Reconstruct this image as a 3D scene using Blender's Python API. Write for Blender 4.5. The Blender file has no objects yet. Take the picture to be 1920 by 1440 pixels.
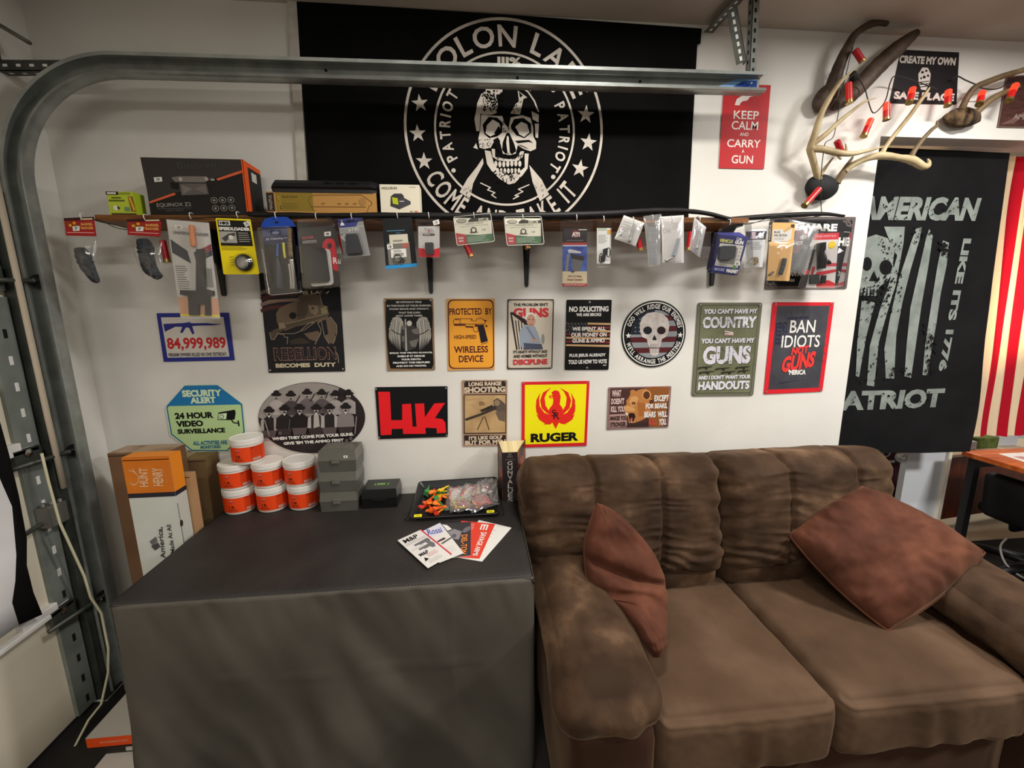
import bpy, bmesh, math, random
from mathutils import Vector, Matrix, noise

scene = bpy.context.scene
COL = scene.collection
rnd = random.Random(11)

# ------------------------------------------------------------------ camera
CAM_F = 782.93                       # focal length in pixels of a 1920 px wide frame
CAM_C = Vector((0.0, -1.8, 1.56))    # 1.8 m in front of the sign wall (the wall face is y = 0)
_p, _y, _r = math.radians(10.383), math.radians(5.139), math.radians(-0.5305)
CAM_FW = Vector((math.sin(_y)*math.cos(_p), math.cos(_y)*math.cos(_p), -math.sin(_p)))
_ri = Vector((math.cos(_y), -math.sin(_y), 0)); _up = _ri.cross(CAM_FW)
CAM_RI = _ri*math.cos(_r) + _up*math.sin(_r)
CAM_UP = _up*math.cos(_r) - _ri*math.sin(_r)
cam = bpy.data.cameras.new('camera'); cam.sensor_fit = 'HORIZONTAL'; cam.sensor_width = 36
cam.lens = CAM_F/1920*36; cam.clip_start = 0.01
cam_o = bpy.data.objects.new('camera', cam); COL.objects.link(cam_o)
cam_o.matrix_world = Matrix((
    (CAM_RI.x, CAM_UP.x, -CAM_FW.x, CAM_C.x), (CAM_RI.y, CAM_UP.y, -CAM_FW.y, CAM_C.y),
    (CAM_RI.z, CAM_UP.z, -CAM_FW.z, CAM_C.z), (0, 0, 0, 1)))
scene.camera = cam_o

# ------------------------------------------------------------------ world, lamps, exposure
w = bpy.data.worlds.new('world'); scene.world = w; w.use_nodes = True
w.node_tree.nodes['Background'].inputs[0].default_value = (1.0, 0.93, 0.85, 1)
w.node_tree.nodes['Background'].inputs[1].default_value = 0.20
def lamp(name, loc, sx, sy, power, col, target=None, spread=180):
    l = bpy.data.lights.new(name, 'AREA'); l.shape = 'RECTANGLE'; l.size = sx; l.size_y = sy
    l.energy = power; l.color = col; l.spread = math.radians(spread)
    o = bpy.data.objects.new(name, l); COL.objects.link(o); o.location = loc
    if target:
        o.rotation_euler = (Vector(target)-Vector(loc)).to_track_quat('-Z', 'Y').to_euler()
    return o
lamp('ceiling_and_fill_light', (1.95, -0.80, 2.62), 0.34, 0.16, 19, (1.0, 0.97, 0.92))
lamp('ceiling_and_fill_light', (0.45, -0.80, 2.62), 0.34, 0.16, 15, (1.0, 0.96, 0.90))
lamp('ceiling_and_fill_light', (2.9, -1.9, 2.62), 0.4, 0.3, 52, (1.0, 0.98, 0.95))
lamp('ceiling_and_fill_light', (-0.3, -2.7, 2.6), 1.2, 0.3, 34, (1.0, 0.95, 0.87))  # unseen fill light added behind the camera to brighten the front
lamp('back_room_lamp_light', (2.95, 0.55, 1.45), 0.25, 0.25, 13, (1.0, 0.62, 0.32), (2.5, .12, 2.27))
lamp('back_room_lamp_light', (3.6, 1.6, 2.5), 0.6, 0.6, 16, (1.0, 0.97, 0.95))
vs = scene.view_settings
scene.display_settings.display_device = 'sRGB'
vs.view_transform = 'Standard'; vs.look = 'None'; vs.gamma = 1; vs.use_curve_mapping = False
vs.exposure = 0.45
scene.cycles.max_bounces = 10; scene.cycles.transparent_max_bounces = 24

# ------------------------------------------------------------------ geometry of the view: points on known planes
def ray(x, y): return CAM_RI*((x-960)/CAM_F) + CAM_UP*((720-y)/CAM_F) + CAM_FW
def PY(x, y, Y=0.0): d = ray(x, y); return CAM_C + d*((Y-CAM_C.y)/d.y)
def PZ(x, y, Z): d = ray(x, y); return CAM_C + d*((Z-CAM_C.z)/d.z)
def PX(x, y, X): d = ray(x, y); return CAM_C + d*((X-CAM_C.x)/d.x)

# ------------------------------------------------------------------ materials
def lin(h):
    h = h.lstrip('#'); c = [int(h[i:i+2], 16)/255 for i in (0, 2, 4)]
    return tuple((v/12.92 if v <= .04045 else ((v+.055)/1.055)**2.4) for v in c) + (1,)
_mats = {}
def C(h, rough=.55, metal=0.0, name=None, spec=.4):
    k = (h, rough, metal, spec)
    if k in _mats: return _mats[k]
    m = bpy.data.materials.new(name or 'paint_'+h.lstrip('#')); m.use_nodes = True
    b = m.node_tree.nodes['Principled BSDF']
    b.inputs['Base Color'].default_value = lin(h); b.inputs['Roughness'].default_value = rough
    b.inputs['Metallic'].default_value = metal; b.inputs['Specular IOR Level'].default_value = spec
    _mats[k] = m; return m
def noisy(name, h1, h2, scale=8, rough=.7, metal=0, bump=0, bscale=None, detail=4, spec=.3, sheen=0, stretch=None, lo=.35, hi=.65, coords='Object'):
    m = bpy.data.materials.new(name); m.use_nodes = True; nt = m.node_tree; N = nt.nodes; L = nt.links
    b = N['Principled BSDF']; tc = N.new('ShaderNodeTexCoord'); mp = N.new('ShaderNodeMapping')
    L.new(tc.outputs[coords], mp.inputs[0])
    if stretch: mp.inputs['Scale'].default_value = stretch
    n = N.new('ShaderNodeTexNoise'); n.inputs['Scale'].default_value = scale; n.inputs['Detail'].default_value = detail
    L.new(mp.outputs[0], n.inputs['Vector'])
    r = N.new('ShaderNodeValToRGB'); r.color_ramp.elements[0].position = lo; r.color_ramp.elements[1].position = hi
    r.color_ramp.elements[0].color = lin(h1); r.color_ramp.elements[1].color = lin(h2)
    L.new(n.outputs['Fac'], r.inputs[0]); L.new(r.outputs[0], b.inputs['Base Color'])
    b.inputs['Roughness'].default_value = rough; b.inputs['Metallic'].default_value = metal
    b.inputs['Specular IOR Level'].default_value = spec
    if sheen:
        b.inputs['Sheen Weight'].default_value = sheen; b.inputs['Sheen Roughness'].default_value = .4
    if bump:
        n2 = N.new('ShaderNodeTexNoise'); n2.inputs['Scale'].default_value = bscale or scale*6; n2.inputs['Detail'].default_value = 3
        L.new(mp.outputs[0], n2.inputs['Vector'])
        bp = N.new('ShaderNodeBump'); bp.inputs['Strength'].default_value = bump; bp.inputs['Distance'].default_value = .004
        L.new(n2.outputs['Fac'], bp.inputs['Height']); L.new(bp.outputs[0], b.inputs['Normal'])
    return m
def clear(name, tint='#ffffff', gloss=.10, rough=.08, haze=0.0):
    m = bpy.data.materials.new(name); m.use_nodes = True; nt = m.node_tree; N = nt.nodes; L = nt.links
    N.remove(N['Principled BSDF']); out = N['Material Output']
    t = N.new('ShaderNodeBsdfTransparent'); t.inputs[0].default_value = lin(tint)
    g = N.new('ShaderNodeBsdfGlossy'); g.inputs['Roughness'].default_value = rough; g.inputs[0].default_value = (.95, .95, .95, 1)
    lw = N.new('ShaderNodeLayerWeight'); lw.inputs[0].default_value = .35
    ma = N.new('ShaderNodeMath'); ma.operation = 'MULTIPLY_ADD'; ma.inputs[1].default_value = .5; ma.inputs[2].default_value = gloss
    L.new(lw.outputs['Fresnel'], ma.inputs[0])
    mx = N.new('ShaderNodeMixShader'); L.new(ma.outputs[0], mx.inputs[0]); L.new(t.outputs[0], mx.inputs[1]); L.new(g.outputs[0], mx.inputs[2])
    last = mx
    if haze:
        d = N.new('ShaderNodeBsdfDiffuse'); d.inputs[0].default_value = (.85, .85, .85, 1)
        m2 = N.new('ShaderNodeMixShader'); m2.inputs[0].default_value = haze
        L.new(mx.outputs[0], m2.inputs[1]); L.new(d.outputs[0], m2.inputs[2]); last = m2
    L.new(last.outputs[0], out.inputs[0]); return m

# ------------------------------------------------------------------ object helpers
def tag(o, label=None, cat=None, group=None, kind=None):
    if label: o['label'] = label
    if cat: o['category'] = cat
    if group: o['group'] = group
    if kind: o['kind'] = kind
    return o
def thing(name, loc, label, cat, group=None):
    o = bpy.data.objects.new(name, None); o.empty_display_size = .05; COL.objects.link(o); o.location = loc
    return tag(o, label, cat, group)
def copy_tree(o, parent=None):
    c = o.copy(); COL.objects.link(c); c.parent = parent
    for ch in list(o.children): copy_tree(ch, c)
    return c
def world_off(o):
    v = Vector((0, 0, 0))
    while o is not None: v = v + o.location; o = o.parent
    return v

class B:
    """collects polygons in world coordinates and links them as ONE mesh object"""
    def __init__(s): s.v = []; s.f = []; s.m = []; s.mats = []; s.sm = []
    def mi(s, m):
        if m not in s.mats: s.mats.append(m)
        return s.mats.index(m)
    def face(s, pts, m, smooth=False):
        n = len(s.v); s.v += [tuple(p) for p in pts]; s.f.append(tuple(range(n, n+len(pts)))); s.m.append(s.mi(m)); s.sm.append(smooth)
    def mesh(s, vs, fs, m, smooth=False):
        n = len(s.v); s.v += [tuple(p) for p in vs]; k = s.mi(m)
        for f in fs: s.f.append(tuple(i+n for i in f)); s.m.append(k); s.sm.append(smooth)
    def box(s, c, d, m, R=None):
        c = Vector(c); h = Vector(d)/2
        vs = [Vector((x*h.x, y*h.y, z*h.z)) for x in (-1, 1) for y in (-1, 1) for z in (-1, 1)]
        if R is not None: vs = [R @ v for v in vs]
        s.mesh([c+v for v in vs], [(0, 1, 3, 2), (4, 6, 7, 5), (0, 4, 5, 1), (2, 3, 7, 6), (0, 2, 6, 4), (1, 5, 7, 3)], m)
    def hexa(s, P, m, ms=None):
        """P: 8 corners, bottom ring 0-3 then top ring 4-7 (same order); ms: optional materials bottom,top,side0..3"""
        fs = [(3, 2, 1, 0), (4, 5, 6, 7)] + [(i, (i+1) % 4, 4+(i+1) % 4, 4+i) for i in range(4)]
        for i, f in enumerate(fs): s.face([P[j] for j in f], (ms or {}).get(i, m))
    def prism(s, pts, off, m, mside=None, mback=None):
        off = Vector(off); pts = [Vector(p) for p in pts]; n = len(pts)
        s.face(pts, m); s.face([p+off for p in reversed(pts)], mback or mside or m)
        for i in range(n): s.face([pts[i], pts[i]+off, pts[(i+1) % n]+off, pts[(i+1) % n]], mside or m)
    def tube(s, pts, r, m, n=8, caps=True, flat=None):
        pts = [Vector(p) for p in pts]; rings = []; prev = None
        for i, p in enumerate(pts):
            t = (pts[min(i+1, len(pts)-1)]-pts[max(i-1, 0)]).normalized()
            if prev is None:
                a = Vector((0, 0, 1)) if abs(t.z) < .9 else Vector((1, 0, 0)); u = t.cross(a).normalized()
            else: u = (prev - t*prev.dot(t)).normalized()
            prev = u; v = t.cross(u)
            rr = r[i] if isinstance(r, (list, tuple)) else r
            fl = flat or 1
            rings.append([p+u*(rr*math.cos(2*math.pi*k/n))+v*(rr*fl*math.sin(2*math.pi*k/n)) for k in range(n)])
        vs = [q for R in rings for q in R]; fs = []
        for i in range(len(rings)-1):
            for k in range(n): fs.append((i*n+k, i*n+(k+1) % n, (i+1)*n+(k+1) % n, (i+1)*n+k))
        if caps: fs.append(tuple(reversed(range(n)))); fs.append(tuple(range((len(rings)-1)*n, len(rings)*n)))
        s.mesh(vs, fs, m, True)
    def lathe(s, prof, c, m, axis=(0, 0, 1), n=24, seg_mats=None):
        c = Vector(c); q = Vector((0, 0, 1)).rotation_difference(Vector(axis))
        rings = [[c + q @ Vector((max(r, 1e-5)*math.cos(2*math.pi*k/n), max(r, 1e-5)*math.sin(2*math.pi*k/n), z)) for k in range(n)] for r, z in prof]
        for i in range(len(rings)-1):
            vs = rings[i]+rings[i+1]
            s.mesh(vs, [(k, (k+1) % n, n+(k+1) % n, n+k) for k in range(n)], (seg_mats or {}).get(i, m), True)
    def grid(s, fn, nu, nv, m, smooth=True, mf=None, wrapu=False):
        vs = [fn(i/nu, j/nv) for j in range(nv+1) for i in range(nu+1)]
        n0 = len(s.v); s.v += [tuple(p) for p in vs]
        for j in range(nv):
            for i in range(nu):
                a = n0+j*(nu+1)+i
                s.f.append((a, a+1, a+nu+2, a+nu+1)); s.m.append(s.mi(mf(i, j) if mf else m)); s.sm.append(smooth)
    def build(s, name, parent=None, origin=None, label=None, cat=None, group=None, kind=None, bevel=0, solid=0, subsurf=0, weld=False, auto=True):
        if origin is None:
            if parent is not None: origin = world_off(parent)
            else:
                xs = list(zip(*s.v)); origin = Vector(((min(xs[0])+max(xs[0]))/2, (min(xs[1])+max(xs[1]))/2, min(xs[2])))
        origin = Vector(origin)
        me = bpy.data.meshes.new(name); me.from_pydata([tuple(Vector(p)-origin) for p in s.v], [], s.f)
        for m in s.mats: me.materials.append(m)
        me.polygons.foreach_set('material_index', s.m); me.polygons.foreach_set('use_smooth', s.sm)
        if weld:
            bm = bmesh.new(); bm.from_mesh(me); bmesh.ops.remove_doubles(bm, verts=bm.verts, dist=1e-5)
            bmesh.ops.recalc_face_normals(bm, faces=bm.faces); bm.to_mesh(me); bm.free()
        me.update(); o = bpy.data.objects.new(name, me); COL.objects.link(o)
        o.location = origin - (world_off(parent) if parent is not None else Vector((0, 0, 0)))
        if parent is not None: o.parent = parent
        if bevel:
            md = o.modifiers.new('bevel', 'BEVEL'); md.width = bevel; md.segments = 2; md.limit_method = 'ANGLE'; md.angle_limit = .7
        if solid:
            md = o.modifiers.new('solid', 'SOLIDIFY'); md.thickness = solid; md.offset = 0
        if subsurf:
            md = o.modifiers.new('sub', 'SUBSURF'); md.levels = md.render_levels = subsurf
        return tag(o, label, cat, group, kind)

# ------------------------------------------------------------------ lettering (Blender's built-in font turned into faces)
_glyph = {}
def glyphs(txt, bold=0.0):
    k = (txt, bold)
    if k in _glyph: return _glyph[k]
    cu = bpy.data.curves.new('lettering', 'FONT'); cu.body = txt; cu.resolution_u = 3; cu.offset = bold; cu.fill_mode = 'FRONT'
    ob = bpy.data.objects.new('lettering', cu); COL.objects.link(ob)
    dg = bpy.context.evaluated_depsgraph_get(); me = bpy.data.meshes.new_from_object(ob.evaluated_get(dg))
    vs = [(v.co.x, v.co.y) for v in me.vertices]; fs = [tuple(p.vertices) for p in me.polygons]
    bpy.data.objects.remove(ob); bpy.data.curves.remove(cu); bpy.data.meshes.remove(me)
    _glyph[k] = (vs, fs); return _glyph[k]

class Art:
    """flat print on a plane of a B: origin O, axes X (right) and U (up); draws in metres or in photo pixels through px()"""
    def __init__(s, b, O, X=(1, 0, 0), U=(0, 0, 1), layer=.0003):
        s.b = b; s.O = Vector(O); s.X = Vector(X).normalized(); s.U = Vector(U)
        s.U = (s.U - s.X*s.U.dot(s.X)).normalized(); s.N = s.X.cross(s.U); s.k = 1; s.e = 0.0; s.dl = layer; s.x0 = s.y0 = 0; s.sc = 1
    def crop(s, x0, y0, sc): s.x0, s.y0, s.sc = x0, y0, sc; return s
    def up(s, n=1): s.k += n; return s
    def P(s, a, c): return s.O + s.X*a + s.U*c + s.N*(s.k*s.dl+s.e)
    def m(s, p):
        x, y = s.x0+p[0]/s.sc, s.y0+p[1]/s.sc; d = ray(x, y)
        q = CAM_C + d*((s.O-CAM_C).dot(s.N)/d.dot(s.N)) - s.O
        return q.dot(s.X), q.dot(s.U)
    def poly(s, pts, mat): s.e += 1.2e-5; s.b.face([s.P(*p) for p in pts], mat)
    def ppoly(s, pts, mat): s.poly([s.m(p) for p in pts], mat)
    def prect(s, x0, y0, x1, y1, mat):
        a, b = s.m(((x0+x1)/2-(x1-x0)/2, (y0+y1)/2)), s.m((x1, (y0+y1)/2)); c, d = s.m(((x0+x1)/2, y0)), s.m(((x0+x1)/2, y1))
        s.rect(a[0], d[1], b[0], c[1], mat)
    def rect(s, x0, y0, x1, y1, mat): s.poly([(x0, y0), (x1, y0), (x1, y1), (x0, y1)], mat)
    def ell(s, cx, cy, rx, ry, mat, n=32): s.poly([(cx+rx*math.cos(2*math.pi*k/n), cy+ry*math.sin(2*math.pi*k/n)) for k in range(n)], mat)
    def pell(s, x, y, rx, ry, mat, n=24, rot=0):
        c, q = math.cos(rot), math.sin(rot)
        s.ppoly([(x+rx*math.cos(2*math.pi*k/n)*c-ry*math.sin(2*math.pi*k/n)*q, y+rx*math.cos(2*math.pi*k/n)*q+ry*math.sin(2*math.pi*k/n)*c) for k in range(n)], mat)
    def ring(s, cx, cy, r0, r1, mat, n=64, a0=0, a1=2*math.pi):
        for k in range(n):
            t0, t1 = a0+(a1-a0)*k/n, a0+(a1-a0)*(k+1)/n
            s.poly([(cx+r0*math.cos(t0), cy+r0*math.sin(t0)), (cx+r1*math.cos(t0), cy+r1*math.sin(t0)), (cx+r1*math.cos(t1), cy+r1*math.sin(t1)), (cx+r0*math.cos(t1), cy+r0*math.sin(t1))], mat)
    def line(s, pts, wd, mat):
        for (a, b) in zip(pts, pts[1:]):
            a, b = Vector(a), Vector(b); t = (b-a)
            if t.length < 1e-6: continue
            t.normalize(); n = Vector((-t.y, t.x))*wd/2; a = a-t*wd*.3; b = b+t*wd*.3
            s.poly([a+n, a-n, b-n, b+n], mat)
    def pline(s, pts, wd, mat):
        s.line([s.m(p) for p in pts], wd/s.sc*s.scale(pts[0]), mat)
    def scale(s, p):
        a, b = s.m(p), s.m((p[0]+s.sc, p[1])); return math.hypot(b[0]-a[0], b[1]-a[1])
    def star(s, cx, cy, r, mat, rot=0, q=.4):
        s.poly([(cx+(r if k % 2 == 0 else r*q)*math.sin(rot+math.pi*k/5), cy+(r if k % 2 == 0 else r*q)*math.cos(rot+math.pi*k/5)) for k in range(10)], mat)
    def pstar(s, x, y, r, mat, rot=0):
        c = s.m((x, y)); s.star(c[0], c[1], r/s.sc*s.scale((x, y)), mat, rot)
    def text(s, t, x0, y0, x1, y1, mat, bold=0.0, shear=0, rot=0):
        """fits the string into the local box; rot turns it about the box centre"""
        bold = min(bold+.012, .052)
        vs, fs = glyphs(t, bold)
        if not vs: return
        s.e += 1.2e-5
        xs = [v[0] for v in vs]; ys = [v[1] for v in vs]; ax, bx, ay, by = min(xs), max(xs), min(ys), max(ys)
        cx, cy, wd, ht = (x0+x1)/2, (y0+y1)/2, x1-x0, y1-y0; c, q = math.cos(rot), math.sin(rot); out = []
        for (x, y) in vs:
            u = ((x-ax)/max(bx-ax, 1e-6)-.5)*wd; v = ((y-ay)/max(by-ay, 1e-6)-.5)*ht; u += v*shear
            out.append(s.P(cx+u*c-v*q, cy+u*q+v*c))
        s.b.mesh(out, fs, mat)
    def ptext(s, t, x0, y0, x1, y1, mat, bold=0.0, shear=0, rot=0):
        l, r = s.m((x0, (y0+y1)/2)), s.m((x1, (y0+y1)/2)); u, d = s.m(((x0+x1)/2, y0)), s.m(((x0+x1)/2, y1))
        cx, cy = (l[0]+r[0])/2, (u[1]+d[1])/2; wd = r[0]-l[0]; ht = u[1]-d[1]
        s.text(t, cx-wd/2, cy-ht/2, cx+wd/2, cy+ht/2, mat, bold, shear, rot)
    def arc(s, t, cx, cy, r, h, a_mid, mat, adv=None, inside=False, bold=0.0, span=None, narrow=1):
        """letters of height h on a circle of radius r (baseline); a_mid: angle of the middle; inside: read along the bottom; span: total angle"""
        wds = []
        for ch in t:
            if ch == ' ': wds.append(.45); continue
            xs = [v[0] for v in glyphs(ch, bold)[0]]; wds.append(max(xs)-min(xs)+.14)
        tot = sum(wds); k = span/tot
        sgn = 1 if inside else -1
        a = a_mid - sgn*span/2
        for ch, wd in zip(t, wds):
            am = a + sgn*wd*k/2; a += sgn*wd*k
            if ch == ' ': continue
            vs, fs = glyphs(ch, bold); xs = [v[0] for v in vs]; ys = [v[1] for v in vs]
            ax, bx = min(xs), max(xs); ay, by = (min(ys), max(ys)); hh = h*(min(1, max(.25, (by-ay)/.69)))
            lw = (wd-.14)*k*r; out = []
            for (x, y) in vs:
                u = ((x-ax)/max(bx-ax, 1e-6)-.5)*lw*narrow; v = (y-ay)/max(by-ay, 1e-6)*hh
                if h and ch in "'": v += h-hh
                if inside: rr = r-v; th = am+u/r
                else: rr = r+v; th = am-u/r
                if inside: out.append(s.P(cx+rr*math.cos(th), cy+rr*math.sin(th)))
                else: out.append(s.P(cx+rr*math.cos(th), cy+rr*math.sin(th)))
            s.b.mesh(out, fs, mat)
    def rough(s, n, box, mat, size, seed=0, stretch=1):
        """small irregular flecks inside a pixel box (worn print)"""
        r = random.Random(seed)
        for _ in range(n):
            x, y = r.uniform(box[0], box[2]), r.uniform(box[1], box[3]); q = size*r.uniform(.4, 1.2); a = r.uniform(0, 6.28)
            s.ppoly([(x+q*math.cos(a+k*1.57+r.uniform(-.4, .4))*stretch, y+q*math.sin(a+k*1.57+r.uniform(-.4, .4))) for k in range(4)], mat)

def rr_px(a, quad, rad, n=4):
    """rounded outline (local coordinates) of a quad of photo pixels TL,TR,BR,BL; rad in metres"""
    q = [Vector(a.m(p)) for p in quad]; out = []
    if rad <= 0: return [tuple(p) for p in q]
    for i in range(4):
        p, pr, nx = q[i], q[i-1], q[(i+1) % 4]; e0 = (pr-p).normalized(); e1 = (nx-p).normalized()
        for k in range(n+1):
            t = k/n; out.append(tuple((p+e0*rad)*(1-t)**2 + p*2*t*(1-t) + (p+e1*rad)*t*t))
    return out
def inset(pts, d):
    """inset of a convex-ish clockwise outline"""
    pts = [Vector(p) for p in pts]; c = sum(pts, Vector((0, 0)))/len(pts)
    w = max(p.x for p in pts)-min(p.x for p in pts); h = max(p.y for p in pts)-min(p.y for p in pts)
    return [(c.x+(p.x-c.x)*(1-2*d/w), c.y+(p.y-c.y)*(1-2*d/h)) for p in pts]
def plate(a, outline, mat, t=.0012, edge=None):
    """thin sheet with the outline, its face on layer 0 of the art plane"""
    k = a.k; a.k = 0; e = a.e; a.e = 0.0
    a.b.prism([a.P(*p) for p in outline], -a.N*t, mat, edge or mat); a.k = k; a.e = e

def densify(pts, n=4):
    out = []; pts = [Vector(p) for p in pts]
    for i in range(len(pts)-1):
        p0, p1, p2, p3 = pts[max(i-1, 0)], pts[i], pts[i+1], pts[min(i+2, len(pts)-1)]
        for k in range(n):
            t_ = k/n; out.append(.5*((2*p1)+(p2-p0)*t_+(2*p0-5*p1+4*p2-p3)*t_*t_+(3*p1-p0-3*p2+p3)*t_**3))
    out.append(pts[-1]); return out
# ================================================================== SETTING
WALL = noisy('white_wall_paint', '#d9d6ce', '#e4e1da', scale=2.2, rough=.75, bump=.10, bscale=55, spec=.25)
CEIL = noisy('ceiling_paint', '#b9b2a6', '#c4bdb2', scale=3, rough=.9, bump=.08, bscale=60, spec=.1)
FLOOR = noisy('dark_floor', '#1b1917', '#2a2623', scale=5, rough=.8)
XL, XR, ZC, ZH = -1.524, 1.76, 2.65, 2.268      # left corner, right wall end, ceiling, header underside
b = B()
b.box((.75, -.6, -.05), (8, 6.2, .1), FLOOR); b.build('floor', kind='structure')
b = B(); b.box((3.2, 1.41, .002), (3.2, 1.9, .004), C('#b9ab90', .7, 0, 'back_room_floor')); b.build('floor', kind='structure')
b = B(); b.box((.75, -.6, ZC+.05), (8, 6.2, .1), CEIL); b.build('ceiling', kind='structure')
b = B()
b.prism([(XL-.2, 0, 0), (XR, 0, 0), (XR, 0, ZH), (4.7, 0, ZH), (4.7, 0, ZC), (XL-.2, 0, ZC)], (0, .135, 0), WALL)
b.build('wall_back', kind='structure')
b = B()        # left wall: return beside the roll-up door and the part above it
b.prism([(XL, 0, 0), (XL, 0, ZC), (XL, -3.6, ZC), (XL, -3.6, 2.17), (XL, -.215, 2.17), (XL, -.215, 0)], (-.13, 0, 0), WALL)
b.build('wall_left', kind='structure')
b = B(); b.box((3.2, 2.35, 1.3), (5, .1, 2.7), noisy('far_room_wall', '#8d8a84', '#a19d96', scale=3)); b.build('wall_far', kind='structure')
WT = C('#dfe3e8', .5)
b = B(); b.box((2.635, .325, 1.1), (.245, .035, 2.2), WT); b.box((2.768, .315, 1.1), (.022, .05, 2.2), C('#eee4d3', .5)); b.build('wall_middle', kind='structure')

# ------------------------------------------------------------------ roll-up door
GALV = noisy('galvanised_steel', '#8a8e8a', '#a3a7a2', scale=14, rough=.36, metal=.55, spec=.5)
GALVD = noisy('dull_steel', '#4c4f4b', '#62655f', scale=12, rough=.5, metal=.7, spec=.5)
STILE = noisy('door_stile_steel', '#7b817b', '#8f958e', scale=9, rough=.5, metal=.3)
CREAM = noisy('cream_door_skin', '#e2d7c0', '#eae0cb', scale=3, rough=.6, bump=.06, bscale=90)
HOLE = C('#0c0c0c', .9); WHITE = C('#e8e6e2', .5); CHROME = C('#c9c9c6', .2, 1.0)
d = thing('roll_up_door', (-1.56, -1.7, 0), 'cream sectional roll-up garage door in the left wall', 'garage door')
zs = [.02, .475, 1.08, 1.62, 2.16]
for z0, z1 in zip(zs, zs[1:]):
    b = B(); b.box((-1.58, -1.9, (z0+z1)/2), (.04, 3.35, z1-z0-.006), CREAM)
    p = b.build('door_section', d, bevel=.004)
    b = B(); b.box((-1.553, -.268, (z0+z1)/2), (.014, .075, z1-z0-.02), STILE)
    z = z0+.05
    while z < z1-.05:
        b.box((-1.5455, -.262, z), (.002, .012, .03), WHITE if .6 < z < 1.45 else HOLE); z += .09
    b.build('end_stile', p, bevel=.002)
for z in (zs[1], zs[2]):
    b = B(); b.box((-1.545, -1.9, z+.012), (.03, 3.3, .016), WHITE); b.box((-1.55, -.36, z+.03), (.03, .12, .03), WHITE); b.build('joint_strip', d, bevel=.003)
for z in (zs[1]-.03, zs[2]-.03, 1.66):
    b = B()
    b.tube([(-1.525, -.36, z), (-1.487, -.17, z+.005)], .008, GALVD, 10)
    b.lathe([(0, -.01), (.021, -.01), (.023, 0), (.021, .01), (0, .01)], (-1.487, -.176, z+.005), C('#151515', .5), axis=(0, 1, 0))
    b.lathe([(0, -.014), (.008, -.013), (.009, 0)], (-1.487, -.186, z+.005), CHROME, axis=(0, 1, 0))
    b.box((-1.536, -.29, z+.02), (.012, .09, .06), GALVD); b.lathe([(.012, 0), (.014, .004), (0, .008)], (-1.53, -.29, z+.035), CHROME, axis=(1, 0, 0), n=12)
    b.build('hinge_roller', d)
b = B(); b.box((-1.525, -.265, .845), (.05, .07, .075), C('#77756f', .45, .4)); b.tube([(-1.53, -.5, .80), (-1.53, -.27, .83)], .008, GALVD)
for k in range(3): b.lathe([(.008, 0), (.006, .012), (0, .014)], (-1.525+.01*k, -.285+.02*k, .885), CHROME, n=10)
b.build('lock_latch', d, bevel=.004)
b = B(); b.tube([(-1.497, -.232, .93), (-1.497, -.236, 1.2), (-1.497, -.238, 2.08)], .011, C('#b9ab97', .7), 10, flat=.6); b.build('lit_lip_strip', d)  # added beige strip: the track lip's reflected light put into its colour

# ------------------------------------------------------------------ door track: a bent steel channel
def track():
    b = B(); cx, cz, R = -1.115, 1.97, .37; path = [(-1.485, .03, -1, 0), (-1.485, 1.0, -1, 0), (-1.485, 1.55, -1, 0)]
    for k in range(0, 25):
        a = math.pi - k*math.pi/48; path.append((cx+R*math.cos(a), cz+R*math.sin(a), math.cos(a), math.sin(a)))
    path += [(-.4, 2.347, 0, 1), (.4, 2.354, 0, 1), (1.085, 2.361, 0, 1)]
    prof = [(.021, -.199), (.030, -.201), (.032, -.196), (.0305, -.160), (.027, -.155), (-.027, -.155), (-.0305, -.160), (-.032, -.196), (-.030, -.201), (-.021, -.199)]
    n = len(prof)
    vs = [(x+nx*q, y, z+nz*q) for (x, z, nx, nz) in path for (q, y) in prof]
    fs = [(i*n+k, i*n+k+1, (i+1)*n+k+1, (i+1)*n+k) for i in range(len(path)-1) for k in range(n-1)]
    b.mesh(vs, fs, GALV, True); return b
t = thing('door_track', (-1.485, -.17, 0), 'galvanised garage door track curving up and along the wall top', 'door track')
o = track().build('track_channel', t, solid=.0016)
md = o.modifiers.new('edge', 'EDGE_SPLIT'); md.split_angle = math.radians(40)
for (x, y) in ((611, 132), (970, 146), (1200, 153)):
    b = B(); p = PY(x, y, -.1572); b.lathe([(0, 0), (.0045, 0), (.0045, .002)], p, HOLE, axis=(0, -1, 0), n=12); b.build('bolt_hole', t)
a = Art(B(), PY(1380, 155, -.1574)); a.ppoly([(1340, 165), (1382, 147), (1419, 149), (1419, 166)][::-1], C('#7fa3d0', .25)); a.up(); a.ppoly([(1372, 164), (1392, 153), (1419, 151), (1419, 166)][::-1], C('#24468f', .25)); a.b.build('blue_patch', t)  # pale and dark blue quads on the track web near its end
b = B(); p = PY(1408, 158, -.162); b.tube([p, p+Vector((-.012, -.02, -.006))], .003, CHROME, 8); b.build('bolt', t)
b = B(); b.lathe([(.011, 0), (.010, .006), (0, .009)], (-1.44, -.172, 2.115), C('#2a2a2a', .4, .6), axis=(.4, -1, 0), n=12); b.build('bolt', t)
b = B(); b.lathe([(.008, 0), (.007, .005), (0, .007)], (-1.485, -.163, 1.955), CHROME, axis=(0, -1, 0), n=12); b.build('bolt', t)
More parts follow.
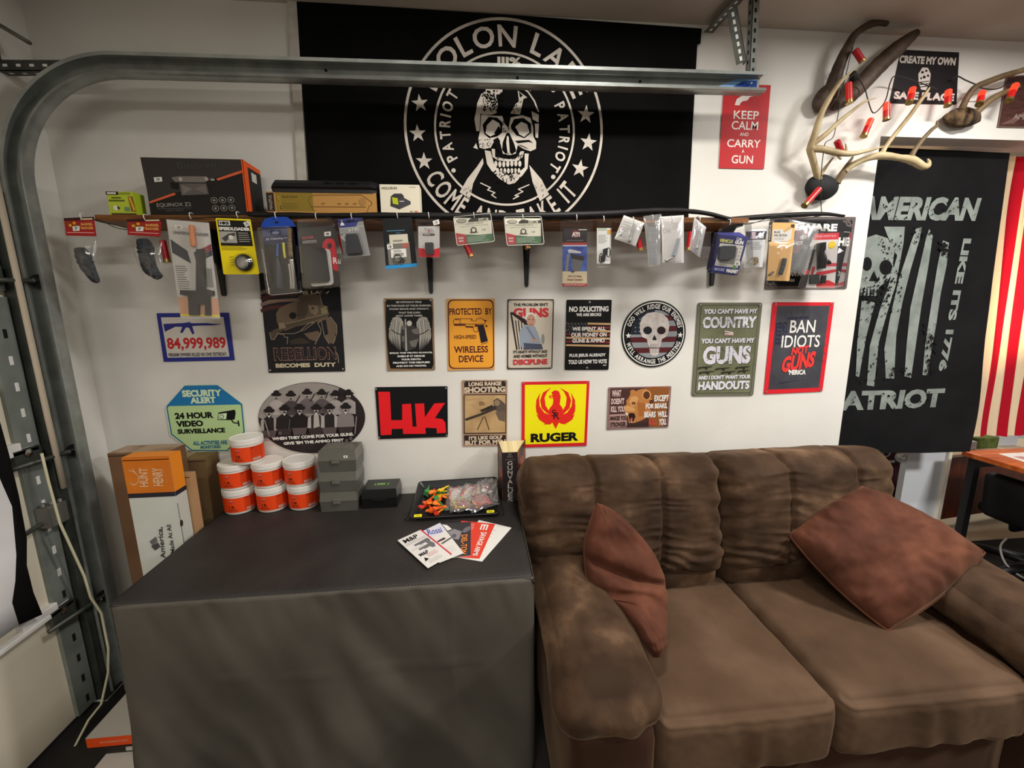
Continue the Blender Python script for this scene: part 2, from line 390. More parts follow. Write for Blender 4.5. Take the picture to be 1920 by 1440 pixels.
def perf_angle(name, parent, p0, p1, w, side, nrm, m, hole, pitch=.032):
    """slotted L-section between two points: one leg along `side`, the other along `nrm`"""
    b = B(); p0, p1 = Vector(p0), Vector(p1); t = (p1-p0).normalized()
    s = Vector(side); s = (s-t*s.dot(t)).normalized(); n = Vector(nrm); n = (n-t*n.dot(t)-s*n.dot(s)).normalized()
    th = .0025; L = (p1-p0).length
    for e, f in ((s, n), (n, s)):
        q = [p0, p0+e*w, p1+e*w, p1]; b.prism(q, f*th, m)
        k = pitch*.6
        while k < L-pitch*.3:
            c = p0+t*k+e*w*.5
            for sg in (-1, 1):
                o_ = f*(th+.0004 if sg > 0 else -.0004)
                b.face([c-t*.007-e*.004+o_, c+t*.007-e*.004+o_, c+t*.007+e*.004+o_, c-t*.007+e*.004+o_], hole)
            k += pitch
    return b.build(name, parent)
b = B(); b.box((-1.5195, -.185, .98), (.004, .09, 1.93), GALVD); b.box((-1.542, -.2185, .98), (.042, .004, 1.93), GALVD); b.build('jamb_plate', t)
perf_angle('hanger_strap', t, (1.034, -.172, 2.39), (1.022, -.172, 2.65), .026, (1, 0, 0), (0, 1, 0), GALV, HOLE)
perf_angle('diagonal_brace', t, (1.008, -.19, 2.43), (.955, -.19, 2.60), .035, (-1, .3, 0), (0, 1, 0), GALVD, WHITE, .024)
perf_angle('ceiling_brace', t, PZ(1336, 62, 2.62), PZ(1412, -20, 2.62), .035, (0, 0, 1), (-1, 0, 0), GALVD, WHITE, .03)
perf_angle('wall_angle', t, (-1.523, -.13, 2.335), (-1.24, -.13, 2.345), .032, (0, 0, 1), (0, 1, 0), GALVD, WHITE, .04)
b = B(); b.tube([(-1.52, -.15, 2.484), (-1.40, -.15, 2.412)], .013, C('#6b6a60', .5, .5), 10, flat=.5); b.box((-1.512, -.15, 2.40), (.02, .03, .07), GALVD); b.build('spring_bracket', t)
b = B()
cw = [PX(78, 850, -1.47), PX(90, 900, -1.465), PX(112, 980, -1.46), PX(158, 1080, -1.46), PX(170, 1120, -1.46), PX(190, 1150, -1.455), PX(203, 1215, -1.45), PX(203, 1260, -1.45), PX(190, 1320, -1.46), PX(166, 1350, -1.47), PX(140, 1400, -1.49), PX(150, 1428, -1.46), PX(180, 1438, -1.42)]
b.tube([cw[0]+(cw[1]-cw[0])*(i/2) for i in range(2)]+[cw[i].lerp(cw[i+1], f) for i in range(1, len(cw)-1) for f in (0, .5)]+[cw[-1]], .0042, C('#c9c3a4', .6), 8)
tag(b.build('sensor_cable'), 'thin cream cable running down the door track to the floor', 'cable')

# black and white banner hung on the inside of the door
b = B(); BLK = noisy('black_cloth', '#0d0d0e', '#151516', scale=5, rough=.85, bump=.25, bscale=14, spec=.15); WCL = noisy('white_cloth', '#d5d2d2', '#e6e4e4', scale=4, rough=.85, bump=.25, bscale=12, spec=.15)
rowL = [(-60, 700), (0, 900), (22, 950), (30, 1040), (28, 1090), (22, 1130), (35, 1172)]
rowR = [(-20, 720), (16, 850), (35, 930), (50, 1010), (50, 1060), (62, 1110), (79, 1152)]
rowF = [(-700, 700), (-700, 900), (-700, 1000), (-700, 1090), (-700, 1150), (-700, 1200), (-700, 1260)]
def dx(p, i, k): return PX(p[0], p[1], -1.50+.008*math.sin(i*1.7+k))
for i in range(len(rowL)-1):
    b.face([dx(rowL[i+1], i+1, 0), dx(rowR[i+1], i+1, 1), dx(rowR[i], i, 1), dx(rowL[i], i, 0)], BLK, True)
    zl0, zl1 = dx(rowL[i], i, 0), dx(rowL[i+1], i+1, 0)
    b.face([(-1.50, -1.6, zl1.z-.02), zl1, zl0, (-1.50, -1.6, zl0.z-.02)], WCL, True)
tag(b.build('banner', solid=.002, weld=True), 'white and black cloth banner hanging on the cream roll-up door', 'banner')

# ================================================================== TABLE WITH CLOTH
TX0, TX1, TY, TZ = -1.046, .163, -.645, .735
t = thing('folding_table', ((TX0+TX1)/2, TY/2, 0), 'four-foot folding table hidden under dark cloth left of the sofa', 'table')
b = B(); b.box(((TX0+TX1)/2, TY/2-.005, TZ-.025), (TX1-TX0-.03, -TY-.05, .04), C('#b9b6ae', .6)); b.build('tabletop', t, bevel=.006)
for x in (TX0+.1, TX1-.1):
    for y in (-.08, TY+.1):
        b = B(); b.tube([(x, y, 0), (x, y, TZ-.045)], .0125, C('#6d6d6d', .5, .6)); b.build('leg', t)
CLOTH = noisy('charcoal_tablecloth', '#48433c', '#534e46', scale=3, rough=.62, bump=.10, bscale=40, spec=.28)
MAT = None
def grip_mat():
    m = noisy('grip_mat_rubber', '#24211f', '#302c2a', scale=4, rough=.55, spec=.35); nt = m.node_tree; N = nt.nodes; L = nt.links
    tc = N.new('ShaderNodeTexCoord'); mp = N.new('ShaderNodeMapping'); mp.inputs['Rotation'].default_value = (0, 0, .785); L.new(tc.outputs['Object'], mp.inputs[0])
    ck = N.new('ShaderNodeTexVoronoi'); ck.inputs['Scale'].default_value = 150; ck.inputs['Randomness'].default_value = 0
    L.new(mp.outputs[0], ck.inputs['Vector'])
    bp = N.new('ShaderNodeBump'); bp.inputs['Strength'].default_value = .8; bp.inputs['Distance'].default_value = .003
    L.new(ck.outputs['Distance'], bp.inputs['Height']); L.new(bp.outputs[0], N['Principled BSDF'].inputs['Normal']); return m
GRIP = grip_mat()
def skirt(u, v):
    # u runs round the table: left side, front, right side; v: 0 hem .. 1 table edge
    z = .012+(TZ+.003-.012)*v
    per = [(TX0, -.01), (TX0, TY), (TX1, TY), (TX1, -.01)]; ls = [.635, TX1-TX0, .635]; d = u*sum(ls); i = 0
    while i < 2 and d > ls[i]: d -= ls[i]; i += 1
    a, c = Vector(per[i]), Vector(per[i+1]); t = (c-a).normalized(); n = Vector((t.y, -t.x)); p = a+t*d
    e = min(d, ls[i]-d); q = 1-v; w = q**.75
    s = u*2.48
    f = .060*w*noise.noise((s*3.1+q*.9, q*1.1, 2.3)) + .034*w*noise.noise((s*7.0-q*2.6, q*1.6, 7.7)) + .020*w + .010*w*noise.noise((s*15-q*4, q*3, 3.7))
    f += .012*math.exp(-((s-1.15-.55*q)/.05)**2)*q*(1.1-q)*3 - .010*math.exp(-((s-1.33-.62*q)/.07)**2)*q
    f += .009*math.exp(-q/.13)*noise.noise((s*24-q*6, q*3, 1.1)) * min(1, q*25)
    f += .0035*math.exp(-((s-1.59)/.004)**2)*q**.3 + .0025*math.exp(-((q-.36-.03*noise.noise((s*3, 0, 0)))/.006)**2)*(1 if .9 < s < 1.7 else 0)
    if i != 1: f *= .28
    k = 1-math.exp(-e/.03); return Vector((p.x+n.x*(f+.004)*(.5+.5*k), p.y+n.y*(f+.004)*(.5+.5*k), z))
b = B(); b.grid(skirt, 220, 48, CLOTH)
o = b.build('tablecloth', solid=.0015, label='charcoal cloth skirt hanging to the floor around the table', cat='tablecloth')
def matf(u, v):
    x = TX0-.004+(TX1+.016-TX0)*u; y = TY-.004+(-.004-TY)*v; z = TZ+.0055
    over = x-(TX1-.006)
    if over > 0: z -= over*1.1; x = TX1-.004+over*.55
    z -= max(0, .010-(y-(TY-.004)))*.55*(1+.4*noise.noise((x*6, 0, 3)))
    return Vector((x, y, z+.0008*noise.noise((x*5, y*5, 0))))
b = B(); b.grid(matf, 120, 40, GRIP)
b.build('grip_mat', solid=.004, label='black textured grip mat covering the table top', cat='table mat')

# ================================================================== SOFA
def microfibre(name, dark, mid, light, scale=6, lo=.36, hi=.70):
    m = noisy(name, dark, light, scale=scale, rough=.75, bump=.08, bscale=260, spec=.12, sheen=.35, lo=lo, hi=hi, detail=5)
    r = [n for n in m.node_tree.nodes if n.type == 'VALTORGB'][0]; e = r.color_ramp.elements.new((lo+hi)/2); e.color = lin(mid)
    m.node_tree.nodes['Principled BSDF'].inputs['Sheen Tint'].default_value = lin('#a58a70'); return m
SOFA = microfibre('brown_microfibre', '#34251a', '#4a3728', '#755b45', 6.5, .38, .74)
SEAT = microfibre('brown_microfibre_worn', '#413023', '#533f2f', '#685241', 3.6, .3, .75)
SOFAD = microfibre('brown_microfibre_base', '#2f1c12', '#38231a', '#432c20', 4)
def puff(b, c, half, r, m, R=None, bulge=None, disp=None, n=22, warp=None):
    """upholstered block: rounded box with crowned faces; disp(p, nrm) -> offset along the normal; warp(p) -> p"""
    c = Vector(c); h = Vector(half)
    if not isinstance(r, (tuple, list)): r = (r, r, r)
    core = Vector((max(h.x-r[0], 1e-4), max(h.y-r[1], 1e-4), max(h.z-r[2], 1e-4)))
    def pt(q):
        p = Vector((q[0]*h.x, q[1]*h.y, q[2]*h.z))
        inn = Vector((max(-core.x, min(core.x, p.x)), max(-core.y, min(core.y, p.y)), max(-core.z, min(core.z, p.z))))
        d = p-inn; d = Vector((d.x/r[0], d.y/r[1], d.z/r[2]))
        if d.length < 1e-6: d = Vector(q)
        d.normalize(); p = inn+Vector((d.x*r[0], d.y*r[1], d.z*r[2])); nr = Vector((d.x/r[0], d.y/r[1], d.z/r[2])).normalized()
        if bulge:
            for i in range(3):
                if bulge[i]:
                    o1, o2 = q[(i+1) % 3], q[(i+2) % 3]; p[i] += math.copysign(1, q[i])*bulge[i]*(1-o1*o1)*(1-o2*o2)*(abs(d[i])) if abs(q[i]) > .98 else 0
        if disp: p = p+nr*disp(p, nr)
        if warp: p = warp(p)
        if R is not None: p = R @ p
        return c+p
    def cur(t): return math.copysign(abs(t)**.8, t) if False else t
    for ax in range(3):
        for sg in (-1, 1):
            def fn(u, v, ax=ax, sg=sg):
                q = [0, 0, 0]; q[ax] = sg; q[(ax+1) % 3] = (2*u-1)*sg; q[(ax+2) % 3] = 2*v-1; return pt(q)
            b.grid(fn, n, n, m)
def nz(p, s, o=0): return noise.noise((p[0]*s+o, p[1]*s+o*1.3, p[2]*s-o))
SX0, SX1, SXM = .175, 1.71, .985
sofa = thing('loveseat', ((SX0+SX1)/2+.02, -.5, 0), 'brown microfibre two-seat sofa against the white wall', 'sofa')
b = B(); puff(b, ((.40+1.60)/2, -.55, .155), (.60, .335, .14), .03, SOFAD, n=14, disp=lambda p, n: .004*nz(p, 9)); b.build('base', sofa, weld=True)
b = B(); puff(b, ((SX0+SX1-.03)/2, -.135, .47), ((SX1-SX0-.03)/2, .10, .44), .07, SOFA, n=16, disp=lambda p, n: .006*nz(p, 7)); b.build('back_frame', sofa, weld=True)
def backdisp(seams, seed):
    def f(p, n):
        if n.y > .3: return 0
        x, z = p.x, p.z; d = .010*nz(p, 4, seed)
        for s in seams:
            du = x-s-.03*z; a = abs(du); d -= .020*math.exp(-(a/.010)**2)
            lo = .45+.55*max(0, min(1, .5-z*2.6))
            ph = z*150+nz((x*.6, 0, z*2), 9, seed)*7+du*18*(1 if du > 0 else -1)
            g = math.exp(-a/.075)*(1-math.exp(-(a/.006)**2)); d += .0050*lo*g*(1-abs(math.sin(ph*.5))*2)*(1+.8*nz(p, 14, seed))
        e = abs(.395-abs(x)); d += .0045*math.exp(-e/.10)*math.sin(z*85+nz(p, 8, seed)*5+abs(x)*40)
        d += .007*math.exp(-((z+.17)/.06)**2)*math.sin(x*26+z*140+nz(p, 6, seed)*6)*.6
        d += .005*nz((p.x*.9, p.y, p.z*2.8), 9, seed+3)+.0012*nz((p.x, p.y, p.z*2.5), 28, seed+5)
        return d
    return f
tilt = Matrix.Rotation(math.radians(-11), 3, 'X')
for (x0, x1, sd, sm) in ((.165, .955, 1, (-.13, .13)), (.955, 1.69, 5, (-.12, .17))):
    b = B(); puff(b, ((x0+x1)/2, -.27, .735), ((x1-x0)/2, .135, .228), (.065, .10, .075), SOFA, R=tilt, bulge=(0, .03, .006), disp=backdisp(sm, sd), n=110)
    o = b.build('back_cushion', sofa, weld=True)
    b = B(); puff(b, ((x0+x1)/2, -.305, .505), ((x1-x0)/2-.01, .10, .075), (.06, .07, .06), SOFA, bulge=(0, .015, 0), disp=lambda p, n: .006*nz(p, 8, sd)+.004*math.sin(p.x*55+nz(p, 6)*5)*max(0, -n.y), n=30); b.build('lumbar_roll', sofa, weld=True)
for (x0, x1, yf, sd) in ((.455, SXM, -.925, 2), (SXM, 1.60, -.925, 9)):
    def sdisp(p, n, sd=sd):
        d = .006*nz(p, 4.5, sd)+.003*nz(p, 11, sd)+.0012*nz((p.x, p.y*.5, p.z), 40, sd)
        e = .3-abs(p.x); d += .004*math.exp(-max(0, e)/.03)*math.sin(p.y*60+nz(p, 7, sd)*5)
        if n.y < -.25: d += .003*math.sin(p.x*45+nz(p, 5, sd)*6)*max(0, -n.y)
        k = n.z+n.y*.0; d -= .006*math.exp(-((n.z-.80)/.10)**2)*(1 if n.y < -.2 else 0); d += .003*math.exp(-((n.z-.55)/.12)**2)*(1 if n.y < -.2 else 0)
        return d
    b = B(); puff(b, ((x0+x1)/2, (yf-.33)/2, .385), ((x1-x0)/2-.003, (-.33-yf)/2, .10), (.035, .05, .045), SEAT, bulge=(0, .012, .014), disp=sdisp, n=72)
    b.build('seat_cushion', sofa, weld=True)
for (xc, wd, sd, sg) in ((.333, .137, 3, -1), (1.735, .15, 8, 1)):
    def adisp(p, n, sd=sd):
        fr = max(0, -p.y-.20)/.16
        d = .012*nz(p, 5, sd)+.004*nz(p, 12, sd)+.002*nz(p, 30, sd)
        d += .008*min(1, fr)*math.sin(p.x*62+nz(p, 6, sd)*4.5)*(.25+.75*max(0, -n.y))
        d += .006*math.exp(-((p.y-.22)/.05)**2)*math.sin(p.x*70+nz(p, 7, sd)*4)
        return d
    def awarp(p):
        q = Vector(p); q.z += .030*(p.y/.37)
        q.x *= 1+.10*max(0, -p.y/.37); return q
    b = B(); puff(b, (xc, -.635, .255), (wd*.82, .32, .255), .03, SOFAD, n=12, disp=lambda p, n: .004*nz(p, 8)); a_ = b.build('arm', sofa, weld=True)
    b = B(); puff(b, (xc, -.60, .555), (wd, .355, .078), (.085, .085, .076), SOFA, bulge=(.01, .012, .018), disp=adisp, n=64, warp=awarp); b.build('arm_pad', a_, weld=True)

# ------------------------------------------------------------------ throw pillows
PIL = microfibre('rust_suede', '#42251a', '#583325', '#744734', 7, .3, .75)
def pillow(name, corners, thick, nrm, m, seed, sag=None, label=None, group=None, pinch=.10):
    A, Bc, Cc, D = [Vector(c) for c in corners]; nrm = Vector(nrm).normalized()
    def surf(sg):
        def f(u, v):
            s, t = 2*u-1, 2*v-1
            uu = .5+.5*s*(1-pinch*(1-t*t)*0 - pinch*(1-t*t)*abs(s)**3*.9); vv = .5+.5*t*(1-pinch*(1-s*s)*abs(t)**3*.9)
            p = (A*(1-uu)+Bc*uu)*(1-vv)+(D*(1-uu)+Cc*uu)*vv
            e = max(0, (1-s**4)*(1-t**4)); h = thick*(e**.55)
            ed = max(abs(s), abs(t)); wr = .016*noise.noise((s*2.0+seed, t*2.0, seed))+.010*noise.noise((s*4.5+seed, t*4.5, 3.1))*ed+.004*noise.noise((s*10, t*10, seed))
            ang = math.atan2(t, s); wr += .005*math.sin(ang*17+noise.noise((s*3, t*3, seed))*5)*max(0, ed-.45)*2*min(1, (1-ed)*8)
            o = nrm*(sg*h+wr*min(1, e*3))
            if sag: o = o+sag(s, t)
            return p+o
        return f
    t = thing(name, sum((A, Bc, Cc, D), Vector())/4, label, 'pillow', group)
    b = B(); b.grid(surf(1), 46, 46, m); f2 = surf(-1); b.grid(lambda u, v: f2(1-u, v), 46, 46, m); b.build('pillow_cover', t, weld=True)
    f1 = surf(1); loop = [(k/46, 0) for k in range(46)]+[(1, k/46) for k in range(46)]+[(1-k/46, 1) for k in range(46)]+[(0, 1-k/46) for k in range(47)]
    b = B(); b.tube([f1(*q) for q in loop], .0042, m, 8); b.build('piping', t)
    return t
rows = [((1119, 943), (1127, 945), -.44, -.44), ((1107, 978), (1160, 966), -.47, -.47), ((1096, 1016), (1192, 997), -.50, -.50), ((1097, 1060), (1222, 1034), -.53, -.53), ((1101, 1102), (1241, 1074), -.56, -.57), ((1113, 1122), (1246, 1100), -.59, -.60), ((1150, 1128), (1246, 1140), -.63, -.65), ((1184, 1172), (1245, 1176), -.70, -.70), ((1205, 1206), (1242, 1204), -.745, -.74), ((1225, 1233), (1233, 1231), -.775, -.775)]
def bent_pillow(label):
    t = thing('throw_pillow', PY(1170, 1100, -.55), label, 'pillow')
    L_ = densify([PY(r[0][0], r[0][1], r[2]) for r in rows], 5); R_ = densify([PY(r[1][0], r[1][1], r[3]) for r in rows], 5); n = len(L_)-1
    fw = Vector((.12, -.85, .5)).normalized()
    def f(sg):
        def g(u, v):
            i = v*n; k = min(int(i), n-1); q = i-k; a_, c_ = L_[k].lerp(L_[k+1], q), R_[k].lerp(R_[k+1], q); p = a_.lerp(c_, u)
            w_ = (c_-a_).length; e = max(0, 1-(2*u-1)**4)**.5*min(1, v*6)**.5*min(1, (1-v)*8)**.5
            cr = v-(.30+.24*u); h = (.042+.010*math.sin(3*u))*e
            if sg > 0:
                h += e*(-.034*math.exp(-(cr/.024)**2)+.020*math.exp(-((cr-.085)/.06)**2)+.008*math.exp(-((cr+.08)/.05)**2))
                h += e*(.007*noise.noise((u*4, v*9, 1))+.004*noise.noise((u*9, v*16, 4))+.006*math.sin(v*75+u*5)*max(0, v-.72)*3-.018*math.exp(-((v-.63-.12*u)/.025)**2)*max(0, .55-u)*1.6)
            return p+fw*(h if sg > 0 else -.8*h)
        return g
    b = B(); b.grid(f(1), 40, 90, PIL); g2 = f(-1); b.grid(lambda u, v: g2(1-u, v), 20, 90, PIL); b.build('pillow_cover', t, weld=True)
    b = B(); g1 = f(1); b.tube([g1(0, k/60) for k in range(2, 46)], .0045, PIL, 8); b.tube([g1(1, k/60) for k in range(2, 60)], .004, PIL, 8); b.build('piping', t)
bent_pillow('rust brown throw pillow folded against the left arm of the sofa')
pillow('throw_pillow', [PY(1618, 912, -.40), PY(1846, 1036, -.60), PZ(1664, 1182, .50), PY(1480, 1004, -.43)], .088, (-.35, -.62, .70), PIL, 6.4,
       label='rust brown throw pillow lying against the right arm of the sofa', pinch=-.10)
# ================================================================== FLAGS
INK = noisy('flag_print_white', '#b5ada2', '#cfc7bc', scale=9, rough=.9, spec=.1)
FBLK = noisy('flag_black_cloth', '#070707', '#0d0d0d', scale=4, rough=.9, bump=.35, bscale=7, spec=.1)
a = Art(B(), (0.151, -.012, 2.25)); a.crop(540, 0, 2.4)
out = [a.m(p) for p in ((38, 5), (1000, 66), (1862, 128), (1856, 195), (1842, 200), (1824, 520), (1800, 1015), (96, 1015), (90, 790), (60, 330))]
a.k = 0; plate(a, list(reversed(out)), FBLK, .002); a.k = 1
c0, c1, c2, c3 = a.m((522, 580)), a.m((1417, 580)), a.m((661, 580)), a.m((1294, 580))
RO, RI_ = (c1[0]-c0[0])/2, (c3[0]-c2[0])/2; cx = (c0[0]+c1[0])/2; top = a.m((970, 78)); cy = top[1]-RO
a.ring(cx, cy, RO-.010, RO, INK, 96); a.ring(cx, cy, RI_-.008, RI_, INK, 80)
HL = RO-RI_
a.arc('MOLON LABE', cx, cy, RI_+HL*.14, HL*.64, math.radians(89), INK, bold=.02, span=math.radians(132))
a.arc('COME AND TAKE IT', cx, cy, RO-HL*.20, HL*.64, math.radians(266), INK, inside=True, bold=.02, span=math.radians(116))
a.arc('PATRIOT', cx, cy, RI_-.062, .042, math.radians(177), INK, bold=.03, span=math.radians(66), narrow=.8)
a.arc('PATRIOT', cx, cy, RI_-.062, .042, math.radians(-5), INK, bold=.03, span=math.radians(66), narrow=.8)
for p in ((745, 768), (1193, 407), (1193, 797), (770, 380)): a.pell(p[0], p[1], 10, 10, INK, 14)
for i, p in enumerate(((594, 466), (584, 602), (613, 727), (1340, 517), (1351, 642), (1313, 760))): a.pstar(p[0], p[1], 39, INK, .05*(i-2))
a.ptext('III%', 942, 258, 1048, 300, INK, .03)
a.crop(740, 130, 4.683)
for pl in (
  [(830, 150), (900, 140), (955, 150), (940, 215), (900, 225), (905, 330), (895, 385), (850, 402), (790, 400), (752, 390), (745, 545), (718, 545), (700, 440), (715, 370), (725, 300), (760, 220)],
  [(1080, 190), (1165, 250), (1130, 262), (1100, 400), (1060, 395), (1015, 390), (1060, 310), (1090, 280)],
  [(1200, 370), (1265, 400), (1262, 470), (1210, 440)], [(1230, 480), (1266, 480), (1258, 605), (1236, 600)], [(690, 690), (715, 650), (732, 705)],
  [(775, 780), (780, 830), (690, 1000), (660, 1140), (570, 1080), (640, 960), (720, 860)], [(1180, 840), (1290, 970), (1355, 1100), (1275, 1160), (1210, 990)],
  [(750, 138), (802, 138), (775, 172)], [(1165, 150), (1222, 150), (1190, 196)],
  [(760, 400), (850, 410), (945, 412), (965, 480), (1000, 520), (1018, 425), (1120, 405), (1192, 430), (1216, 520), (1216, 590), (1242, 640), (1240, 700), (1190, 722), (1130, 700), (1080, 670), (1062, 742), (1010, 757), (950, 742), (930, 660), (900, 620), (870, 640), (842, 690), (790, 702), (745, 690), (735, 610), (750, 540)],
  [(790, 712), (842, 722), (872, 832), (922, 905), (1000, 932), (1080, 912), (1142, 862), (1140, 742), (1177, 742), (1166, 872), (1122, 932), (1052, 1002), (1000, 1012), (920, 962), (850, 892), (810, 832)],
  [(850, 700), (880, 702), (882, 772), (1000, 792), (1066, 782), (1106, 722), (1136, 722), (1120, 775), (1080, 806), (990, 812), (900, 800), (860, 770)]):
    a.ppoly(pl, INK)
a.pline([(1100, 150), (1170, 200), (1225, 280), (1252, 350), (1262, 372)], 13, INK)
for k in range(7):
    a.pell(888+k*35, 832+4*math.sin(k), 14, 27, INK, 12); a.pell(905+k*31, 893, 12, 24, INK, 12)
a.pline([(755, 1000), (840, 1040), (815, 1060), (880, 1085), (850, 1105), (890, 1130)], 9, INK); a.pline([(1180, 1015), (1085, 1055), (1125, 1075), (1055, 1110), (1088, 1115), (1040, 1140)], 9, INK)
a.up()
for pl in ([(772, 490), (825, 420), (900, 428), (947, 470), (942, 560), (900, 592), (830, 607), (788, 572)], [(1018, 500), (1048, 440), (1130, 430), (1197, 480), (1197, 560), (1140, 607), (1070, 582), (1025, 530)],
           [(983, 560), (1006, 560), (1050, 660), (1067, 720), (1030, 750), (1000, 722), (975, 747), (943, 710), (950, 640)], [(1055, 630), (1180, 622), (1215, 650), (1180, 640), (1080, 652)], [(865, 622), (905, 600), (925, 630), (930, 740), (890, 700)], [(1090, 200), (1125, 235), (1100, 252)]):
    a.ppoly(pl, FBLK)
a.rough(150, (760, 190, 955, 370), FBLK, 10, 3); a.rough(40, (740, 610, 850, 690), FBLK, 5, 4); a.rough(60, (860, 890, 1120, 1000), FBLK, 8, 5); a.rough(40, (880, 690, 1130, 790), FBLK, 7, 8); a.rough(26, (950, 400, 1010, 560), FBLK, 7, 6); a.rough(14, (600, 1040, 690, 1130), FBLK, 6, 7); a.rough(14, (1230, 1000, 1330, 1140), FBLK, 6, 9)
a.rough(16, (1025, 280, 1110, 395), FBLK, 7, 19)
a.up()
for pl in ([(808, 500), (860, 448), (915, 480), (930, 520), (890, 572), (840, 597), (798, 570)], [(1058, 510), (1110, 468), (1160, 490), (1182, 560), (1135, 602), (1080, 572), (1058, 535)], [(985, 590), (1000, 600), (1010, 742), (990, 740), (978, 650)], [(1085, 660), (1120, 655), (1190, 700), (1150, 690)]):
    a.ppoly(pl, INK)
a.up(); a.ppoly([(870, 570), (912, 505), (928, 520), (890, 580)], FBLK); a.ppoly([(1036, 520), (1056, 512), (1090, 572), (1075, 586)], FBLK)
fl = a.b.build('flag', label='wide black flag with a white skull in two lettered rings', cat='flag')
b = B(); b.prism([PY(538, -6, -.011), PY(556, -4, -.011), PY(580, 425, -.011), PY(563, 425, -.011)][::-1], (0, .003, 0), noisy('canvas', '#b8b2a6', '#c9c4ba', scale=20, rough=.9)); b.build('header_strip', fl)

# black vertical flag in the opening
FGY = noisy('flag_print_grey', '#747b76', '#8d948e', scale=12, rough=.9, spec=.1)
a = Art(B(), (2.2, .10, 1.6), layer=.0025); a.crop(1560, 240, 2.3226)
tl, tr, br, bl = (1.775, 2.262), tuple(PY(1893, 287, .10)[i] for i in (0, 2)), tuple(PY(1822, 848, .10)[i] for i in (0, 2)), (1.775, .805)
def f2(u, v):
    l = Vector(bl).lerp(Vector(tl), v); r = Vector(br).lerp(Vector(tr), v); p = l.lerp(r, u); return Vector((p.x, .10, p.y))
F2B = noisy('flag_charcoal_cloth', '#121213', '#1a1a1b', scale=4, rough=.9, bump=.3, bscale=8, spec=.12)
a.b.grid(f2, 34, 60, F2B)
a.ptext('AMERICAN', 118, 300, 636, 404, FGY, .05, shear=.12)
a.ptext('PATRIOT', -16, 1140, 484, 1224, FGY, .05)
c = a.m((531, 778)); L_ = 1.0*math.dist(a.m((575, 490)), a.m((478, 1066))); h_ = .047
a.text('LIKE ITS 1776', c[0]-L_/2, c[1]-h_/2, c[0]+L_/2, c[1]+h_/2, FGY, .05, rot=-math.pi/2-.02)
for pl in ([(225, 430), (315, 430), (310, 500), (275, 690), (240, 800), (203, 930), (180, 1125), (150, 1120), (165, 950), (205, 800), (240, 700), (282, 560), (240, 470)],
           [(130, 750), (187, 760), (152, 900), (119, 1085), (105, 1080), (112, 930)],
           [(362, 440), (390, 430), (378, 490), (340, 620), (305, 760), (276, 900), (262, 1090), (228, 1090), (225, 960), (250, 830), (290, 660), (345, 490)],
           [(420, 440), (436, 470), (415, 620), (390, 760), (370, 880), (346, 1020), (335, 1087), (306, 1080), (318, 950), (340, 780), (372, 640), (407, 480)],
           [(480, 490), (507, 500), (497, 600), (472, 720), (452, 850), (430, 960), (410, 1077), (388, 1075), (400, 950), (415, 860), (432, 760), (457, 600)],
           [(70, 560), (110, 490), (190, 464), (240, 480), (272, 530), (264, 590), (272, 622), (240, 665), (205, 692), (195, 732), (110, 728), (90, 700), (70, 640)]): a.ppoly(pl, FGY)
a.up(); a.pell(232, 607, 27, 33, F2B, 14); a.pell(150, 592, 21, 30, F2B, 14); a.ppoly([(160, 665), (180, 622), (200, 668)], F2B)
for k in range(6): a.ppoly([(120+k*15, 700), (124+k*15, 700), (121+k*15, 731), (117+k*15, 731)], F2B)
a.rough(110, (200, 470, 300, 800), F2B, 6, 31, .6); a.rough(90, (110, 740, 230, 1110), F2B, 6, 32, .5); a.rough(60, (100, 640, 270, 760), F2B, 6, 36); a.rough(40, (395, 850, 450, 1070), F2B, 9, 33, .6); a.rough(18, (460, 490, 510, 560), F2B, 8, 34); a.rough(30, (185, 310, 630, 400), F2B, 5, 35); a.rough(20, (230, 1040, 345, 1090), F2B, 6, 37); a.rough(24, (60, 1145, 480, 1220), F2B, 5, 38); a.rough(16, (350, 430, 440, 520), F2B, 7, 39)
for i, p in enumerate(a.b.v):
    t_ = max(0, min(1, (1.75-p[2])/.95)); dy = .020*t_*noise.noise((p[0]*3.2+p[2]*1.6, p[2]*1.2, 4))+.008*noise.noise((p[0]*2.2, p[2]*1.1, 9)) - .01*t_*t_*math.sin((p[0]-p[2]*.7)*11)*.6
    a.b.v[i] = (p[0], p[1]+dy, p[2])
a.b.build('flag', label='tall black flag with grey skull stripes hanging in the wall opening', cat='flag')
# red and white striped flag beside it
def cloth(name, h):
    m = noisy(name, h, h, scale=3, rough=.85, bump=.4, bscale=30, spec=.15); nt = m.node_tree; N = nt.nodes; L = nt.links; bs = N['Principled BSDF']
    tr_ = N.new('ShaderNodeBsdfTranslucent'); tr_.inputs[0].default_value = lin(h); mx = N.new('ShaderNodeMixShader'); mx.inputs[0].default_value = .45
    L.new(bs.outputs[0], mx.inputs[1]); L.new(tr_.outputs[0], mx.inputs[2]); L.new(mx.outputs[0], N['Material Output'].inputs[0]); return m
FR, FW_, FB = cloth('flag_red', '#b3162a'), cloth('flag_white', '#e8d6b4'), cloth('flag_blue', '#22306a')
xt, xb = PY(1894, 287, .17).x, PY(1826, 820, .17).x
def f3(u, v):
    z = .835+(2.262-.835)*v; s = .62*u; x = xb+(xt-xb)*v**.8 + s
    return Vector((x+.012*noise.noise((s*6, z*2.2, 5)), .17+.018*noise.noise((s*9+z*.6, z*1.1, 2))+.008*math.sin(s*80+z*1.5), z+.01*noise.noise((s*7, 0, 0))*(1-v)))
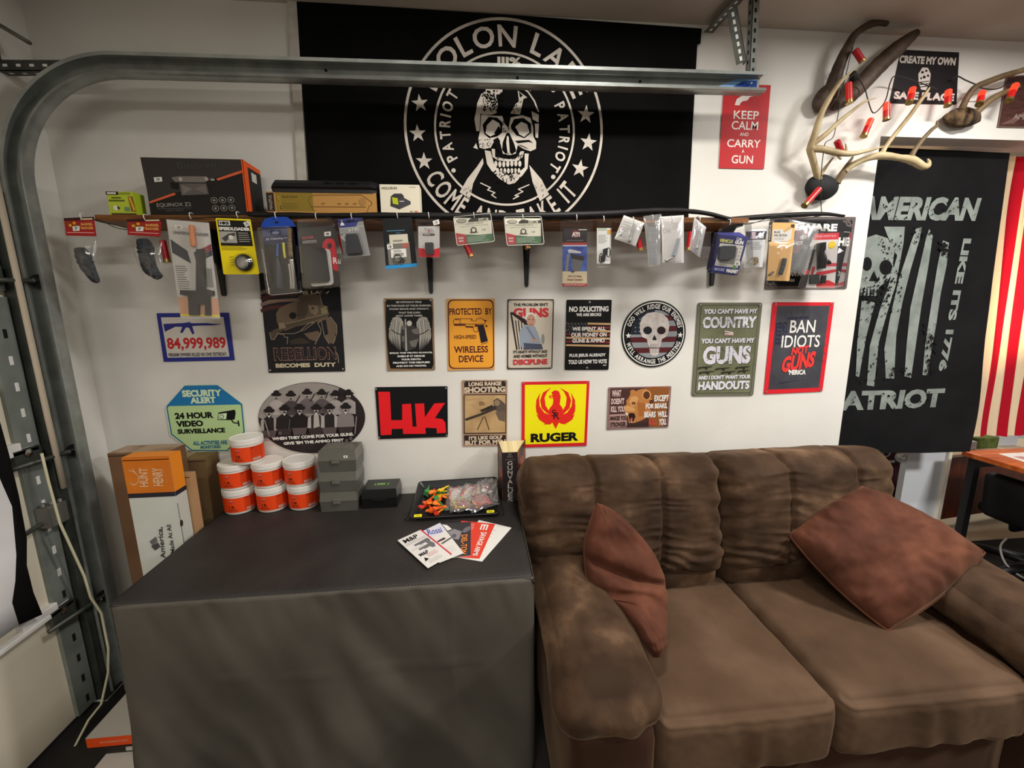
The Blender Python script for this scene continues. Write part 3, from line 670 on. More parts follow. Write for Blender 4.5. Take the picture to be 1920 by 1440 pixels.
def f3m(i, j):
    s = .62*(i+.5)/124; z = .835+1.427*(j+.5)/60
    if s < .03: return FW_
    k = int((s-.03)/.058)
    if s > .20 and z > 1.62: return FB
    return FR if k % 2 == 0 else FW_
b = B(); b.grid(f3, 124, 60, FR, mf=f3m); b.build('flag', label='red and white striped flag with blue canton hanging right of black flag', cat='flag')

# ================================================================== SIGNS ON THE WALL
def H(h): return C(h, .55, name='print_'+h.lstrip('#'), spec=.25)
SCR = C('#b9b9b4', .3, .8)
def sign(crop, quad, base, rad=.008, t=.0014, edge=None, y=-.004):
    c = [PY(crop[0]+p[0]/crop[2], crop[1]+p[1]/crop[2], y) for p in quad]
    a = Art(B(), sum(c, Vector())/len(c)); a.crop(*crop)
    plate(a, list(reversed(rr_px(a, quad, rad))) if False else rr_px(a, [quad[0], quad[3], quad[2], quad[1]], rad), base, t, edge); a.quad = quad; return a
def screws(a, pts, r=6):
    for p in pts: a.pell(p[0], p[1], r, r, SCR, 10)
def done(a, label, name='metal_sign', cat='sign', group=None): return a.b.build(name, label=label, cat=cat, group=group)
cA, cB, cC = (280, 530, 4.364), (690, 540, 4.085), (1040, 540, 3.556)
K, Wt = H('#0b0b0c'), H('#e6e3dd')
def pistol(a, pts, m): a.ppoly(pts, m)

# number sticker with rifle
a = sign(cA, [(58, 250), (648, 246), (697, 635), (117, 648)], H('#2a2f86'), .002)
q = [(95, 284), (606, 280), (656, 604), (150, 614)]; a.ppoly([q[0], q[3], q[2], q[1]], H('#d2ccc3')); a.up()
NV = H('#2b2f80'); RD = H('#c2272c')
a.ppoly([(115, 338), (280, 330), (330, 322), (345, 332), (470, 330), (520, 336), (602, 338), (520, 350), (400, 352), (352, 356), (370, 415), (352, 424), (326, 370), (300, 366), (272, 412), (252, 408), (270, 362), (215, 360), (128, 402)], NV)
a.ptext('84,999,989', 146, 448, 628, 556, RD, .02); a.ptext('FIREARM OWNERS KILLED NO ONE YESTERDAY.', 158, 573, 636, 602, H('#2a2838'), .02)
done(a, 'white and blue bordered sticker with rifle and red number 84,999,989', 'wall_sticker')

# tall soldier sign
cR = (480, 520, 7.578)
a = sign(cR, [(38, -60), (1180, -66), (1268, 1335), (180, 1358)], H('#1b1a1d'), .004)
S1, S2, S3, S4, S5 = H('#6b5a49'), H('#54483a'), H('#3a3129'), H('#8c7a64'), H('#4d2523')
for i in range(4):
    y = 200+i*85; a.ppoly([(62, y), (75, y+45), (200, y+5), (350, y-20), (600, y-30), (600, y-75), (340, y-60), (180, y-50)], S5 if i % 2 else H('#7c6256'))
a.up(); a.ppoly([(285, 520), (330, 440), (450, 380), (600, 330), (610, 260), (720, 235), (900, 250), (945, 400), (1010, 420), (1040, 520), (1000, 600), (840, 640), (560, 700), (420, 760), (340, 720), (300, 640)], S1)
a.ppoly([(990, 570), (1060, 560), (1150, 680), (1150, 780), (1120, 810), (1130, 900), (1080, 945), (1020, 920), (980, 830), (1030, 800), (1010, 700)], S1)
a.ppoly([(680, 800), (880, 760), (915, 800), (850, 910), (760, 880)], S1); a.ppoly([(480, 900), (640, 850), (780, 930), (640, 950), (490, 950)], S3)
a.up(); a.ppoly([(590, 360), (730, 330), (740, 470), (690, 590), (580, 610)], S2); a.ppoly([(610, 260), (900, 250), (930, 400), (760, 390), (640, 350)], S2); a.pell(525, 545, 52, 50, H('#15120f'), 16)
a.ppoly([(740, 400), (870, 400), (890, 480), (850, 540), (770, 500)], S4)
a.up(); a.ppoly([(195, 790), (260, 740), (300, 730), (420, 660), (560, 620), (1030, 505), (1045, 540), (800, 620), (560, 690), (400, 745), (310, 800), (250, 890), (210, 870)], S2); a.pell(810, 440, 22, 16, S3, 10); a.ppoly([(320, 650), (400, 640), (430, 720), (330, 735)], S4); a.ppoly([(915, 440), (1000, 410), (1020, 500), (940, 520)], H('#8f8a63'))
a.up(); LN = H('#a99a83')
for l in ([(300, 800), (540, 800), (700, 740), (830, 640), (760, 650), (640, 750)], [(920, 620), (880, 650), (925, 740), (920, 800), (840, 950)], [(930, 620), (975, 840), (1040, 945)], [(1060, 560), (1150, 680), (1150, 790), (1100, 940)], [(195, 780), (220, 880), (260, 885), (310, 800), (400, 815), (410, 850), (455, 850), (445, 950)], [(910, 250), (945, 400), (1020, 420)], [(430, 660), (800, 570), (1020, 515)]): a.pline(l, 7, LN)
a.ptext('REBELLION', 254, 990, 1142, 1180, H('#8d6f63'), .035); a.up(); a.ptext('REBELLION', 262, 1000, 1134, 1170, H('#2b1f20'), .012); a.up()
a.ptext('BECOMES  DUTY', 282, 1216, 1142, 1276, H('#cbbfa0'), .04); a.ptext("IS LAW", 660, 192, 1052, 238, H('#a89d83'), .04); a.pline([(1135, 1060), (1165, 1100), (1178, 1215)], 8, LN); screws(a, ((205, 1318), (1238, 1300)), 12)
done(a, 'tall black metal sign with rifleman over the words REBELLION BECOMES DUTY')

# winged knight sign
cW = (710, 550, 8)
a = sign(cW, [(75, 76), (815, 72), (848, 1150), (128, 1164)], H('#8d6f4d'), .006)
o = [(105, 95), (790, 92), (810, 300), (806, 700), (825, 1060), (800, 1130), (500, 1132), (180, 1128), (150, 1030), (120, 700), (105, 420)]; a.ppoly(list(reversed(o)), H('#0e0d0c')); a.up()
TX = H('#b8b4ab'); G1, G2, G3 = H('#a9a59c'), H('#6f6b65'), H('#3d3a37')
for t_, x0, x1, y in (('BE WITHOUT FEAR', 262, 650, 118), ('IN THE FACE OF YOUR ENEMIES.', 124, 790, 172), ('STAND BRAVE AND UPRIGHT,', 158, 758, 222), ('THAT THE LORD', 298, 628, 276), ('MAY LOVE THEE.', 262, 664, 322), ('SPEAK THE TRUTH ALWAYS,', 162, 806, 880), ('EVEN IF IT MEANS', 284, 694, 928), ('YOUR DEATH.', 336, 640, 976), ('PROTECT THE HELPLESS', 216, 768, 1024), ('AND DO NO WRONG.', 262, 720, 1074)):
    a.ptext(t_, x0, y, x1, y+27, TX if y < 800 else Wt, .04)
def lerp_path(P, f):
    f = min(.9999, max(0, f))*(len(P)-1); i = int(f); q = f-i; return (P[i][0]*(1-q)+P[i+1][0]*q, P[i][1]*(1-q)+P[i+1][1]*q)
G0, G4 = H('#cfcbc2'), H('#8d8982')
for sg, cx_ in ((-1, 468), (1, 472)):
    inner = [(366, 470), (342, 410), (302, 370), (252, 350), (216, 370), (194, 420), (176, 480), (162, 545)]; outer = [(332, 760), (332, 874), (300, 858), (264, 828), (236, 792), (206, 776), (184, 746), (156, 690)]
    mx = (lambda p: p) if sg < 0 else (lambda p: (2*470-p[0], p[1]))
    for k in range(22):
        f = k/21; st, en = lerp_path(inner, f), lerp_path(outer, f); md = ((st[0]+en[0])/2-22*(1-f)-8, (st[1]+en[1])/2)
        d = Vector((en[0]-st[0], en[1]-st[1])).normalized(); nn = (-d.y*9, d.x*9)
        a.ppoly([mx(p) for p in ((st[0]-nn[0], st[1]-nn[1]), (md[0]-nn[0]*.9, md[1]-nn[1]*.9), en, (md[0]+nn[0]*.5, md[1]+nn[1]*.5), (st[0]+nn[0], st[1]+nn[1]))], (G0, G2, G1, G4)[k % 4])
    a.ppoly([mx(p) for p in ((375, 440), (340, 375), (290, 352), (235, 356), (210, 395), (240, 400), (290, 400), (330, 440), (365, 480))], G1); a.up()
    a.pline([mx((190, 540)), mx((250, 590)), mx((320, 615))], 12, H('#0e0d0c')); a.up()
a.ppoly([(345, 500), (420, 460), (520, 480), (600, 540), (605, 700), (560, 820), (450, 860), (360, 820), (335, 640)], G3); a.up(); a.pell(462, 450, 38, 42, H('#c9c5bc'), 18); a.ppoly([(392, 385), (412, 385), (430, 865), (402, 865)], G1); a.ppoly([(340, 520), (400, 470), (430, 500), (380, 550)], G2); a.ppoly([(350, 640), (390, 640), (385, 730), (355, 720)], G2); a.ppoly([(490, 545), (590, 520), (600, 620), (520, 600)], G2); a.ppoly([(460, 720), (600, 680), (560, 800), (490, 800)], G2)
screws(a, ((100, 108), (778, 104), (146, 1138), (812, 1124)), 12)
done(a, 'black metal sign with kneeling winged knight between lines of text')

# orange pistol sign
a = sign(cW, [(1012, 80), (1740, 80), (1740, 1140), (1040, 1160)], H('#d9a15c'), .001)
def rring(a, quad, d, rad, m, inner):
    o = rr_px(a, [quad[0], quad[3], quad[2], quad[1]], rad); a.poly(o, m); a.up(); a.poly(inset(o, d), inner); a.up()
rring(a, [(1034, 92), (1724, 92), (1734, 1128), (1052, 1134)], .0045, .024, H('#45131a'), H('#eda233'))
BR = H('#4c131c')
a.ptext('PROTECTED  BY', 1058, 222, 1702, 322, BR, .012); a.ptext('HIGH-SPEED', 1132, 624, 1466, 684, BR, .012); a.ptext('WIRELESS', 1130, 790, 1642, 892, BR, .012); a.ptext('DEVICE', 1202, 930, 1570, 1032, BR, .012)
for l in ([(1126, 400), (1150, 382), (1400, 382), (1410, 416), (1420, 416), (1455, 416), (1470, 385), (1530, 372), (1575, 395), (1600, 430), (1590, 460)], [(1124, 400), (1124, 452), (1140, 484), (1310, 484)], [(1222, 376), (1222, 480)], [(1300, 480), (1310, 508), (1420, 512), (1425, 560), (1450, 580), (1490, 570), (1490, 510)], [(1140, 462), (1590, 460)], [(1390, 384), (1390, 416)], [(1536, 765), (1636, 735)], [(1150, 384), (1160, 400), (1175, 384), (1190, 402), (1205, 384)]): a.pline(l, 8, BR)
a.ppoly([(1136, 456), (1300, 454), (1300, 474), (1136, 478)][::-1], BR); a.ppoly([(1484, 475), (1575, 470), (1640, 715), (1535, 745)][::-1], H('#1d1720')); a.ppoly([(1440, 470), (1490, 468), (1490, 500), (1445, 502)][::-1], BR); a.ppoly([(1580, 395), (1632, 410), (1600, 425)][::-1], BR); a.ppoly([(1306, 492), (1420, 492), (1424, 512), (1310, 510)][::-1], BR); a.pell(1616, 490, 16, 16, BR, 10)
done(a, 'orange metal sign reading PROTECTED BY HIGH-SPEED WIRELESS DEVICE with pistol')

# rocking chair sign
a = sign(cB, [(1067, 86), (1425, 86), (1412, 618), (1065, 622)], H('#3a2320'), .006)
a.poly(inset(rr_px(a, [(1067, 86), (1065, 622), (1412, 618), (1425, 86)], .012), .005), H('#c9bfae')); a.up()
a.ptext("THE PROBLEM ISN'T", 1115, 116, 1380, 140, H('#22201f'), .035); a.ptext('GUNS', 1112, 152, 1384, 226, H('#c0343a'), .06); a.up()
DK = H('#2c1d1c')
for k in range(5): a.pline([(1108+k*22, 250), (1140+k*18, 470)], 8, DK)
a.pline([(1095, 190), (1140, 470)], 12, DK); a.ppoly([(1098, 180), (1240, 260), (1335, 450), (1310, 455), (1230, 300), (1100, 200)], DK); a.up()
a.ppoly([(1160, 330), (1200, 280), (1275, 290), (1300, 340), (1330, 450), (1230, 470), (1165, 450)], H('#8f99a6')); a.ppoly([(1190, 420), (1330, 430), (1340, 470), (1200, 472)], H('#474d5e')); a.up()
a.pell(1245, 225, 42, 38, H('#d6d1cb'), 18); a.up(); a.pell(1248, 248, 34, 48, H('#b98e78'), 18); a.pell(1270, 395, 22, 16, H('#b98e78'), 10); a.pell(1340, 390, 12, 40, H('#8c8f86'), 10); a.up(); a.pell(1234, 240, 5, 4, DK, 8); a.pell(1262, 242, 5, 4, DK, 8); a.pline([(1235, 278), (1260, 280)], 4, H('#7b4a40')); a.pline([(1220, 300), (1275, 390)], 14, H('#6f7a92'))
a.ptext("IT'S HEARTS WITHOUT GOD", 1112, 476, 1374, 498, DK, .03); a.ptext('AND HOMES WITHOUT', 1112, 508, 1374, 532, DK, .03); a.ptext('DISCIPLINE', 1112, 544, 1374, 586, H('#c0343a'), .05); screws(a, ((1084, 102), (1414, 102), (1078, 608), (1402, 608)))
done(a, 'pale metal sign with old woman in a rocking chair holding a rifle')

# no soliciting sign
a = sign(cB, [(1520, 90), (1868, 90), (1842, 626), (1506, 628)], K, .006)
a.up(); FR1, FR2 = H('#7b2a2e'), H('#c79f72')
for k in range(7): a.ppoly([(1520-k*.6, 262+k*28), (1520-k, 276+k*28), (1856-k*1.4, 284+k*28), (1858-k*1.4, 268+k*28)], FR2 if k % 2 == 0 else FR1)
a.up(); a.ppoly([(1522, 262), (1522, 350), (1682, 348), (1682, 262)], H('#23242c')); a.up()
for i in range(6):
    for j in range(4): a.pstar(1535+i*26+(j % 2)*8, 274+j*22, 6, H('#8e8478'))
for t_, x0, x1, y0, y1 in (('NO SOLICITING', 1540, 1842, 140, 182), ('WE ARE BROKE', 1594, 1786, 192, 216), ('WE SPENT ALL', 1564, 1820, 298, 326), ('OUR MONEY ON', 1556, 1826, 342, 374), ('GUNS & AMMO', 1564, 1812, 388, 418), ('PLUS JESUS ALREADY', 1542, 1820, 502, 532), ('TOLD US HOW TO VOTE', 1534, 1828, 548, 580)): a.ptext(t_, x0, y0, x1, y1, Wt, .03)
a.rect(*(a.m((1798, 594))), *(a.m((1824, 588))), Wt); screws(a, ((1698, 108), (1678, 610)), 8)
done(a, 'black metal sign reading NO SOLICITING above a faded flag')

# round sign
cP = (1155, 555, 9.929)
a = Art(B(), PY(1225, 628, -.004)); a.crop(*cP); c = a.m((702, 712)); R_ = (a.m((1300, 712))[0]-a.m((104, 712))[0])/2
a.k = 0; plate(a, [(c[0]+R_*math.cos(2*math.pi*k/64), c[1]+R_*math.sin(2*math.pi*k/64)) for k in range(64)], K, .0014); a.k = 1
a.ring(c[0], c[1], R_*.925, R_*.955, Wt, 64)
Q = R_*.72
for k in range(9):
    y0, y1 = -Q+2*Q*k/9, -Q+2*Q*(k+1)/9; m_ = H('#8a8f92') if k % 2 == 0 else H('#541b20'); pts = []
    for i in range(9): y = y0+(y1-y0)*i/8; pts.append((c[0]+math.sqrt(max(0, Q*Q-y*y)), c[1]+y))
    for i in range(9): y = y1+(y0-y1)*i/8; pts.append((c[0]-math.sqrt(max(0, Q*Q-y*y)), c[1]+y))
    if math.dist(pts[0], pts[8]) > 1e-5: a.poly(pts, m_)
a.up(); a.poly([(c[0]+Q*math.cos(t_), c[1]+Q*math.sin(t_)) for t_ in [math.pi/2+k*math.pi/2/12 for k in range(13)]]+[(c[0], c[1])], H('#1d2430')); a.up()
for i in range(5):
    for j in range(5):
        if i*i+j*j < 20: a.star(c[0]-Q*(.12+.17*i), c[1]+Q*(.12+.17*j), Q*.05, H('#7f878c'))
a.up(); SK = noisy('skull_print', '#b9ada6', '#d6cdc8', scale=30, rough=.5)
a.ppoly([(440, 520), (480, 400), (580, 320), (720, 295), (860, 330), (960, 420), (990, 540), (970, 680), (930, 760), (850, 800), (830, 900), (800, 960), (620, 960), (590, 900), (570, 800), (480, 760), (445, 660)], SK)
a.ppoly([(620, 975), (800, 975), (790, 1080), (740, 1120), (680, 1120), (630, 1080)], SK); a.up()
a.pell(585, 640, 82, 74, H('#1b1d26'), 20); a.pell(840, 640, 80, 74, H('#2a1518'), 20); a.ppoly([(710, 720), (670, 810), (700, 830), (712, 810), (726, 830), (755, 808)], H('#1d1818'))
for k in range(6): a.ppoly([(640+k*27, 890), (640+k*27, 1060), (646+k*27, 1060), (646+k*27, 890)], H('#4a4042'))
a.up(); a.arc('GOD WILL JUDGE OUR ENEMIES', c[0], c[1], R_*.755, R_*.135, math.radians(88), Wt, bold=.025, span=math.radians(150)); a.arc("WE'LL ARRANGE THE MEETING", c[0], c[1], R_*.89, R_*.135, math.radians(270), Wt, inside=True, bold=.025, span=math.radians(148))
a.pstar(226, 738, 56, Wt, -.05); a.pstar(1190, 726, 56, Wt, .05)
done(a, 'round black metal sign with pale skull over a flag and ring lettering')

# country / guns sign
qd = [(955, 97), (1386, 97), (1324, 718), (912, 722)]
a = sign(cC, qd, H('#6b6a58'), .012, .004); OL = noisy('olive_print', '#67684c', '#74765a', scale=14, rough=.5)
rring(a, [(976, 114), (1364, 114), (1306, 700), (936, 703)], .002, .012, H('#1d1c17'), OL)
for t_, x0, x1, y0, y1, bo in (("YOU CAN'T HAVE MY", 994, 1352, 138, 172, .05), ('COUNTRY', 986, 1346, 190, 268, .06), ("YOU CAN'T HAVE MY", 976, 1332, 334, 368, .05), ('GUNS', 988, 1306, 386, 508, .07), ("AND I DON'T WANT YOUR", 957, 1306, 580, 608, .05), ('HANDOUTS', 956, 1298, 620, 678, .06)):
    a.ptext(t_, x0+3, y0+4, x1+3, y1+4, H('#26251d'), bo); 
a.up()
for t_, x0, x1, y0, y1, bo in (("YOU CAN'T HAVE MY", 994, 1352, 138, 172, .045), ('COUNTRY', 986, 1346, 190, 268, .05), ("YOU CAN'T HAVE MY", 976, 1332, 334, 368, .045), ('GUNS', 988, 1306, 386, 508, .06), ("AND I DON'T WANT YOUR", 957, 1306, 580, 608, .045), ('HANDOUTS', 956, 1298, 620, 678, .05)):
    a.ptext(t_, x0, y0, x1, y1, H('#dcd9e2'), bo)
a.up(); a.rough(50, (985, 195, 1340, 265), OL, 5, 51); a.rough(50, (990, 390, 1300, 505), OL, 6, 52); a.rough(30, (956, 622, 1298, 676), OL, 4, 53)
for k in range(4): a.ppoly([(1128, 284+k*9), (1130, 289+k*9), (1190, 301+k*5), (1186, 294+k*5)], H('#b98a86') if k % 2 else Wt)
GN = H('#2a291f')
for (x, y, s) in ((955, 528, 1), (1070, 536, 1), (1205, 528, 1), (960, 560, 1.1), (1110, 560, 1.0), (1220, 552, .8)): a.ppoly([(x, y), (x+30*s, y-4), (x+95*s, y-8), (x+95*s, y-4), (x+60*s, y+1), (x+62*s, y+14), (x+52*s, y+14), (x+46*s, y+4), (x+25*s, y+4), (x, y+14)][::-1], GN)
screws(a, ((972, 112), (1368, 112), (930, 706), (1306, 704)), 6)
done(a, 'large olive green metal sign about country, guns and handouts')

# red bordered sign
a = sign(cC, [(1456, 95), (1864, 95), (1785, 690), (1395, 708)], H('#d8202c'), .006, .003)
a.ppoly([(1484, 118), (1424, 678), (1762, 664), (1834, 118)], noisy('slate_print', '#3b3a40', '#48474e', scale=10, rough=.5)); a.up()
NB = H('#2a2b3d')
a.ppoly([(1478, 232), (1466, 385), (1540, 380), (1550, 225)], NB); a.ppoly([(1545, 196), (1700, 186), (1700, 204), (1560, 212)], NB); a.ppoly([(1494, 630), (1710, 606), (1590, 622), (1500, 640)], NB); a.up()
for i in range(3):
    for j in range(5): a.pstar(1492+i*22-j*2, 250+j*26, 5, H('#73737c'))
for k in range(26):
    t_ = k*2*math.pi/26; a.pline([(1640+130*math.cos(t_), 380+175*math.sin(t_)), (1640+175*math.cos(t_), 380+240*math.sin(t_))], 3, H('#525158'))
a.up(); a.ptext('BAN', 1568, 214, 1736, 298, Wt, .0); a.ptext('IDIOTS', 1512, 314, 1766, 396, Wt, .0); a.up(); R2 = H('#e23a35')
a.ptext('NOT', 1578, 390, 1690, 440, R2, .05, shear=.2, rot=.12); a.ptext('GUNS', 1514, 440, 1732, 545, R2, .045, shear=.25, rot=.16); a.ptext("'MERICA", 1556, 544, 1672, 578, Wt, .05); screws(a, ((1474, 106), (1846, 106), (1410, 692), (1772, 680)), 6)
done(a, 'slate grey metal sign with red border reading BAN IDIOTS NOT GUNS')

# octagon security sign
oc = [(290, 838), (558, 832), (768, 996), (790, 1225), (645, 1386), (345, 1384), (170, 1245), (130, 1018)]
a = Art(B(), PY(280+460/4.364, 530+1110/4.364, -.004)); a.crop(*cA); o = [a.m(p) for p in reversed(oc)]
a.k = 0; plate(a, o, H('#cfe3c2'), .0014); a.k = 1; a.poly(inset(o, .004), H('#1d6596')); a.up(); a.poly(inset(o, .009), H('#bcd99a')); a.up()
a.ppoly([(290, 842), (140, 1010), (766, 996), (558, 838)], H('#1f77b0')); a.up(); LG = H('#d9f0c4')
a.ptext('SECURITY', 268, 876, 592, 932, LG, .05); a.ptext('ALERT', 336, 936, 544, 986, LG, .05)
a.ptext('24 HOUR', 210, 1060, 526, 1112, K, .045); a.ptext('VIDEO', 220, 1128, 442, 1178, K, .045); a.ptext('SURVEILLANCE', 232, 1192, 622, 1232, K, .04); a.ptext('ALL ACTIVITIES ARE', 358, 1292, 640, 1326, H('#2a6f93'), .03); a.ptext('MONITORED', 420, 1330, 588, 1356, H('#2a6f93'), .03)
a.ppoly([(566, 1062), (700, 1038), (708, 1062), (700, 1118), (660, 1124), (560, 1122)][::-1], K); a.up(); a.ppoly([(568, 1074), (636, 1066), (630, 1116), (568, 1116)][::-1], LG); a.pline([(672, 1118), (690, 1144), (726, 1150)], 10, K); a.pline([(728, 1130), (736, 1170)], 12, K); a.up(); a.pell(594, 1096, 18, 18, K, 16); a.up(); a.pell(594, 1096, 13, 13, LG, 16)
done(a, 'blue and pale green octagonal security alert sign with camera drawing')

# oval group photograph
cO = (480, 710, 9.143)
a = Art(B(), PY(584, 780, -.004)); a.crop(*cO); el = [(955+915*math.cos(t_)+ -6*math.sin(t_), 668+606*math.sin(t_)) for t_ in [k*2*math.pi/64 for k in range(64)]]
a.k = 0; plate(a, [a.m(p) for p in reversed(el)], H('#2a2223'), .0014); a.k = 1
cl = lambda p: (955+max(-905, min(905, p[0]-955)), p[1])
up_ = [(955+905*math.cos(t_), 668+598*math.sin(t_)) for t_ in [math.pi+k*math.pi/40 for k in range(28)]]
a.ppoly([p for p in reversed(up_)]+[(60, 668), (300, 800), (1250, 560)], H('#9a928d')); a.up()
HT, FC, FD = H('#1e1819'), H('#b9b0ab'), H('#4a4142')
for i, (x, y, m_) in enumerate(((350, 290, '#b3aaa6'), (600, 295, '#4b4344'), (880, 260, '#6b6263'), (1130, 265, '#5b5354'), (1365, 285, '#a8a09c'), (1590, 270, '#a59d99'))):
    a.ppoly([(x-125, y+330), (x-110, y+130), (x-40, y+80), (x+40, y+80), (x+120, y+130), (x+125, y+330)][::-1], H(m_)); a.up(); a.pell(x, y+12, 40, 62, FC, 16); a.up(); a.pell(x, y-20, 92, 34, HT, 20); a.pell(x, y-50, 52, 44, HT, 16); a.pell(x, y+48, 26, 18, FD, 10); a.pell(x-16, y+14, 8, 6, FD, 8); a.pell(x+16, y+14, 8, 6, FD, 8)
for l in ([(690, 400), (760, 285)], [(940, 380), (1015, 250)], [(1200, 330), (1245, 220)]): a.pline(l, 16, HT)
a.up()
for i, (x, y, m_, sl) in enumerate(((235, 560, '#262021', '#a69d99'), (500, 525, '#241e1f', '#241e1f'), (760, 510, '#1f191a', '#1f191a'), (1045, 510, '#332c2d', '#b3aba6'), (1275, 500, '#292324', '#b3aba6'), (1550, 490, '#857c7a', '#857c7a'))):
    a.ppoly([(x-150, y+330), (x-140, y+150), (x-50, y+80), (x+50, y+80), (x+135, y+140), (x+150, y+320)][::-1], H(sl)); a.up(); a.ppoly([(x-85, y+330), (x-90, y+120), (x-30, y+75), (x+30, y+75), (x+80, y+120), (x+85, y+330)][::-1], H(m_)); a.ppoly([(x-130, y+330), (x+130, y+320), (x+100, y+440), (x-100, y+450)][::-1], H('#5b4f50') if i % 2 == 0 else H('#3a3031')); a.up()
    if i == 3: a.ppoly([(x-45, y+330), (x-40, y+90), (x+40, y+90), (x+60, y+300)][::-1], H('#b5ada8'))
    a.ppoly([(x-22, y+72), (x+22, y+72), (x, y+108)][::-1], Wt); a.pell(x, y+14, 42, 64, FC, 16); a.up(); a.pell(x, y-18, 96, 40, HT, 20); a.pell(x, y-46, 56, 46, HT, 16); a.pell(x, y+46, 24, 18, HT, 10); a.pell(x-16, y+12, 8, 6, FD, 8); a.pell(x+16, y+12, 8, 6, FD, 8)
a.pline([(170, 700), (250, 960)], 20, H('#8c837f')); a.pline([(1735, 640), (1710, 930)], 18, H('#8c837f')); a.pline([(600, 690), (585, 860)], 16, H('#5d5455'))
a.up(2); a.ptext('WHEN THEY COME FOR YOUR GUNS.', 292, 950, 1690, 1004, Wt, .06, rot=.026); a.ptext("GIVE 'EM THE AMMO FIRST", 490, 1040, 1520, 1092, Wt, .06, rot=.026)
for p in ((435, 920), (1568, 1046), (1640, 1012)): a.pell(p[0], p[1], 26, 26, H('#77706d'), 14); a.up(); a.pell(p[0], p[1], 11, 11, HT, 10)
done(a, 'oval metal sign with black and white photograph of hatted riflemen')

# black and red letters sign
a = sign(cB, [(53, 760), (609, 752), (612, 1140), (80, 1158)], K, .005); RE = H('#ee1c25')
hk = [(78, 795), (168, 795), (178, 1012), (262, 1012), (262, 890), (330, 886), (342, 1062), (372, 1062), (360, 886), (430, 884), (436, 990), (508, 884), (590, 880), (512, 996), (570, 1004), (592, 1030), (598, 1110), (528, 1112), (526, 1074), (440, 1070), (442, 1116), (270, 1118), (266, 1078), (182, 1080), (180, 1124), (98, 1128)]
a.ppoly(hk[::-1], RE); screws(a, ((62, 774), (597, 766), (86, 1145), (602, 1128)), 7)
done(a, 'black metal sign with large red block letters HK')

# long range sign
a = sign(cB, [(718, 706), (1068, 704), (1064, 1206), (726, 1213)], H('#a98a72'), .005); SB = H('#2f211e'); SA = noisy('sand_print', '#a5845c', '#c9a877', scale=10, rough=.5)
a.ppoly([(736, 714), (740, 804), (1052, 800), (1056, 712)], SB); a.ppoly([(736, 1128), (738, 1200), (1054, 1194), (1056, 1126)], SB); a.ppoly([(732, 816), (734, 1118), (1058, 1114), (1060, 812)], SB); a.up()
a.ppoly([(740, 822), (742, 1110), (1052, 1106), (1054, 820)], SA); a.up()
for t_, x0, x1, y0, y1 in (('LONG RANGE', 770, 1022, 718, 750), ('SHOOTING', 736, 1052, 756, 800), ("IT'S LIKE GOLF", 772, 1028, 1132, 1160), ('BUT FOR MEN', 744, 1052, 1164, 1198)): a.ptext(t_, x0, y0, x1, y1, H('#d8c3aa'), .045)
a.ppoly([(850, 870), (870, 866), (895, 880), (890, 900), (850, 900)], H('#8a6d4c')); a.ppoly([(745, 850), (960, 830), (960, 842), (750, 866)], H('#b9986a'))
a.ppoly([(960, 860), (990, 842), (1020, 860), (1052, 890), (1052, 960), (1000, 960), (965, 920)], H('#5d5046')); a.ppoly([(975, 950), (1052, 940), (1050, 1025), (1000, 1010)], H('#6b5c4e')); a.pell(988, 880, 22, 24, H('#8f7963'), 12); a.up()
a.ppoly([(742, 1000), (750, 1018), (870, 975), (980, 930), (990, 905), (960, 905), (860, 960)], H('#3c332c')); a.ppoly([(858, 935), (870, 950), (960, 908), (950, 895)], H('#2b2521')); a.pline([(885, 985), (838, 1085)], 6, H('#3c332c')); a.pline([(895, 985), (928, 1085)], 6, H('#3c332c')); screws(a, ((738, 722), (1054, 720), (740, 1198)), 6)
done(a, 'sand coloured metal sign with sniper and bipod rifle')

# yellow phoenix sign
a = sign(cB, [(1178, 720), (1697, 712), (1675, 1208), (1177, 1222)], H('#d81f2a'), .003, .003)
a.ppoly([(1202, 742), (1200, 1198), (1655, 1184), (1675, 735)], H('#f6e90f')); a.up(); RP = H('#e5291f'); YW = H('#f6e90f')
def wing(sg):
    X = lambda x: 1437+sg*(x-1437)
    for pl in ([(1405, 762), (1340, 800), (1318, 860), (1330, 920), (1372, 960), (1400, 965), (1360, 900), (1352, 840), (1372, 795)],
               [(1320, 800), (1288, 860), (1290, 930), (1330, 985), (1392, 1000), (1400, 975), (1350, 955), (1315, 905), (1310, 850)],
               [(1284, 880), (1288, 945), (1318, 1000), (1390, 1022), (1396, 1000), (1335, 985), (1300, 940)],
               [(1288, 962), (1310, 1008), (1350, 1035), (1400, 1030), (1395, 1012), (1330, 1000)]): a.ppoly([(X(p[0]), p[1]) for p in pl][::(-1 if sg > 0 else 1)], RP)
wing(1); wing(-1)
a.ppoly([(1405, 800), (1430, 782), (1462, 790), (1476, 830), (1468, 890), (1490, 920), (1500, 980), (1530, 1010), (1500, 1020), (1520, 1045), (1480, 1040), (1462, 1030), (1437, 1080), (1412, 1030), (1395, 1045), (1345, 1045), (1372, 1022), (1345, 1010), (1380, 990), (1385, 930), (1415, 890), (1420, 850), (1386, 840), (1390, 822), (1415, 822)][::-1], RP); a.up()
a.ppoly([(1396, 826), (1416, 838), (1420, 846), (1400, 838)][::-1], YW); a.ptext('R', 1420, 950, 1468, 1006, H('#3a1512'), .0); a.ptext('S', 1406, 932, 1442, 984, H('#3a1512'), -.01); a.ptext('RUGER', 1246, 1108, 1612, 1176, K, .07)
screws(a, ((1190, 730), (1684, 722), (1188, 1210), (1664, 1196)), 6)
done(a, 'yellow square metal sign with a red phoenix emblem and red border')

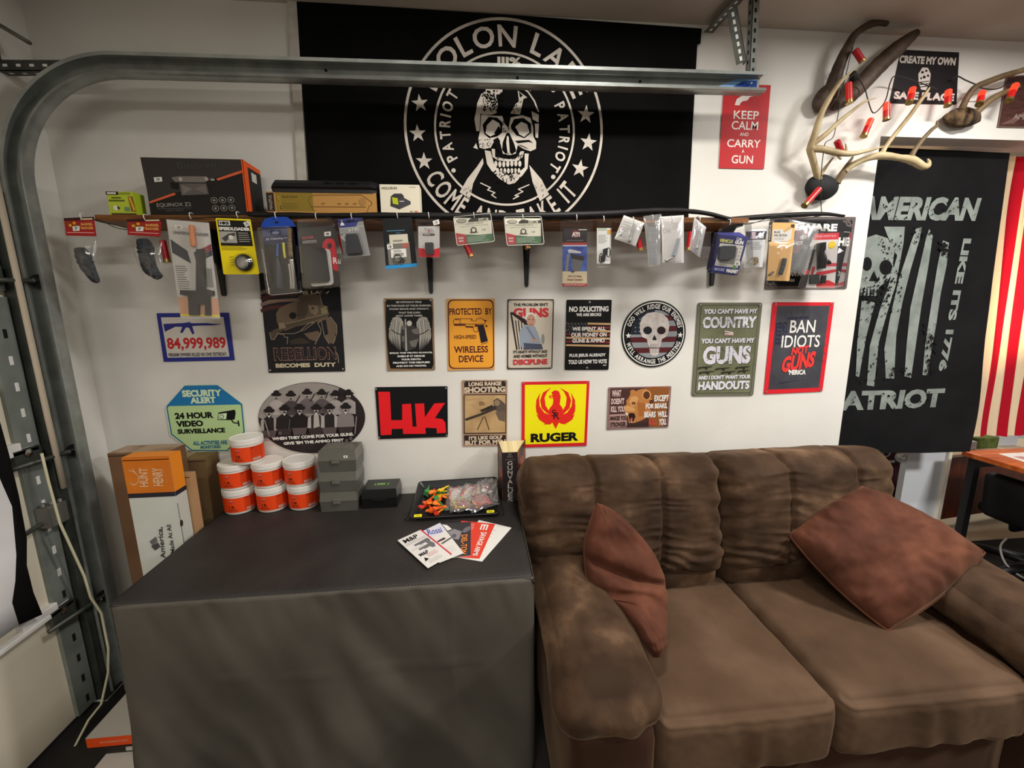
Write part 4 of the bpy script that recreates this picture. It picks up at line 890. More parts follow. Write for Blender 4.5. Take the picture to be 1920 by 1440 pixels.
# bear sign
cBr = (1125, 710, 12.8)
a = sign(cBr, [(200, 210), (1715, 178), (1640, 1165), (160, 1225)], H('#8d6f6b'), .006, .003)
a.ppoly([(250, 235), (215, 1180), (1610, 1140), (1668, 205)], H('#4a2f2c')); a.up(); a.ppoly([(232, 860), (222, 1175), (640, 1160), (650, 840)], H('#b08d86')); a.up()
F1, F2, F3, F4 = H('#b97a42'), H('#8d5428'), H('#d09a5f'), H('#5a3019')
a.ppoly([(560, 690), (640, 610), (625, 540), (700, 430), (730, 360), (715, 310), (760, 262), (830, 270), (850, 305), (960, 255), (1110, 230), (1250, 190), (1665, 205), (1650, 480), (1300, 620), (1250, 760), (1150, 900), (1040, 980), (880, 1040), (760, 1090), (690, 1060), (660, 900), (640, 830), (590, 800)], F1); a.up()
a.ppoly([(1110, 230), (1250, 192), (1662, 208), (1620, 560), (1540, 1140), (1180, 1150), (1160, 900), (1300, 600)], F2); a.ppoly([(740, 440), (860, 410), (920, 470), (860, 640), (760, 680), (700, 560)], F3); a.ppoly([(560, 690), (660, 640), (820, 700), (860, 780), (620, 790)], F3); a.ppoly([(900, 560), (1100, 600), (1080, 900), (930, 900)], H('#a5652f')); a.pell(1115, 390, 110, 120, F3, 18); a.up()
a.pell(1115, 395, 80, 95, F4, 18); a.pell(805, 590, 50, 36, F4, 14); a.ppoly([(510, 720), (570, 700), (600, 760), (540, 780)], H('#2b1a16')); a.ppoly([(680, 850), (720, 820), (820, 830), (850, 900), (800, 1020), (740, 1060), (700, 980)], H('#2a1414')); a.ppoly([(1180, 520), (1290, 500), (1260, 760), (1200, 720)], F4); a.up()
a.pell(800, 600, 14, 12, H('#c99d7a'), 10); a.ppoly([(590, 810), (670, 830), (650, 890)], Wt); a.ppoly([(740, 1050), (750, 960), (775, 1040)], Wt); a.ppoly([(720, 960), (780, 930), (760, 1030), (730, 1030)], H('#b5665f')); a.ppoly([(660, 1060), (640, 1160), (1150, 1150), (1150, 1040), (900, 1060)], H('#3a2926')); a.up()
P2 = H('#d9bdb6')
for t_, x0, x1, y0, y1, m_ in (('WHAT', 282, 500, 270, 430, P2), ("DOESN'T", 264, 575, 465, 612, P2), ('KILL YOU', 256, 585, 655, 800, P2), ('MAKES YOU', 245, 650, 890, 995, H('#3a2522')), ('STRONGER.', 245, 628, 1035, 1150, H('#3a2522')), ('EXCEPT', 1300, 1640, 390, 540, Wt), ('FOR BEARS,', 1090, 1610, 590, 735, Wt), ('BEARS  WILL', 1056, 1610, 780, 925, Wt), ('KILL', 1165, 1355, 965, 1105, H('#c0483c')), ('YOU.', 1405, 1592, 955, 1110, Wt)): a.ptext(t_, x0, y0, x1, y1, m_, .03)
screws(a, ((235, 255), (1680, 222), (200, 1195), (1605, 1145)), 14)
done(a, 'brown metal sign with a roaring bear')

# keep calm sign
cE = (1300, 0, 3.0968)
a = sign(cE, [(178, 490), (450, 494), (410, 982), (148, 976)], H('#b91f24'), .003); W2 = H('#ece2da')
a.ppoly([(240, 610), (252, 575), (282, 556), (300, 540), (388, 540), (386, 552), (330, 562), (312, 584), (286, 588), (272, 600), (268, 612)][::-1], W2)
for t_, x0, x1, y0, y1 in (('KEEP', 234, 380, 644, 692), ('CALM', 222, 376, 704, 754), ('AND', 270, 320, 770, 790), ('CARRY', 196, 390, 810, 856), ('A', 281, 296, 868, 888), ('GUN', 222, 346, 902, 950)): a.ptext(t_, x0, y0, x1, y1, W2, .0)
done(a, 'red metal sign reading KEEP CALM AND CARRY A GUN')
# safe place sign
a = sign(cE, [(1210, 288), (1544, 304), (1528, 606), (1140, 598)], H('#161013'), .003); W3 = H('#cfc6bd')
a.ptext('CREATE MY OWN', 1196, 328, 1524, 374, W3, .05); a.ptext('SAFE PLACE', 1164, 536, 1516, 582, W3, .05)
a.ptext('I', 1178, 330, 1186, 372, W3, .05) if False else None
a.ppoly([(1306, 430), (1330, 392), (1362, 394), (1378, 430), (1372, 480), (1350, 524), (1322, 520), (1308, 480)][::-1], W3); a.up()
for p in ((1330, 420, 8), (1352, 412, 7), (1340, 448, 9), (1362, 440, 7), (1322, 455, 6)): a.pell(p[0], p[1], p[2], p[2], H('#161013'), 10)
for y in (478, 492, 506): a.pline([(1314, y), (1368, y-6)], 4, H('#161013'))
done(a, 'dark metal sign reading CREATE MY OWN SAFE PLACE with a hand grenade')
# brown plaque at the frame edge
WDS = noisy('dark_wood_print', '#3a1f19', '#54302a', scale=18, rough=.5, stretch=(1, 1, 6))
a = sign((1840, 80, 5.538), [(262, 345), (760, 330), (700, 890), (168, 880)], H('#6d5b52'), .002, .004); a.ppoly([(272, 356), (182, 868), (690, 878), (748, 342)], WDS); a.up()
a.ppoly([(190, 850), (320, 790), (440, 720), (440, 760), (330, 840)], H('#6e5149')); a.ptext('AMERICA', 330, 745, 640, 800, H('#8d7a72'), .03)
done(a, 'dark reddish wooden plaque at the right above the flags', 'plaque')
# framed sign behind the packets
cF = (1120, 380, 3.556)
a = sign(cF, [(1160, 92), (1725, 95), (1662, 574), (1118, 578)], H('#5d5250'), .004, .004)
a.ppoly([(1182, 112), (1136, 556), (1646, 552), (1704, 112)], K); a.up()
a.ptext('BEWARE', 1270, 140, 1600, 190, Wt, .04); a.ptext('HOME OF THE', 1290, 230, 1680, 290, Wt, .04); a.ptext('AN ARMED OWNER', 1280, 455, 1560, 490, Wt, .04); a.ptext('MAN', 1286, 508, 1314, 528, Wt, .03); a.ppoly([(1610, 300), (1600, 340), (1642, 322)], Wt); a.rough(26, (1640, 110, 1710, 160), H('#5d5250'), 9, 71); a.rough(26, (1590, 520, 1660, 560), H('#5d5250'), 9, 72); a.rough(20, (1130, 530, 1200, 560), H('#5d5250'), 9, 73)
done(a, 'black framed metal sign behind the packets at the shelf end')
# ================================================================== SHELF, HOOKS, STRIP OF CLOTH
WOOD = noisy('stained_shelf_wood', '#5a3413', '#8a5726', scale=6, rough=.45, stretch=(1, 10, 14), bump=.05)
BLKM = C('#101010', .45, 0, 'black_metal'); HOOKM = C('#e4e2dc', .3, .1, 'white_hook')
def shz(x): return 1.879+.0052*(x+1.2)            # shelf top height: it slopes up slightly to the right
SY = -.20
t = thing('wall_shelf', (0, -.1, 1.87), 'long brown wooden shelf on black brackets under the skull flag', 'shelf')
b = B(); P_ = []
for x in (-1.256, 1.062):
    z = shz(x); P_.append([(x, SY, z-.02), (x, -.016, z-.02), (x, -.016, z), (x, SY, z)])
b.hexa([P_[0][0], P_[1][0], P_[1][1], P_[0][1], P_[0][3], P_[1][3], P_[1][2], P_[0][2]], WOOD); b.build('board', t, bevel=.002)
for x, zb in ((-.985, 1.615), (-.60, 1.62), (-.172, 1.62), (.226, 1.645), (1.045, 1.645)):
    b = B(); zt = shz(x)-.021
    b.prism([(x-.016, -.012, zt), (x-.008, -.012, zb+.008), (x-.005, -.012, zb), (x+.005, -.012, zb), (x+.008, -.012, zb+.008), (x+.016, -.012, zt)], (0, .0115, 0), BLKM)
    b.prism([(x-.014, -.012, zt), (x+.014, -.012, zt), (x+.010, -.18, zt), (x-.010, -.18, zt)], (0, 0, -.006), BLKM)
    b.prism([(x-.003, -.012, zt-.006), (x-.003, -.15, zt-.006), (x-.003, -.012, zb+.10)], (.006, 0, 0), BLKM); b.build('bracket', t)
HX = [(150, 403), (269, 405), (355, 402), (443, 400), (515, 401), (591, 403), (658, 403), (744, 401), (803, 401), (888, 401), (980, 405), (1081, 405), (1132, 408), (1188, 410), (1224, 406), (1260, 408), (1312, 408), (1369, 414)]
for (x, y) in HX:
    b = B(); p = PY(x, y, -.222)
    c = [p+Vector((0, .021, .006)), p+Vector((0, .010, .007)), p+Vector((0, 0, .005)), p+Vector((.001, -.002, -.004)), p+Vector((.002, .001, -.012)), p+Vector((.001, .005, -.014))]
    b.tube(c, .0014, HOOKM, 8); b.build('hook', t)
CLB = noisy('black_strip_cloth', '#0c0b0b', '#171515', scale=9, rough=.55, bump=.2, bscale=20, spec=.3)
b = B()
pts = densify([PY(465, 401, -.205), PY(530, 403, -.208), PY(620, 404, -.208), PY(720, 404, -.208), PY(830, 405, -.208), PY(960, 405, -.208), PY(1060, 404, -.208), PY(1150, 401, -.208), PY(1200, 397, -.208), PY(1245, 395, -.205), PY(1290, 396, -.205), PY(1330, 401, -.205), PY(1368, 411, -.20)], 4)
b.tube(pts, [.008+.004*abs(noise.noise((i*.3, 0, 0)))+.006*math.sin(math.pi*i/len(pts))**3 for i in range(len(pts))], CLB, 10, flat=.9)
pts = densify([PY(1366, 411, -.185), PY(1410, 408, -.15), PY(1470, 404, -.11), PY(1540, 401, -.075), PY(1582, 405, -.055)], 4)
b.tube(pts, [.007+.006*math.sin(math.pi*min(1, (i+2)/len(pts))) for i in range(len(pts))], CLB, 10, flat=.8)
tag(b.build('cloth_strip'), 'black rolled cloth strip along the shelf front', 'cloth')

# ------------------------------------------------------------------ helpers for cards and boxes drawn in unit coordinates of a pixel quad (TL TR BR BL)
def bil(q, u, v): return tuple((q[0][i]*(1-u)+q[1][i]*u)*(1-v)+(q[3][i]*(1-u)+q[2][i]*u)*v for i in (0, 1))
class Q:
    def __init__(s, a, quad): s.a, s.q = a, quad
    def poly(s, pts, m): s.a.ppoly([bil(s.q, *p) for p in pts], m); return s
    def rect(s, u0, v0, u1, v1, m): return s.poly([(u0, v1), (u1, v1), (u1, v0), (u0, v0)], m)
    def text(s, t, u0, v0, u1, v1, m, bold=.02, rot=0):
        """rot 0 upright; 1: reads upwards; -1: reads downwards"""
        vs, fs = glyphs(t, bold)
        if not vs: return s
        xs = [v[0] for v in vs]; ys = [v[1] for v in vs]; ax, bx, ay, by = min(xs), max(xs), min(ys), max(ys); out = []; s.a.e += 1.2e-5
        for (x, y) in vs:
            f = (x-ax)/max(bx-ax, 1e-6); g = (by-y)/max(by-ay, 1e-6)
            if rot == 1: f, g = g, 1-f
            if rot == -1: f, g = 1-g, f
            out.append(s.a.P(*s.a.m(bil(s.q, u0+(u1-u0)*f, v0+(v1-v0)*g))))
        s.a.b.mesh(out, fs, m); return s
    def ell(s, u, v, ru, rv, m, n=20): return s.poly([(u+ru*math.cos(-2*math.pi*k/n), v+rv*math.sin(-2*math.pi*k/n)) for k in range(n)][::-1], m)
    def lines(s, u0, v0, u1, v1, n, m, fill=.5, seed=0):
        r = random.Random(seed+n)
        for k in range(n): va = v0+(v1-v0)*k/n; s.rect(u0, va, u0+(u1-u0)*r.uniform(.6, 1), va+(v1-v0)/n*fill, m)
        return s
    def bars(s, u0, v0, u1, v1, n, m):
        for k in range(n): ua = u0+(u1-u0)*k/n; s.rect(ua, v0, ua+(u1-u0)/n*(.35+.4*((k*7) % 3)/3), v1, m)
        return s
    def up(s): s.a.up(); return s
def oc(a, q, rad=0): return rr_px(a, [q[0], q[3], q[2], q[1]], rad)
def art(crop, Y): a = Art(B(), PY(crop[0], crop[1], Y)); a.crop(*crop); return a
CLR = clear('clear_blister', gloss=.035, rough=.06); BAG = clear('clear_bag', gloss=.035, rough=.12, haze=.02); SBAG = clear('silvery_bag', gloss=.18, rough=.15, haze=.13)
def blister(name, par, crop, q, Y, dep, m=CLR, rad=.004, ins=.004):
    a = art(crop, Y); o = oc(a, q, rad); i_ = inset(o, ins); n = len(o); k = a.N*dep; b_ = a.b
    bo = [a.O+a.X*p[0]+a.U*p[1] for p in o]; fr = [a.O+a.X*p[0]+a.U*p[1]+k for p in i_]
    b_.face(fr, m, False)
    for j in range(n): b_.face([bo[j], bo[(j+1) % n], fr[(j+1) % n], fr[j]], m, False)
    return b_.build(name, par)
def sheet(name, par, crop, q, Y, m, rad=.002, t=.0006):
    a = art(crop, Y); plate(a, oc(a, q, rad), m, t); return a, a.b
def bag(name, par, crop, q, Y, m, bulge=.006, seed=0):
    a = art(crop, Y); b_ = a.b
    def f(u, v):
        p = a.m(bil(q, u, 1-v)); w = math.sin(math.pi*u)*math.sin(math.pi*v)
        return a.O+a.X*p[0]+a.U*p[1]+a.N*(bulge*w**.5+.002*noise.noise((u*5+seed, v*6, seed))*w**.3+.0012*noise.noise((u*13, v*11, seed))*w**.3)
    b_.grid(f, 18, 24, m); return b_.build(name, par)
def lump(name, par, crop, pts, r, Y, m, n=12, flat=.7, rough=.0):
    b_ = B(); P3 = densify([PY(crop[0]+p[0]/crop[2], crop[1]+p[1]/crop[2], Y) for p in pts], 5)
    rr = r if isinstance(r, (list, tuple)) else [r]*len(P3)
    if isinstance(r, (list, tuple)): rr = [r[min(int(i/5), len(r)-1)]*(1-(i % 5)/5)+r[min(int(i/5)+1, len(r)-1)]*(i % 5)/5 for i in range(len(P3))]
    if rough: rr = [q*(1+rough*noise.noise((i*.8, 1, 2))) for i, q in enumerate(rr)]
    b_.tube(P3, rr, m, n, flat=flat); return b_.build(name, par)
def bx(name, par, crop, q, Y, dep, m, rad=.002, bevel=.001):
    a = art(crop, Y-dep); o = oc(a, q, rad); a.k = 0; a.b.prism([a.P(*p) for p in o], -a.N*dep, m); return a.b.build(name, par, bevel=bevel)
def sticker(a, crop_q, txt, rot=0):
    q = Q(a, crop_q); a.up(); q.rect(0, 0, 1, 1, Wt); a.up(); q.text(txt, .28, .22, .72, .8, H('#3a3a3a'), .03); return q
GP = 'packets hung on hooks along the shelf'
def packet(name, crop, p, Y, label): return thing(name, PY(crop[0]+p[0]/crop[2], crop[1]+p[1]/crop[2], Y), label, 'packet', GP)
RUB = C('#17171a', .6, 0, 'black_rubber'); FUZZ = noisy('dark_fuzz', '#23262a', '#3d4145', scale=90, rough=.95, bump=1.0, bscale=300)
h1, h2, h3, h4, h4b, h5, h6, h7 = (110, 390, 8.727), (300, 395, 6.545), (470, 390, 8), (700, 390, 9.6), (840, 390, 9.6), (1030, 390, 8.47), (1190, 390, 8.348), (1390, 390, 8.348)
YF = -.217
# two red headed bags with fuzzy swabs
for (cq, bq, path, rs, lab, sd) in (([(85, 165), (575, 145), (618, 465), (118, 452)], [(130, 440), (590, 455), (740, 1230), (300, 1230)], [(350, 660), (400, 780), (470, 960), (590, 1160), (640, 1210)], [.016, .024, .023, .015, .007], 'red topped bag with a dark fuzzy swab, leftmost on the shelf', 1),
                                    ([(1115, 185), (1680, 170), (1665, 475), (1130, 440)], [(1150, 440), (1660, 465), (1800, 1190), (1420, 1230)], [(1370, 520), (1420, 640), (1440, 800), (1500, 1000), (1640, 1130)], [.019, .027, .025, .025, .016], 'red topped bag with a dark fuzzy swab, second from the left', 2)):
    t = packet('hanging_packet', h1, cq[0], YF, lab)
    a, _ = sheet('header_card', t, h1, cq, YF, H('#a31f22'), .0005); q = Q(a, cq); a.up(); q.rect(0, 0, 1, .16, H('#3a1412')); q.rect(.55, .06, .95, .14, H('#d8c7a0')); a.up()
    for k in range(6): q.ell(.12+.07*k, .30+.12*(k % 3), .055, .09, H('#d8a321') if k % 2 else H('#7a4a12'), 10)
    q.text('BARREL', .55, .30, .95, .44, H('#e6b15c'), .03); q.text('BADGER', .55, .50, .95, .64, H('#e6b15c'), .03); q.rect(.06, .80, .95, .84, H('#e9a49a')); sticker(a, [bil(cq, .26, .48), bil(cq, .48, .46), bil(cq, .49, .72), bil(cq, .27, .74)], '7'); a.b.build('header_card', t)
    lump('swab', t, h1, path, rs, YF-.004, FUZZ, rough=.15, flat=.8)
    bag('clear_bag', t, h1, bq, YF-.003, BAG, .028, sd)
# reloader bag
t = packet('hanging_packet', h2, (350, 60), YF, 'long clear bag holding a black T-shaped loading tool')
q0 = [(70, 100), (600, 130), (745, 1345), (250, 1330)]
a, _ = sheet('card', t, h2, [(78, 108), (600, 150), (738, 1320), (255, 1310)], YF, H('#c9c6c1'), .001); q = Q(a, [(78, 108), (600, 150), (738, 1320), (255, 1310)]); a.up()
q.poly([(.03, .20), (.40, .31), (.45, .44), (.03, .34)][::-1], H('#2c3140')); q.poly([(.55, .32), (1, .22), (1, .34), (.58, .43)][::-1], H('#2f3444')); q.rect(.0, .79, 1, .965, H('#d3a083')); q.rect(0, .965, 1, .985, H('#e8d02a')); a.up()
for k in range(3): q.poly([(.70, .285+.024*k), (1, .225+.024*k), (1, .237+.024*k), (.70, .297+.024*k)][::-1], H('#b8363c'))
q.text('UNIVERSAL  LOADER', .12, .112, .97, .145, H('#55565a'), .02); sticker(a, [bil(q.q, .18, .05), bil(q.q, .36, .05), bil(q.q, .36, .09), bil(q.q, .18, .09)], '24'); q.lines(.06, .47, .38, .74, 12, H('#4b4b4d'), .25); q.bars(.68, .48, .94, .68, 12, H('#555')) if False else q.bars(.68, .48, .94, .68, 12, H('#5a5a5a')); a.b.build('card', t)
T_ = C('#1f2126', .45)
b = B(); a = art(h2, YF-.012)
for pl in ([(440, 470), (440, 980), (245, 975), (245, 1030), (340, 1045), (355, 1282), (470, 1284), (470, 1150), (550, 1150), (550, 1286), (612, 1286), (602, 1045), (652, 1040), (650, 985), (548, 960), (540, 600), (530, 470)],):
    a.b.prism([a.P(*a.m(p)) for p in pl], (0, .011, 0), T_)
a.b.build('loading_tool', t, bevel=.001); lump('tube', t, h2, [(385, 180), (395, 300), (410, 440)], .008, YF-.01, C('#e08a55', .4), flat=1)
bag('clear_bag', t, h2, q0, YF-.0155, BAG, .006, 3)
# yellow card
t = packet('hanging_packet', h2, (940, 95), YF, 'bright yellow and black card with a round black speedloader'); qd = [(680, 90), (1110, 105), (1220, 780), (780, 782)]
a, _ = sheet('card', t, h2, qd, YF, H('#f3dc17'), .004); q = Q(a, qd); a.up(); q.rect(.05, .03, .95, .49, H('#15130f')); a.up(); q.rect(.08, .045, .40, .125, Wt); a.up(); q.text('HKS', .11, .058, .37, .112, H('#15130f'), .07); q.text('SPEEDLOADER', .06, .155, .95, .215, Wt, .06)
q.rect(.05, .235, .53, .44, H('#a8a69f')); q.lines(.58, .25, .92, .44, 5, H('#a8a69f'), .35); a.up(); q.poly([(.10, .36), (.3, .28), (.5, .25), (.5, .3), (.3, .36), (.2, .42)][::-1], H('#4a4844')); q.ell(.37, .34, .07, .04, H('#dcdad2')); q.lines(.06, .505, .94, .58, 3, H('#8a7d18'), .3); sticker(a, [bil(qd, .78, .07), bil(qd, .93, .03), bil(qd, 1.0, .10), bil(qd, .84, .15)], '15')
a.up(); q.text('10-A', .27, .68, .38, .86, H('#9a8c17'), .0) if False else q.lines(.25, .68, .40, .88, 4, H('#b3a11c'), .3); a.b.build('card', t)
b = B(); c = PY(300+1040/6.545, 395+640/6.545, YF-.001); b.lathe([(.028, 0), (.029, .006), (.026, .014), (.022, .016), (.019, .0155)], c, C('#1a1a1b', .3, .3), axis=(0, -1, 0), n=28); b.lathe([(.019, .0155), (.014, .018), (.007, .019), (0, .0195)], c, C('#9a9a98', .25, .8), axis=(0, -1, 0), n=28); b.build('speedloader', t)
b = B(); b.lathe([(.033, 0), (.032, .014), (.024, .0225), (0, .023)], c, CLR, axis=(0, -1, 0), n=28); b.build('blister', t)
# cleaning kit
t = packet('hanging_packet', h3, (360, 130), YF, 'blue clamshell with cleaning rods, brush and screwdriver'); BL_ = H('#1a46a8')
a, _ = sheet('card', t, h3, [(165, 300), (690, 280), (775, 1270), (300, 1300)], YF, H('#14161d'), .003)
a.k = 0; plate(a, [a.m(p) for p in ((165, 320), (160, 250), (210, 165), (330, 130), (550, 135), (620, 190), (695, 300), (740, 800), (700, 800), (650, 320))][::-1], BL_, .0008); a.k = 1
a.up(3); q = Q(a, [(170, 320), (560, 305), (590, 520), (200, 560)]); q.rect(0, 0, 1, 1, H('#4b5480')); a.up(); q.poly([(0, .5), (1, .5), (1, .95), (0, 1)], H('#222a52')); q.rect(.3, .1, .72, .45, H('#1e2550')); a.up(); q.ell(.51, .27, .14, .1, H('#8b93bb')); q.text('.22 Cleaning Kit', .08, .58, .97, .74, H('#c7cbe0'), .03); a.ell(*a.m((395, 215)), .006, .003, K) ; a.b.build('card', t)
for (nm, pts, r, m) in (('screwdriver', [(405, 540), (402, 640), (398, 730)], .0035, C('#2d62b8', .35)), ('screwdriver_handle', [(398, 720), (405, 800), (420, 950), (430, 1210)], [.004, .008, .013, .016], C('#1c2334', .4)), ('bore_brush', [(590, 300), (590, 500), (605, 740)], .0075, noisy('bronze_bristle', '#2a221c', '#8a6f4b', scale=3, rough=.4, stretch=(1, 1, 90))), ('brush_tip', [(610, 770), (630, 900), (640, 1000), (650, 1220)], [.009, .008, .006, .004], CHROME), ('cleaning_rod', [(575, 830), (600, 1000), (612, 1220)], .005, CHROME), ('swab_stick', [(490, 520), (500, 640), (515, 750)], .004, C('#d9d04a', .4)), ('rod_section', [(225, 590), (260, 850), (300, 1110)], .006, C('#202228', .25, .6)), ('rod_section', [(700, 560), (720, 850), (735, 1080)], .005, C('#202228', .25, .6))):
    lump(nm, t, h3, pts, r, YF-.013, m, flat=1)
blister('clamshell', t, h3, [(135, 300), (650, 270), (775, 1285), (280, 1312)], YF-.001, .028, CLR, .006, .004)
a = art(h3, YF-.029); b = a.b; o = [a.m(p) for p in ((170, 620), (280, 1290), (320, 1305), (740, 1268), (765, 1240))]; b.tube([a.P(*p) for p in o], .0012, C('#d7d7d5', .15, .6), 6); b.build('clamshell_rim', t)
# boot cover clamshell
t = packet('hanging_packet', h3, (980, 140), YF, 'dark clamshell with red emblem holding a black rubber grip boot')
cq = [(722, 305), (1245, 258), (1345, 1182), (805, 1222)]; a, _ = sheet('card', t, h3, cq, YF+.001, H('#332e2c'), .003); a.up(); a.ppoly([(1070, 590), (1090, 510), (1140, 460), (1240, 462), (1268, 520), (1318, 950), (1240, 930), (1205, 640)][::-1], H('#c01d2d')); a.up(); a.pell(1185, 570, 34, 44, H('#33201f')); q = Q(a, cq); q.text('BOOT COVER', .07, .145, .40, .185, H('#c7444a'), .04); q.lines(.07, .215, .48, .265, 2, H('#b9b4b0'), .45); a.ptext('R', 1238, 742, 1302, 836, Wt, .01); a.ptext('u', 1310, 775, 1350, 838, Wt, .0)
sticker(a, [(1105, 362), (1203, 352), (1206, 418), (1108, 425)], '8'); a.b.build('card', t)
bx('blister_tray', t, h3, [(850, 620), (1180, 612), (1235, 1150), (905, 1178)], YF, .010, C('#cfcac4', .35), .012)
bx('grip_boot', t, h3, [(810, 612), (1110, 600), (1178, 1105), (852, 1125)], YF-.003, .022, C('#23262a', .65), .012, .003)
blister('clamshell', t, h3, [(715, 172), (1270, 140), (1440, 1190), (800, 1232)], YF-.0005, .027, CLR, .006, .006)
# grey-blue card
t = packet('hanging_packet', h3, (1495, 130), YF+.004, 'small grey card with blue top and dark plastic part'); cq = [(1300, 172), (1672, 125), (1795, 712), (1400, 748)]
a, _ = sheet('card', t, h3, cq, YF+.006, H('#8e8e8c'), .003); q = Q(a, cq); a.up(); q.poly([(0, 0), (1, 0), (1, .10), (.80, .11), (.68, .24), (.02, .22)][::-1], H('#3c417e')); a.up(); q.poly([(.08, .17), (.16, .03), (.25, .17)][::-1], Wt); q.text('# 7 BD', .36, .27, .78, .345, H('#d2d2d0'), .02); q.rect(.05, .24, .99, .252, H('#d2d2d0')); q.rect(.36, .06, .66, .085, K); sticker(a, [(1358, 440), (1408, 388), (1466, 438), (1412, 502)], '23'); a.b.build('card', t)
bx('plastic_part', t, h3, [(1420, 395), (1590, 385), (1680, 680), (1430, 690)], YF+.005, .016, C('#22232b', .4), .006, .003); blister('blister', t, h3, [(1360, 385), (1640, 370), (1740, 690), (1400, 715)], YF+.0055, .020, CLR, .005)
# black and blue pouch
t = packet('hanging_packet', h4, (425, 180), YF, 'black resealable pouch with blue bottom strip and paper labels'); cq = [(155, 188), (692, 168), (788, 1055), (230, 1102)]
a, _ = sheet('pouch', t, h4, cq, YF, H('#141719'), .002, .003); q = Q(a, cq); a.up(); q.rect(0, .93, 1, 1, H('#2d90cf')); q.rect(.10, .49, .83, .925, H('#77736c')); q.rect(.12, .245, .72, .26, H('#4e87a0')); q.rect(.42, .29, .58, .31, H('#35606f')); a.up()
q.rect(.19, .33, .80, .51, H('#d2cdb9')); q.rect(.58, .51, .83, .61, H('#a5645c')); q.rect(.30, .44, .62, .475, H('#8d8a80')); a.up(); sticker(a, [bil(cq, .09, .525), bil(cq, .28, .51), bil(cq, .29, .60), bil(cq, .10, .62)], '18'); q.rect(.20, .62, .70, .79, Wt); a.up(); q.bars(.28, .70, .62, .76, 14, H('#55534d')); q.lines(.3, .64, .62, .69, 3, H('#8d8a80'), .4); a.b.build('pouch', t)
b = B(); 
for (u, v, r) in ((440, 905, .013), (530, 940, .0055)):
    c = PY(700+u/9.6, 390+v/9.6, YF-.005); b.tube([c+Vector((r*math.cos(k*.3142), 0, r*math.sin(k*.3142))) for k in range(21)], .0018 if r > .01 else .0025, C('#3a3a38', .4), 8)
b.build('o_ring', t)
# white and red blister
t = packet('hanging_packet', h4, (985, 175), YF, 'clear blister with white and red card and small black laser'); cq = [(805, 330), (1192, 325), (1196, 884), (818, 884)]
a, _ = sheet('card', t, h4, cq, YF, H('#d0cdc9'), .002); q = Q(a, cq); a.up(); q.poly([(0, .70), (.28, .73), (.5, .93), (.74, .75), (1, .70), (1, 1), (0, 1)][::-1], H('#d8202c')); q.text('TAC', .28, .065, .72, .15, H('#77706e'), .0); q.rect(.22, .245, .77, .31, H('#5a5653')); q.ell(.5, .17, .05, .035, H('#e0868a')); a.up(); q.lines(.28, .262, .72, .295, 1, H('#c9c6c2'), .8); a.b.build('card', t)
bx('laser_sight', t, h4, [(925, 620), (1078, 618), (1085, 830), (940, 832)], YF-.001, .018, C('#18181a', .35), .004, .002)
a = blister('blister', t, h4, [(745, 192), (1215, 200), (1218, 905), (802, 916)], YF-.0008, .023, CLR, .005); a = art(h4, YF-.024); a.ppoly([(930, 245), (1050, 245), (1050, 272), (930, 272)][::-1], K); sticker(a, [(1068, 235), (1178, 205), (1194, 285), (1088, 312)], '15'); a.b.build('price_sticker', t)
# two scope ring packs
for (fq, cq, lab, tx) in (([(80, 150), (780, 78), (855, 612), (150, 692)], [(105, 182), (770, 122), (802, 592), (165, 660)], 'tilted cream, red and green scope ring pack above a red shell', "1' MEDIUM   MATTE"), ([(990, 150), (1692, 135), (1745, 665), (1050, 690)], [(1022, 188), (1668, 182), (1676, 632), (1060, 655)], 'level cream, red and green scope ring pack above a black bracket', "1' EXTRA HIGH   MATTE")):
    t = packet('hanging_packet', h4b, bil(fq, .5, 0), YF, lab); a, _ = sheet('card', t, h4b, cq, YF, H('#e4e0cc'), .002); q = Q(a, cq); a.up(); q.poly([(0, .56), (.27, .66), (.27, 1), (0, 1)][::-1], H('#b9484a')); q.poly([(.27, .66), (.65, .72), (1, .72), (1, 1), (.27, 1)][::-1], H('#55785a')); q.ell(.20, .13, .145, .075, H('#3c3a33')); q.poly([(.38, .14), (.45, .07), (.55, .05), (.68, .09), (1, .08), (1, .20), (.38, .20)][::-1], H('#3a3830')); a.up()
    q.ell(.20, .13, .12, .048, H('#e4e0cc')); q.rect(.66, .1, .92, .19, H('#e4e0cc')); q.text(tx, .25, .255, .78, .295, H('#77746a'), .0); q.text('QUAD LOCK  BRACKET ALUMINUM', .14, .34, .90, .375, H('#77746a'), .0); q.ell(.50, .52, .085, .115, H('#4d4a45')); a.up(); q.text('CLASSIC', .67, .11, .91, .175, H('#3a3830'), .06); q.rect(.11, .115, .29, .145, H('#55524a')); q.ell(.50, .52, .05, .07, H('#e4e0cc')); q.poly([(.38, .62), (.44, .55), (.47, .62)][::-1], H('#4d4a45')); q.poly([(.53, .62), (.56, .55), (.62, .62)][::-1], H('#4d4a45')); q.text('14', .74, .49, .83, .58, H('#7b8290'), .0); q.lines(.30, .76, .94, .98, 5, H('#c9d6c4'), .28, 5); q.text('WIDE', .05, .74, .20, .81, Wt, .03); q.text('RING', .07, .85, .19, .92, Wt, .03); a.b.build('card', t)
    blister('blister', t, h4b, fq, YF-.001, .016, CLR, .006)
    a = art(h4b, YF-.0175); b = a.b; o = oc(a, fq, .008); o = inset(o, .003); b.tube([a.P(*p) for p in o]+[a.P(*o[0])], .0010, C('#d9d9cf', .2), 6); b.build('blister_rim', t)
